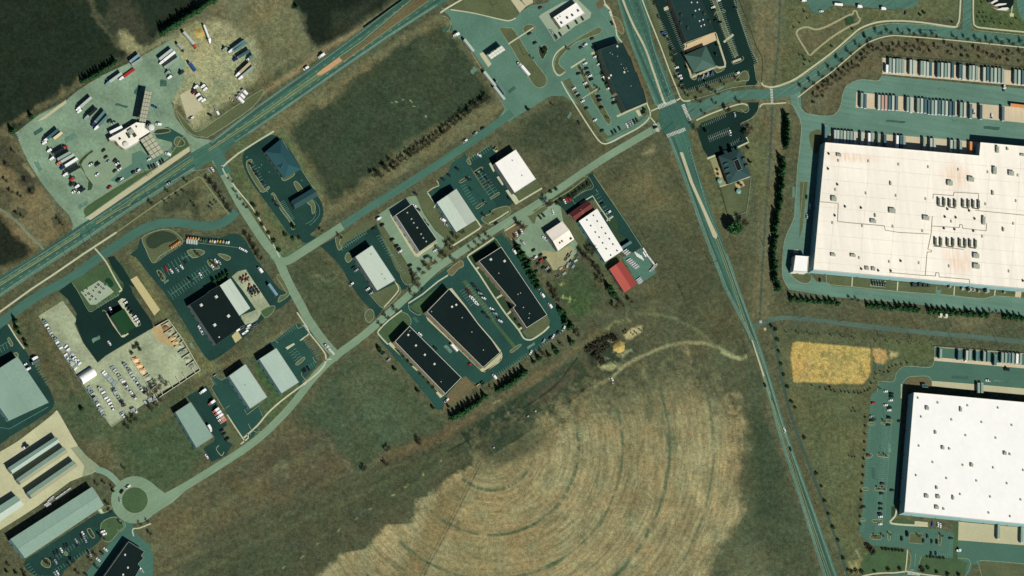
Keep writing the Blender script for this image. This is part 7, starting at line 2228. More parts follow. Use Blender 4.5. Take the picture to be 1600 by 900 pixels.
for i, (x, c) in enumerate(D_):
 y0 = 545.5 + 0.0635 * (x - 1470) + (5 if 7 == i else 0)
 trailer(x + 0.2, y0, x - 0.2, y0 + 14.5, c, '', 'short trailers above the second warehouse', 'in the rank above the second warehouse', 'short trailer')
tractor(1509.5,560,262, 'white', 'white truck tractor under a short trailer in the rank above the second warehouse')
for i, x in enumerate((1529.5,1534.8)):
 trailer(x, 598.5, x, 613.5, 'pale green', 'pale green trailer, %s of the pair backed to the north docks of the second warehouse' % ['left', 'right'][i])
for i, x in enumerate((1560.5,1597)):
 trailer(x, 842 + i * 6, x + 0.6,819 + i * 5, 'pale green', 'pale green trailer at the south docks of the second warehouse, %s one' % ['left', 'right'][i])
segs = [(67,499,96,546,12,30, 'in the northwest row of the gravel yard', 'mix'),(103,541,113,556,7,38, 'in the striped stack north of the arched shelter', 'flat'),(101,554,120,577,9,38, 'in the clutter north of the arched shelter', 'mix'),(108,552,126,570,8,38, 'in the east clutter north of the arched shelter', 'mix'),
  (161,581,180,602,9,38, 'in the first rank below the black lot', 'flat'),(175,607,195,635,10,30, 'in the rank continuing south of the first', 'mix'),(175,573,213,624,14,30, 'in the second rank below the black lot', 'mix'),(193,566,226,615,13,30, 'in the third rank below the black lot', 'mix'),
  (138,604,163,651,14,34, 'in the rank along the west fence', 'mix'),(154,603,178,641,9,30, 'in the short rank east of the arched shelter', 'mix'),(226,631,244,620,6,120, 'by the southeast fence of the gravel yard', 'mix'),(204,636,215,645,4,30, 'at the south corner of the gravel yard', 'mix'),(189,645,194,653,3,30, 'at the southwest tip of the gravel yard', 'mix')]
rr_ = random.Random(5)
for x0, y0, x1, y1, n_, dg, wh, kd in segs:
 for i in range(n_):
  t = (i + 0.5) / n_
  x, y = x0 + (x1 - x0) * t + rr_.uniform(-0.8,0.8), y0 + (y1 - y0) * t + rr_.uniform(-0.8,0.8)
  c = rr_.choice(['white', 'pale grey', 'white', 'grey', 'dark', 'light blue'])
  q = P(x, y, 0.8)
  if kd == 'flat' or rr_.random() < 0.55:
   defer(place(('flat', c), lambda: make_flat(c),(q.x, q.y, ZW), ang_px(x, y, dg + rr_.uniform(-8,8)), '', 'utility trailers'), f'{c} utility trailer', 'north', wh)
  else:
   defer(place(('loader', c), lambda: make_loader(c),(q.x, q.y, ZW), ang_px(x, y, dg + rr_.uniform(-15,15)), '', 'compact loaders'), f'{c} compact loader', 'north', wh)
cars('on the open black lot west of the dark green roof', '', [(171,536, 'wc')],125)
cars('at the northwest corner of the dark green roof', '', [(173,484, 'wp')],110)
cars('in the stalls east of the dark green roof', 'north', [(196,473, 'wc'),(199,478, 'kc'),(202,483, 'dc'),(205.5,488, 'kc'),(210,495, 'wc'),(212.5,499, 'wc'),(215,503, 'wc')],30)
# ------------------------------------------------------------------ trees, shrubs, poles and small things
LEAF = mat('conifer needles', (58,104,60), amt=0.35, scale=0.8, big=0.2, bscale=0.2)
LEAF2 = mat('dull evergreen leaves', (56,78,48), amt=0.35, scale=0.8, big=0.2)
BARK = mat('grey brown bark', (82,76,62), amt=0.2, scale=1)
TWIG = mat('bare twigs', (68,67,50), amt=0.2, scale=1)
TWIG2 = mat('red brown twigs', (98,90,68), amt=0.2, scale=1)
def cards(n, fn, rnd, size):
 bm = MB()
 for i in range(n):
  p, s = fn(i)
  d = Vector((rnd.gauss(0,1), rnd.gauss(0,1), rnd.gauss(0,0.7))).normalized()
  e = d.orthogonal().normalized()
  e = Matrix.Rotation(rnd.uniform(0,6.28),3, d) @ e
  f = d.cross(e)
  a = size * s
  bm.add([p + e * a, p + f * a * 0.8, p - e * a * 0.9, p - f * a * 0.6],[(0,1,2,3)])
 return bm
def make_conifer(seed, fat=1.0):
 rnd = random.Random(seed)
 r = empty('conifer_tree', (0,0,0), '', 'tree')
 MB().tube((0,0,0),(0,0,8.6),0.22,0.04,7).build('trunk', BARK, r)
 def fn(i):
  z = 0.6 + 9.2 * (rnd.random() ** 1.35)
  R = fat * 3.3 * (1 - z / 10.2) ** 0.85 * (0.85 + 0.3 * math.sin(seed + z * 2.3))
  a = rnd.uniform(0,6.283)
  rr = R * math.sqrt(rnd.uniform(0.15,1.0)) * (1 + 0.18 * math.sin(a * 3 + seed) + 0.1 * math.sin(a * 7 + z))
  return Vector((rr * math.cos(a), rr * math.sin(a), z - rr * 0.18)), rnd.uniform(0.6,1.25)
 cards(520, fn, rnd, 0.7).build('crown', LEAF, r)
 return r
def make_round(seed):
 rnd = random.Random(seed)
 r = empty('evergreen_tree', (0,0,0), '', 'tree')
 MB().tube((0,0,0),(0,0,5),0.3,0.1,7).build('trunk', BARK, r)
 def fn(i):
  d = Vector((rnd.gauss(0,1), rnd.gauss(0,1), rnd.gauss(0,1))).normalized()
  k = (0.55 + 0.45 * rnd.random() ** 0.5) * (1 + 0.14 * math.sin(d.x * 5 + seed) * math.sin(d.y * 6))
  return Vector((d.x * 3.4 * k, d.y * 3.4 * k, 5.2 + d.z * 4.4 * k)), rnd.uniform(0.7,1.3)
 cards(620, fn, rnd, 0.7).build('crown', LEAF, r)
 return r
def make_bare(seed, m):
 rnd = random.Random(seed)
 r = empty('bare_tree', (0,0,0), '', 'tree')
 bm = MB()
 bm.tube((0,0,0),(0,0,2.6),0.2,0.14,7)
 bm.tube((0,0,2.6),(0.1,0.1,6.6),0.14,0.03,6)
 tips = []
 for k in range(11):
  a = k * 2.4 + rnd.uniform(-0.4,0.4)
  z0 = rnd.uniform(1.9,5.0)
  ln = rnd.uniform(1.4,2.4) * (1.15 - 0.1 * z0)
  e = Vector((math.cos(a) * ln, math.sin(a) * ln, z0 + rnd.uniform(1.0,2.2)))
  bm.tube((0,0, z0), e, 0.07,0.025,5)
  tips.append((Vector((0,0, z0)), e))
 bm.build('trunk', BARK, r)
 tw = MB()
 for i in range(460):
  b, e = rnd.choice(tips)
  p = b.lerp(e, rnd.uniform(0.35,1.0)) + Vector((rnd.gauss(0,0.3), rnd.gauss(0,0.3), rnd.gauss(0.1,0.4)))
  d = Vector((p.x * 0.5 + rnd.gauss(0,0.6), p.y * 0.5 + rnd.gauss(0,0.6), rnd.uniform(0.2,1.2))).normalized() * rnd.uniform(0.5,1.1)
  s = d.orthogonal().normalized() * 0.075
  s = Matrix.Rotation(rnd.uniform(0,3.14),3, d.normalized()) @ s
  tw.add([p - s, p + s, p + d + s * 0.3, p + d - s * 0.3],[(0,1,2,3)])
 tw.build('crown', m, r)
 return r
def make_shrub(seed, m):
 rnd = random.Random(seed)
 r = empty('shrub', (0,0,0), '', 'shrub')
 MB().tube((0,0,0),(0,0,0.7),0.08,0.04,6).build('stem', BARK, r)
 def fn(i):
  d = Vector((rnd.gauss(0,1), rnd.gauss(0,1), abs(rnd.gauss(0,0.8)))).normalized()
  k = rnd.uniform(0.4,1.0) * (1 + 0.2 * math.sin(d.x * 6 + seed))
  return Vector((d.x * 1.2 * k, d.y * 1.2 * k, 0.3 + d.z * 1.3 * k)), rnd.uniform(0.6,1.2)
 cards(110, fn, rnd, 0.32).build('foliage', m, r)
 return r
TR = random.Random(21)
def tree(kind, x, y, h, label, group, w=1.0):
 q = P(x, y, 0)
 s = TR.randrange(4)
 base = {'conifer': 10.0, 'round': 9.6, 'bare': 7.4, 'bare2': 7.4, 'shrub': 1.6, 'shrub2': 1.6}[kind]
 mk_ = {'conifer': lambda: make_conifer(s + 1), 'round': lambda: make_round(s + 1), 'bare': lambda: make_bare(s + 1, TWIG), 'bare2': lambda: make_bare(s + 9, TWIG2),
           'shrub': lambda: make_shrub(s + 1, LEAF2), 'shrub2': lambda: make_shrub(s + 5, TWIG)}[kind]
 k = h / base
 place((kind, s), mk_, (q.x, q.y, 0.0), TR.uniform(0,6.28), label, group, (k * w * TR.uniform(0.9,1.1), k * w * TR.uniform(0.9,1.1), k * TR.uniform(0.92,1.08)))
def row(kind, path, n, h, what, where, end, group, jit=1.0, w=1.0, start=0, jh=0.15):
 pp = pts(path)
 L = [0]
 for a, b in zip(pp, pp[1:]):
  L.append(L[-1] + math.dist(a, b))
 for i in range(n):
  t = L[-1] * (i + 0.5) / n
  k = max(j for j in range(len(L) - 1) if L[j] <= t)
  f = (t - L[k]) / (L[k + 1] - L[k])
  x = pp[k][0] + (pp[k + 1][0] - pp[k][0]) * f + TR.uniform(-jit, jit)
  y = pp[k][1] + (pp[k + 1][1] - pp[k][1]) * f + TR.uniform(-jit, jit)
  tree(kind, x, y, h * TR.uniform(1 - jh, 1 + jh), f'{ordinal(i)} {what} from the {end} {where}', group, w)
def at(kind, lst, h, what, where, end, group, w=1.0):
 for i, (x, y) in enumerate(lst):
  tree(kind, x, y, h * TR.uniform(0.85,1.15), f'{ordinal(i)} {what} from the {end} {where}' if len(lst) > 1 else f'{what} {where}', group, w)
CO, BA = 'conifers', 'bare trees'
row('conifer', [252,52,290,28,338,-4],24,10.5, 'tall dark conifer', 'in the dense row above the dirt yard', 'west', CO, 0.8,1.05)
row('conifer', [126,128,150,117,181,97],13,8.0, 'dark conifer', 'on the north edge of the stone yard', 'west', CO, 0.8,1.05)
at('conifer', [(48,183)],7.5, 'lone dark conifer', 'north of the gravel apron by the stone yard', '', CO, 1.3)
at('conifer', [(18,206)],8, 'lone dark conifer', 'at the northwest corner of the stone yard', '', CO, 1.2)
at('conifer', [(463,12)],7, 'lone dark conifer', 'at the top edge of the dark field', '', CO, 1.2)
row('conifer', [1227,178,1227,232],14,9, 'dense dark conifer', 'in the upper hedge west of the warehouse', 'north', CO, 1.6,1.1)
row('conifer', [1221,245,1217,302,1210,360,1207,400,1208,432,1216,452],44,9, 'dense dark conifer', 'in the long hedge west of the warehouse', 'north', CO, 2.0,1.1)
at('conifer', [(x, 468.5 + (x - 1236) * 0.083 + TR.uniform(-1,1)) for x in (1236,1246,1254,1263,1271,1280,1291,1299,1308,1356,1364,1372,1382,1392,1402,1409,1418,1426,1433,1452,1460,1468,1476,1485,1494,1503,1512,1521,1531,1540,1569,1578,1587,1596)],8.6, 'green conifer', 'in the staggered row south of the big warehouse', 'west', CO, 1.15)
at('bare', [(1328,469),(1338,470),(1548,489),(1558,490)],6, 'thin bare tree', 'in gaps of the big warehouse conifer row', 'west', BA)
row('conifer', [704,654,722,645,740,633,758,620],11,9.5, 'dense conifer', 'in the windbreak south of the westernmost office block', 'west', CO, 1.5,1.15)
row('conifer', [776,613,795,600,820,582],9,9.5, 'dense conifer', 'in the windbreak south of the middle office block', 'west', CO, 1.5,1.15)
at('conifer', [(833,566),(841,561),(857,556),(866,546),(869,551),(892,536)],7.5, 'smaller conifer', 'at the east end of the windbreak', 'west', CO, 1.1)
at('bare2', [(767,608),(850,556),(876,540),(846,552)],6, 'thin reddish bare tree', 'between conifers of the windbreak', 'west', BA)
row('conifer', [873,484,880,498,890,512],8,8.5, 'dark conifer', 'in the clump east of the easternmost office block', 'north', CO, 2.5,1.2)
row('conifer', [807,386,815,402,826,424,840,450],16,9.5, 'dark conifer', 'in the hedge between repair yard and office blocks', 'north', CO, 2.0,1.15)
row('conifer', [948,448,953,455,958,463],6,8.5, 'bright green conifer', 'in the clump west of the red barn', 'north', CO, 2.0,1.25)
at('round', [(1143,359)],12, 'big round dark evergreen', 'at the fence corner south of the inn', '', CO, 1.35)
at('bare', [(1158,350)],12, 'big bare tree', 'beside the round evergreen at the inn fence', '', BA, 1.1)
at('bare', [(921,396),(915,405),(909,400),(925,390)],9, 'bare tree', 'in the thicket behind the square repair garage', 'north', BA, 1.1)
at('bare', [(932,424),(938,432),(935,440),(929,418)],8.5, 'bare tree', 'in the thicket along the long showroom wall', 'north', BA, 1.1)
at('bare2', [(966,472),(959,481),(970,478),(984,472)],8.5, 'dark bare tree', 'at the lane south of the red barn', 'west', BA, 1.15)
at('bare', [(864,462),(868,470),(862,455)],8, 'bare tree', 'on the meadow edge east of the easternmost office block', 'north', BA, 1.1)
at('bare', [(898,516),(900,524)],7.5, 'bare tree', 'south of the conifer clump by the office lot', 'north', BA)
hr = [(582,276),(588,272),(593,276),(599,262),(604,268),(609,254),(613,264),(618,258),(624,252),(630,249),(637,243),(643,240),(649,237),(655,233),(662,229),(667,225),(673,221),(679,216),(684,212),(690,207),(695,204),(700,199),(706,195),(711,190),(716,187),(722,181),(727,178),(732,173),(738,169),(743,166),(749,161),(754,158),(758,154)]
at('bare', hr, 7.5, 'bare hedgerow tree', 'along the south edge of the dark olive field', 'west', BA, 1.15)
at('round', [(600,260),(612,262),(718,186),(731,176),(745,166),(690,208),(640,244),(752,158)],5.0, 'dark leafy hedgerow bush', 'among the bare hedgerow trees', 'west', CO, 0.8)
at('bare', [(720,364),(716,358),(710,372),(704,380),(700,388),(692,400),(686,396)],8, 'bare brown tree', 'in the thicket between the two middle workshops', 'north', BA, 1.1)
at('bare2', [(676,411),(666,420),(658,428),(648,438),(645,430),(650,446)],8, 'bare reddish tree', 'in front of the vented black roof', 'east', BA, 1.1)
at('bare', [(735,391),(744,384),(752,377.5),(761,371),(706,407),(593,509),(603,498),(617,487),(644,462),(655,453)],7, 'bare street tree', 'along the south kerb of the industrial drive', 'east', BA)
at('bare', [(853,320)],10, 'dark bare tree', 'on the drive verge by the mulch bed', '', BA, 1.1)
at('bare', [(808,350),(812,356)],8, 'bare tree', 'at the corner of the repair yard entrance', 'north', BA)
cv = [(1253,141),(1267,131.5),(1282,121),(1296,110),(1310,96.5),(1326,84.5),(1339,73),(1354,63),(1371,54.5),(1388,52.8),(1406,53.5),(1424,55.2),(1441,57),(1459,58.5),(1491,61.2),(1508,63.2),(1526,65),(1544,67.5),(1561,68.5),(1579,70.2),(1597,71.5)]
at('bare', cv, 8.6, 'bare street tree', 'along the south kerb of the curved road', 'west', BA, 0.85)
sl = [(1273,152),(1281,144),(1288,140),(1296,133),(1303,127),(1309,124),(1316,118),(1321,112),(1328,108),(1334,104),(1341,96),(1348,91),(1352,85),(1360,80),(1366,78),(1374,80),(1381,76),(1392,80),(1398,74),(1408,76),(1418,74),(1430,78),(1440,82),(1446,74),(1462,76),(1483,86),(1490,78),(1505,80),(1524,80),(1532,82),(1545,90),(1554,92),(1570,86),(1578,86),(1595,86),(1290,134),(1312,114),(1358,72),(1437,70),(1478,72)]
at('bare2', sl, 7, 'bare slope tree', 'on the bank between curved road and trailer rank', 'west', BA, 1.0)
at('shrub', [(1414,79),(1425,80),(1452,79.5),(1502,87),(1512,88),(1529,89),(1562,90),(1574,94),(1591,95),(1341,103),(1347,92),(1388,79),(1270,160),(1285,150)],2.2, 'small dark shrub', 'on the bank above the trailer rank', 'west', 'shrubs')
sp_ = [(1227.5,519.5),(1245,521),(1262.5,522),(1280,523.5),(1297.5,525.5),(1314.5,527),(1332,529),(1350,531),(1367,532.8),(1385,534.3),(1403,536),(1420.5,537.5),(1438.5,539),(1456,540.5)]
at('bare', sp_, 3.6, 'young sapling', 'in the line north of the golden pad', 'west', BA, 0.7)
at('conifer', [(1268,603),(1281,606),(1290,609),(1298,610),(1304,612.5),(1314,612),(1320,613),(1326,614),(1335,614),(1341,615),(1345,614),(1351,611.5),(1356,610),(1359,607),(1361,599),(1366,592),(1368,584),(1375,580),(1381,582),(1388,581.5),(1389,575),(1394,572.5),(1400,571),(1408,569.5),(1417,567.5)],3.2, 'small young conifer', 'in the curving line round the golden pad', 'west', CO, 0.75)
at('conifer', [(1333,638),(1336,643),(1330,643),(1326,712),(1331,714),(1335,714)],2.6, 'tiny young conifer', 'in the lawn west of the long car park', 'north', CO, 0.8)
at('conifer', [(1249,86),(1254,88),(1257,94),(1265,97),(1256,101),(1261,29),(1256,18),(1240,43),(1249,36)],3.2, 'small conifer', 'on the lawn around the gravel path loop', 'north', CO, 0.9)
at('conifer', [(1530,20),(1533,4),(1536,20),(1527,27),(1535,27),(1541,27),(1549,30),(1531,34),(1538,34),(1546,34),(1553,36),(1563,37),(1571,38.5),(1580,38),(1587,29)],3.0, 'small conifer', 'on the green lawn at the top right', 'north', CO, 0.8)
at('round', [(1487,35),(1443,21),(1437,24),(1331,46),(1299,73),(1350,58)],3.2, 'round dark bush', 'on the lawns north of the curved road', 'east', CO, 0.9)
at('shrub', [(395,321),(402,336),(409,351),(419,364.5),(427,377),(435,391),(445,367),(457,373),(467,372)],3.0, 'dark green shrub', 'on the lawn between footpath and hip office lot', 'north', 'shrubs')
at('round', [(458,356)],5, 'dark round tree', 'at the south tip of the hip office car island', '', CO, 0.9)
at('bare', [(501,362),(530,372),(360,285),(366,300),(373,312),(383,325)],6, 'bare tree', 'on the verges of the side street and middle road', 'east', BA)
at('bare', [(325,284),(332,292),(339,302),(346,312),(352,322),(357,330),(386,372),(393,384),(398,394),(404,405)],8.5, 'bare street tree', 'along the west edge of the side street', 'north', BA, 1.0)
at('bare', [(234,318),(260,300),(289,284)],6, 'bare street tree', 'on the highway verge above the brush mound', 'west', BA)
at('bare2', [(285,300),(276,306),(266,312),(258,318),(300,318),(305,326),(330,320),(336,316),(328,326)],4.5, 'bare shrubby tree', 'in the brush mound by the side street', 'north', BA, 1.1)
at('bare2', [(30,308),(16,302),(25,335),(34,340),(90,345),(96,352),(48,302),(8,284),(40,284),(10,260),(20,238)],5.5, 'bare scrub tree', 'in the brown scrub west of the stone yard', 'north', BA, 1.2)
at('conifer', [(23,502),(26,514)],8.5, 'dark slender conifer', 'on the frontage road verge at the left', 'north', CO, 1.0)
at('round', [(30,522),(38,533),(41,541)],4.5, 'dark bush', 'beside the footpath at the left edge', 'north', CO, 0.9)
at('round', [(127,640)],5.0, 'dark leafy bush', 'on the dark patch west of the gravel yard', '', CO, 1.0)
at('bare', [(234,640),(242,634),(248,626),(200,660),(197,668),(208,656)],7, 'bare tree', 'along the south fence of the gravel yard', 'east', BA, 1.1)
at('bare2', [(245,606),(238,612),(255,600),(232,618)],9, 'dark bare tree', 'behind the material bays', 'north', BA, 1.2)
at('bare', [(602,704),(605,700),(566,735),(568,731),(652,688),(653,694),(601,726)],6.5, 'dark bare tree', 'on the meadow above the patchy strip', 'west', BA, 1.2)
at('bare', [(218,820),(229,815),(192,732),(166,788),(171,800),(174,762),(233,835),(187,818),(150,758),(161,755)],5, 'small bare tree', 'around the roundabout', 'east', BA)
at('round', [(176,768)],3.5, 'dark bush', 'on the lawn west of the roundabout', '', CO, 0.8)
at('bare', [(250,430),(252,436),(306,397),(310,400),(330,411),(336,416),(296,438),(299,440)],4.5, 'small bare tree', 'on the islands of the dealer lot', 'west', BA, 1.1)
at('round', [(354,426),(349,430),(345,434),(340,437),(356,431),(333,440)],5, 'dark tree', 'along the north wall of the dealership', 'east', CO, 0.9)
at('bare', [(71,880),(75,882),(107,884),(112,878),(155,838),(160,842),(147,868),(140,876),(150,888),(120,896),(36,895),(12,884)],5.5, 'bare tree', 'on the islands and lawns of the long workshop lot', 'west', BA, 1.0)
at('round', [(10,894),(24,896),(38,900)],4, 'dark round bush', 'in the lawn at the bottom left corner', 'west', CO, 0.8)
at('bare', [(850,84),(846,80),(852,78)],5, 'bare tree', 'on the mulched island west of the bank', 'north', BA)
at('round', [(849,83)],4.5, 'dark round tree', 'on the mulched island west of the bank', '', CO, 0.9)
at('bare', [(886,78),(830,92),(934,140),(930,136),(948,185),(908,110),(912,118),(862,165),(824,172)],5, 'small bare tree', 'on the islands of the shopping strip lot', 'north', BA, 0.9)
at('round', [(824,172)],4.6, 'dark round tree', 'at the grass corner by the middle road', '', CO, 0.8)
at('round', [(943,127),(947,132),(949,124),(1003,178),(1006,172)],3.4, 'dark shrub', 'in the planting beside the shopping strip', 'west', CO, 0.9)
at('bare', [(1024,10),(1030,30),(1040,62),(1050,90),(1054,100),(1050,82),(1058,125),(1064,140),(1072,150)],6.5, 'bare tree', 'on the hotel verge beside the main road', 'north', BA)
at('bare', [(1090,160),(1115,162),(1098,178),(1120,148),(1134,175),(1106,140),(1152,160),(1128,132),(1150,126),(1092,145),(1110,142)],6.5, 'bare tree', 'on the verges of the curved road by the junction', 'west', BA)
at('round', [(1101,97 + 31),(1120,72),(1072,106),(1118,86)],3.4, 'dark shrub', 'against the hip roofed restaurant', 'west', CO, 0.9)
at('bare2', [(1166,207),(1170,202),(1163,212),(1134,173),(1080,196),(1086,204)],7.5, 'dark bare tree', 'around the inn car park', 'east', BA, 1.1)
at('round', [(1102,206),(1168,232),(1171,254)],4.2, 'dark round bush', 'around the inn', 'west', CO, 0.9)
at('shrub', [(1120,265),(1121,272),(1158,290),(1154,287)],2, 'dark potted shrub', 'on the inn patios', 'west', 'shrubs')
at('bare', [(715,312),(735,297),(733,282),(757,318),(768,335),(755,338),(795,312)],4.5, 'small bare tree', 'on the islands of the middle car park', 'west', BA)
at('shrub', [(860,300),(868,296),(900,300),(906,296),(912,292),(918,288),(896,304),(889,308),(876,312),(870,318)],2.6, 'dark bed shrub', 'in the mulch bed by the showroom', 'west', 'shrubs')
at('shrub', [(773,430),(778,440),(784,452),(795,470),(800,476),(806,500),(812,508),(755,420)],2.4, 'dark planted shrub', 'in the frontage of the easternmost office block', 'north', 'shrubs')
at('shrub', [(623,548),(630,556),(637,564),(643,570),(656,584),(662,590),(669,598),(676,606)],1.8, 'low green shrub', 'in the frontage of the westernmost office block', 'north', 'shrubs')
at('round', [(593,550),(591,545),(616,578),(652,612),(676,638),(700,636)],4.8, 'dark tree', 'on the west edge of the westernmost office block lot', 'north', CO, 0.8)
at('shrub', [(1205,510),(1211,515),(1214,531),(1216,549),(1220,569),(1212 + 12,585),(1230,605),(1236,628),(1242,637),(1256,684),(1275,740),(1283,760),(1288,783),(1294,803),(1301,824),(1309,844),(1317,872),(1325,891)],2.6, 'small dark shrub', 'beside the bike path', 'north', 'shrubs')
at('shrub', [(1337,892),(1346,894),(1366,893),(1387,890),(1405,889),(1449,887),(1463,894),(1480,897),(1497,898),(1330,868 + 25)],2.8, 'small shrub', 'along the walk at the bottom right', 'west', 'shrubs')
at('bare', [(1365,656),(1388,655),(1380,659),(1382,712),(1375,711),(1380,765),(1371,764),(1389,836),(1470,838),(1434,838),(1378,838),(1366,838),(1374,608)],4, 'small bare tree', 'on the islands of the long car park', 'west', BA)
row('shrub', [1352,646,1350,700,1345,780,1343,826],14,1.8, 'clipped dark shrub', 'along the west kerb of the long car park', 'north', 'shrubs', 0.5)
row('shrub', [1376,857,1412,861],7,2.2, 'clipped hedge shrub', 'south of the office lot stalls', 'west', 'shrubs', 0.3)
row('shrub', [1446,870,1476,872],6,2.0, 'clipped hedge shrub', 'south of the bottom office row', 'west', 'shrubs', 0.3)
at('shrub2', [(1358,856),(1355,853),(1362,861),(1440,890)],3.4, 'dark bushy shrub', 'at the southwest corner of the office lot', 'west', 'shrubs', 1.4)
at('bare2', [(1000,517),(993,521),(987,523),(975,521),(978,517)],3.4, 'dead bush', 'on the pale spoil heap in the meadow', 'east', BA, 1.2)
at('shrub2', [(918,547),(924,543),(930,540),(936,536),(944,532),(950,528),(956,526),(960,530),(942,545),(935,550),(928,556),(948,540),(940,565),(934,560)],3.2, 'tangled dead shrub', 'in the brush pile of the meadow', 'west', 'shrubs', 1.5)
at('shrub', [(1296,505 + 100),(1224,586)],2, 'small dark shrub', 'near the golden pad corner', 'east', 'shrubs')
def make_pole():
 r = empty('utility_pole', (0,0,0), '', 'utility pole')
 MB().tube((0,0,0),(0,0,13),0.2,0.13,8).build('pole', M['wood'], r)
 MB().box((0,0,12.2),(0.14,2.6,0.16)).build('crossarm', M['wood'], r)
 for y in (-1.1,0.0,1.1):
  MB().tube((0, y, 12.28),(0, y, 12.6),0.06,0.04,6).build('insulator', M['steel'], r)
 return r
up = [(943.7,276, 'east of the showroom lot, north one'),(1007,372, 'in the field east of the showroom'),(1062,449, 'in the field south of the barn lane'),(1071,470, 'in the field nearest the meadow track'),(1247.5,497.5, 'at the west end of the farm lane'),(1236,485, 'north of the farm lane mouth'),(1310,503, 'on the farm lane north of the golden pad'),(1326,493.5, 'in the grass north of the farm lane, west one'),
      (1371, 507, 'in the grass north of the farm lane, middle one'), (1432, 514, 'on the farm lane above the small lawn'), (1465.5, 505.5, 'beside the twin boxes in the conifer gap'), (1491, 519, 'north of the farm lane near the short trailers'), (1545, 512, 'in the pale patch north of the farm lane'), (1558, 525.5, 'at the right end of the farm lane'), (1227, 519, 'at the corner of the bike path'), (1297.5, 523, 'between saplings south of the farm lane'), (1372.5, 526, 'south of the farm lane near the second pad'),
      (1425, 535, 'south of the farm lane at the small lawn'), (1490.5, 538, 'behind the short trailer rank, west one'), (1561, 543, 'behind the short trailer rank, east one'), (1206, 545, 'beside the bike path, north one'), (1218, 602, 'beside the bike path, second one'), (1235, 663, 'beside the bike path, third one'), (1260, 735, 'beside the bike path, fourth one'), (1281, 800, 'beside the bike path, fifth one'), (1302, 868, 'beside the bike path, last one'), (1204, 330, 'on the rail bed beside the conifer hedge'), (1212, 258, 'on the rail bed near the hedge gap'),
      (229.5, 275.5, 'on the highway verge south of the car canopy'), (418, 137, 'on the verge of the dirt yard'), (550, 40, 'in the dark field by the highway'), (565, 119, 'in the olive field beside the highway'), (587, 103, 'in the olive field farther along the highway'), (818, 86, 'on the long island in the shop lot'), (769, 9, 'on the lawn at the top of the shop lot'), (268, 322, 'on the verge below the highway'), (236, 286 + 34, 'at the brush mound by the highway'), (133, 384, 'between highway and frontage road'), (103, 401, 'between highway and frontage road, farther west'),
      (143, 371, 'on the south highway verge near the walk'), (1170, 560, 'beside the main road at the meadow gate'), (1160, 552, 'at the meadow gate'), (1150, 390, 'between main road and rail bed'), (1110, 412, 'in the field near the main road'), (1088, 372, 'in the field west of the main road'), (1194, 385, 'on the rail bed, lower one')]
for x, y, wh in up:
 q = P(x, y)
 place('pole', make_pole, (q.x, q.y, 0), ang_px(x, y, 10), 'wooden utility pole ' + wh, 'utility poles', (1,1, TR.uniform(0.8,1.15)))
def make_lamp():
 r = empty('street_lamp', (0,0,0), '', 'street lamp')
 MB().tube((0,0,0),(0,0,0.7),0.28,0.28,10).build('lamp_base', M['concrete_grey'], r)
 MB().tube((0,0,0.7),(0,0,9),0.11,0.08,8).build('pole', M['unit_dark'], r)
 MB().tube((0,0,8.9),(1.4,0,9.1),0.05, None, 6).build('arm', M['unit_dark'], r)
 MB().box((1.7,0,9.08),(0.8,0.4,0.16)).build('lamp_head', M['steel'], r)
 return r
for i, (x, y, wh) in enumerate(((1384,655, 'on the first island of the long car park'),(1380,711, 'on the second island of the long car park'),(1376,764, 'on the third island of the long car park'),(1370,838, 'on the southwest island of the long car park'),(1440,838, 'on the square island of the office lot'),(1490,190, 'at the middle of the trailer court'),(930,118, 'on the upper island of the shopping strip lot'),(948,190, 'on the lower island of the shopping strip lot'),
                               (1126, 40, 'on the strip in the hotel lot'), (1140, 78, 'on the lower strip in the hotel lot'), (726, 282, 'on the first island of the middle car park'), (752, 320, 'on the second island of the middle car park'), (1060, 150, 'at the junction corner by the hotel'), (247, 184, 'east of the diesel canopy'), (252, 178, 'on the lane line east of the diesel canopy'), (769, 500, 'on the office block median'), (306, 396, 'on the triangular dealer island'), (620, 565, 'on the west lot edge, north one'), (652, 608, 'on the west lot edge, south one'), (1404, 20, 'at the depot kerb'))):
 q = P(x, y)
 place('lamp', make_lamp, (q.x, q.y, ZI), ang_px(x, y, 40), 'tall car park lamp ' + wh, 'car park lamps')
for x, y, x1, y1, lb in ((1058,144,1035,156, 'traffic signal mast arm over the north approach'),(1040,214,1056,200, 'traffic signal mast arm over the south approach'),(1022,209,1032,198, 'traffic signal mast arm over the west approach'),(1074,192,1088,180, 'traffic signal mast arm over the east approach')):
 a, b = P(x, y), P(x1, y1)
 r = empty('traffic_signal', (a.x, a.y, 0), lb, 'traffic signal')
 MB().tube((a.x, a.y, 0),(a.x, a.y, 7.2),0.18,0.12,8).build('pole', M['steel'], r)
 MB().tube((a.x, a.y, 6.6),(b.x, b.y, 7.0),0.12,0.07,8).build('mast_arm', M['steel'], r)
 for t in (0.55,0.78,0.97):
  c = a.lerp(b, t)
  MB().box((c.x, c.y, 6.2),(0.35,0.35,1.0)).build('signal_head', paint('yellow'), r)
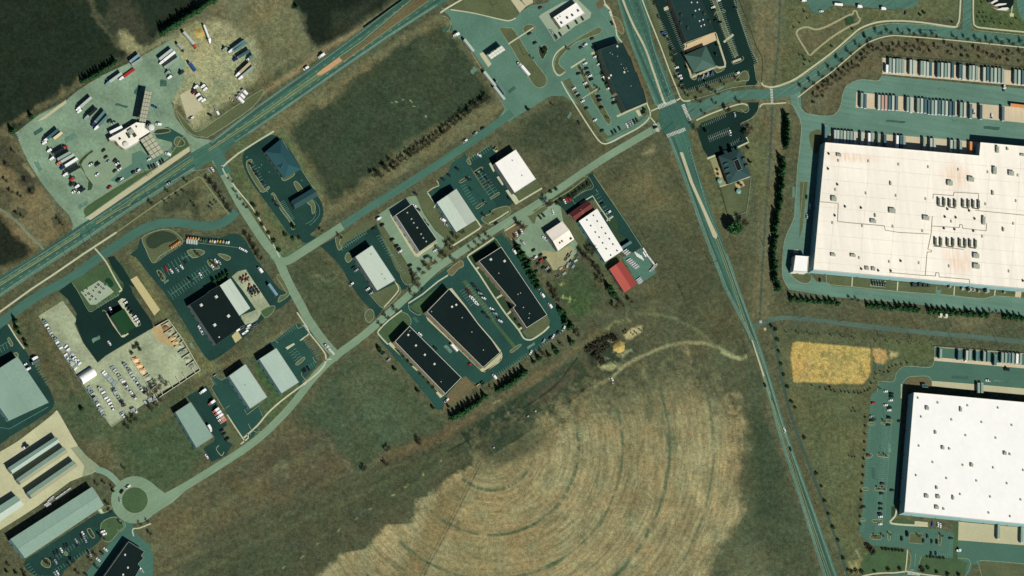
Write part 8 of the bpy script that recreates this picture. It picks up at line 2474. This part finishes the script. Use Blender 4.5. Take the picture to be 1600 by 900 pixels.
def fence(label, flat, h, m, step=6.0, th=0.08, name='fence', cat='fence'):
 pp = [P(x, y) for x, y in pts(flat)]
 r = empty(name, pp[0].to_tuple(), label, cat)
 bm = MB()
 cnt = 0
 for a, b in zip(pp, pp[1:]):
  d = b - a
  L = d.length
  ang = math.atan2(d.y, d.x)
  c = (a + b) / 2
  bm.box((c.x, c.y, h - 0.05),(L, th, 0.1), ang)
  bm.box((c.x, c.y, h * 0.5),(L, th, 0.08), ang)
  bm.box((c.x, c.y, 0.25),(L, th, 0.08), ang)
  n = max(1, int(L / 0.9))
  for i in range(n):
   q = a.lerp(b, (i + 0.5) / n)
   bm.box((q.x, q.y, h / 2),(0.12, th * 0.6, h - 0.06), ang)
 bm.build('fence_panel', m, r)
 for a, b in zip(pp, pp[1:]):
  n = max(1, int((b - a).length / step))
  for i in range(n + 1):
   if cnt > 90:
    break
   q = a.lerp(b, i / n)
   MB().tube((q.x, q.y, 0),(q.x, q.y, h + 0.15),0.09, None, 6).build('fence_post', m, r)
   cnt += 1
 return r
pw = mat('pale fence', (188,196,170), amt=0.1)
pg = mat('grey chain link', (110,122,104), amt=0.1)
fence('pale fence along the west and south sides of the gravel machinery yard', [60,494,85,535,120,590,150,635,174,668,205,646],1.8, pw)
fence('chain link fence along the east side of the storage yard', [90,642,105,668,122,697,138,715],1.8, pg)
fence('chain link fence along the north edge of the stone truck yard', [60,178,104,155,150,122,205,96,262,65],1.8, pg)
fence('white fence round the lawn south of the inn', [1173,275,1170,305,1166,331,1152,337,1138,341],1.5, pw)
fence('dark tall fence on the west side of the inn lawn', [1109,252,1125,295,1138,341],2.0, M['mulch'])
fence('chain link fence behind the northern trailer rank', [1379,87,1460,94,1600,107,1680,114],2.0, pg)
fence('pale fence at the back of the short trailer rank', [1460,542,1502,545,1600,553,1680,560],1.8, pw)
fence('low fence wall between repair yard and office lot', [787,358,805,388,822,425,842,458,862,490],1.2, pg)
fence('chain link fence round the reserved pad east of the golden ground', [1361,543,1361,580],1.4, pg)
conc = mat('bay block concrete', (206,208,184), amt=0.1)
def wall_path(r, flat, h, th):
 pp = [P(x, y) for x, y in pts(flat)]
 for a, b in zip(pp, pp[1:]):
  d = b - a
  c = (a + b) / 2
  MB().box((c.x, c.y, h / 2),(d.length, th, h), math.atan2(d.y, d.x)).build('bay_wall', conc, r)
a0 = P(262,500)
bay = empty('material_bays', (a0.x, a0.y, 0), 'concrete block material bays round the east side of the gravel yard', 'material bays')
wall_path(bay, [242,511,262,500,284,530,312,579,279,601,250,620,236,628],1.8,0.5)
for f in ([264,503,252,510],[270,512,256,521],[277,520,263,530],[281,526,268,536],[285,533,272,543],[291,544,278,552],[296,552,284,560],[303,564,291,572],[305,584,299,576],[291,593,285,583],[281,600,275,590],[270,607,264,597],[254,618,248,606],[246,622,239,610],[236,628,230,618]):
 wall_path(bay, f, 1.6,0.45)
b0 = P(206,560)
bay2 = empty('material_bays', (b0.x, b0.y, 0), 'shorter concrete bays holding the orange heaps in the gravel yard', 'material bays')
wall_path(bay2,[205,562,222,588,236,612,246,628],1.5,0.45)
for f in ([212,573,220,568],[217,580,226,575],[223,590,232,584],[228,600,238,594],[234,609,244,603]):
 wall_path(bay2, f, 1.4,0.45)
def mound(x, y, rx, h, m, label, seed):
 q = P(x, y)
 rnd = random.Random(seed)
 bm = MB()
 rings = []
 n = 14
 ph = [rnd.uniform(0.8,1.2) for _ in range(n)]
 for k in range(6):
  t = k / 5
  rr = rx * (1 - t) ** 0.9 + 0.05
  z = h * (t ** 0.9)
  rings.append([Vector((q.x + rr * ph[i] * math.cos(6.283 * i / n), q.y + rr * ph[i] * math.sin(6.283 * i / n) * 0.85, z + rnd.uniform(-0.06,0.06) * (k > 0))) for i in range(n)])
 bm.loft(rings)
 o = bm.build('aggregate_heap', m, None)
 tag(o, label, 'heap', 'heaps of loose material')
hm = {c: mat(c + ' loose heap', rgb, amt=0.2, scale=1.2, big=0.1) for c, rgb in (('pale grey', (170,176,150)),('tan', (206,180,124)),('orange', (224,186,134)),('grey', (120,132,112)),('brown', (142,112,76)),('straw', (190,166,96)),('mulch', (70,62,44)))}
for i, (x, y, r_, h_, c, wh) in enumerate(((258,512,3.4,2, 'brown', 'in the northernmost bay'),(264,520,3.6,2.2, 'pale grey', 'in the second bay from the north'),(270,528,3.8,2.4, 'tan', 'in the third bay from the north'),(275,535,3.8,2.4, 'tan', 'in the fourth bay from the north'),(280,541,3.6,2.2, 'pale grey', 'in the fifth bay from the north'),(284,549,3.4,2.2, 'grey', 'in the sixth bay from the north'),(292,562,3.4,2.0, 'pale grey', 'in the seventh bay from the north'),(298,571,3.2,1.8, 'grey', 'in the southeast bay'),
                                         (211, 562, 4, 2.4, 'orange', 'first from the north in the short bays'), (217, 571, 4, 2.4, 'orange', 'second from the north in the short bays'), (222, 579, 3.8, 2.4, 'orange', 'third from the north in the short bays'), (230, 590, 4.2, 2.6, 'pale grey', 'at the south end of the short bays'), (213, 540, 2.4, 1.6, 'mulch', 'north of the short bays'),
                                         (967, 543, 6.5, 2.4, 'straw', 'as the round spoil heap in the meadow'), (312, 52, 5.5, 1.6, 'straw', 'between the red semi truck and the tanker'))):
 mound(x, y, r_ * 1.0, h_, hm[c], f'{c} heap of loose material {wh}', i)
for i, (x, y, wh) in enumerate(((209,543, 'west'),(214,538, 'north'),(218,546, 'east'),(205,552, 'southwest'))):
 tree('shrub', x, y, 2.8, f'dark potted evergreen, {wh} one of the cluster north of the short bays', 'shrubs', 0.9)
for i, (x, y) in enumerate(((1468.5,493),(1477,493.8))):
 q = P(x, y)
 r = empty('transformer_box', (q.x, q.y, 0),['left', 'right'][i] + ' one of the twin pale boxes in the conifer row gap', 'transformer box')
 MB().box((q.x, q.y, 0.15),(4.2,4.2,0.3)).build('plinth', M['concrete'], r)
 MB().box((q.x, q.y, 1.7),(2.6,2.8,2.8),0,0.92).build('cabinet', M['unit_white'], r)
for i, (x, y, wh) in enumerate(((1123,283.5, 'on the narrow inn patio'),(1152.5,300, 'on the lawn south of the inn'))):
 q = P(x, y)
 r = empty('patio_umbrella', (q.x, q.y, 0), 'pale blue patio umbrella ' + wh, 'umbrella')
 MB().tube((q.x, q.y, 0),(q.x, q.y, 2.9),0.06).build('pole', M['steel'], r)
 MB().tube((q.x, q.y, 2.5),(q.x, q.y, 3.3),2.6,0.1,8).build('canopy', mat('pale blue canvas', (128,178,172), amt=0.05), r)
for i, (x, y, dg, c, wh) in enumerate(((747,603,35, 'cream', 'beside the conifers south of the middle office block'),(753,599,35, 'green', 'right beside the cream skip by the conifers'),(336,588,30, 'pale grey', 'in the pen behind the lower light green roof'),(1004,176,20, 'dark', 'in the pen at the shopping strip corner'),(880,423,30, 'tan', 'in the junk at the south end of the repair yard'),(892,410,60, 'teal', 'in the junk behind the repair garage'),(888,400,60, 'grey', 'beside the junk row of the repair garage'),(774,233,60, 'tan', 'on the pad north of the white roofed building'))):
 q = P(x, y)
 rz = ang_px(x, y, dg)
 r = empty('waste_skip', (q.x, q.y, ZI), f'{c} waste skip {wh}', 'skip')
 rot = Matrix.Rotation(rz, 3, 'Z')
 o0 = Vector((q.x, q.y, 0))
 p0 = paint(c)
 for off, sz in (((0,1.0,0.9),(3.6,0.1,1.6)),((0,-1.0,0.9),(3.6,0.1,1.6)),((1.8,0,0.9),(0.1,1.9,1.6)),((-1.8,0,0.9),(0.1,1.9,1.6))):
  c_ = o0 + rot @ Vector(off)
  MB().box(c_, sz, rz).build('side_panel', p0, r)
 c_ = o0 + Vector((0,0,0.14))
 MB().box(c_, (3.5,1.9,0.1), rz).build('floor_plate', p0, r)
for i, (x, y, dg, c) in enumerate(((884,405,55, 'dark'),(889,412,20, 'light blue'),(895,417,50, 'light blue'),(899,408,30, 'pale grey'),(886,416,70, 'tan'),(876,420,30, 'tan'),(893,396,60, 'grey'),(901,400,40, 'dark'),(881,428,30, 'grey'),(871,432,30, 'dark'))):
 q = P(x, y)
 place(('flat', c), lambda: make_flat(c),(q.x, q.y, ZW), ang_px(x, y, dg), f'{c} utility trailer, {ordinal(i)} item in the clutter behind the repair garage', 'utility trailers')
for i, (x, y) in enumerate(((130,456),(136,452),(139,460),(146,455),(150,450),(154,446),(158,449),(162,452),(144,464),(150,468),(141,469),(156,458),(134,462),(165,446))):
 q = P(x, y)
 r = empty('display_planter', (q.x, q.y, ZI), '%s stone display planter from the west on the pale patio' % ordinal(i), 'planter', 'display planters')
 s = 0.8 + 0.5 * (i % 3)
 MB().box((q.x, q.y, ZI + 0.5),(s * 1.6, s * 1.2,1.0),0.6,0.9).build('planter_box', M['unit_white'] if i % 3 else M['unit'], r)
 MB().box((q.x, q.y, ZI + 1.05),(s * 1.3, s * 0.9,0.12),0.6,0.8).build('planting', LEAF2, r)
for i, x in enumerate((1363,1367,1371,1375,1379,1382)):
 q = P(x, 443 + i * 0.4)
 r = empty('condenser', (q.x, q.y, ZW), 'grey condenser unit, %s from the west on the pad south of the warehouse' % ordinal(i), 'condenser', 'condensers on the pad')
 MB().box((q.x, q.y, ZW + 1.1),(1.7,4.2,2.2)).build('casing', M['unit_dark'], r)
 MB().tube((q.x, q.y - 1, ZW + 2.2),(q.x, q.y - 1, ZW + 2.5),0.6, None, 10).build('fan_ring', M['steel'], r)
for i, (x, y, w_, l_, h_) in enumerate(((1427,446,8,6,3.2),(1435,445,5,7,4.2),(1443,446,6,6,3),(1450,447,5,4,2.6),(1482,449,3,3,5),(1503,452,5,4,3),(1513,454,4,5,6),(1520,454,3,4,4),(1528,456,3,3,3),(1540,456,5,5,6),(1568,457.5,2.5,2.5,3))):
 q = P(x, y)
 r = empty('plant_equipment', (q.x, q.y, ZI), 'grey plant equipment block, %s from the west along the south warehouse wall' % ordinal(i), 'equipment', 'equipment along the south warehouse wall')
 MB().box((q.x, q.y, ZI + h_ / 2),(w_ * 0.6, l_ * 0.55, h_),-0.08,0.95).build('casing', M['unit_dark'] if i < 4 else M['unit'], r)
 MB().tube((q.x + w_ * 0.2, q.y, 0),(q.x + w_ * 0.2, q.y, h_ + 1.2),0.3, None, 8).build('exhaust_pipe', M['steel'], r)
a, b = P(568,44), P(640,-8)
r = empty('crash_barrier', (a.x, a.y, 0), 'dark noise wall along the north shoulder of the highway', 'barrier')
d = b - a
c = (a + b) / 2
MB().box((c.x, c.y, 1.0),(d.length, 0.35,2.0), math.atan2(d.y, d.x)).build('barrier_wall', M['unit_dark'], r)
pv = pts([752,722,735,758,704,820,671,882,655,915])
a = P(*pv[0])
r = empty('irrigation_boom', (a.x, a.y, 0), 'long thin pivot irrigation boom lying across the crop circle', 'irrigation boom')
for p0, p1 in zip(pv, pv[1:]):
 A2, B2 = P(*p0), P(*p1)
 MB().tube(A2 + Vector((0,0,3.4)), B2 + Vector((0,0,3.4)),0.12, None, 6).build('pipe_span', M['steel'], r)
 MB().tube(B2 + Vector((1.2,0,0)), B2 + Vector((0,0,3.4)),0.08, None, 6).tube(B2 + Vector((-1.2,0,0)), B2 + Vector((0,0,3.4)),0.08, None, 6).build('tower', M['steel'], r)
for x, y, lb in ((771,700, 'small white pump kiosk at the pivot centre of the crop circle'),(836,643, 'small white marker box in the dark strip, north one'),(824.5,651, 'small white marker box in the dark strip, south one')):
 q = P(x, y)
 r = empty('pump_kiosk', (q.x, q.y, 0), lb, 'kiosk')
 MB().box((q.x, q.y, 0.6),(1.5,1.1,1.2),0.4).build('cabinet', M['unit'], r)
 MB().box((q.x, q.y, 1.25),(1.7,1.3,0.1),0.4).build('lid', M['unit'], r)
name_all()
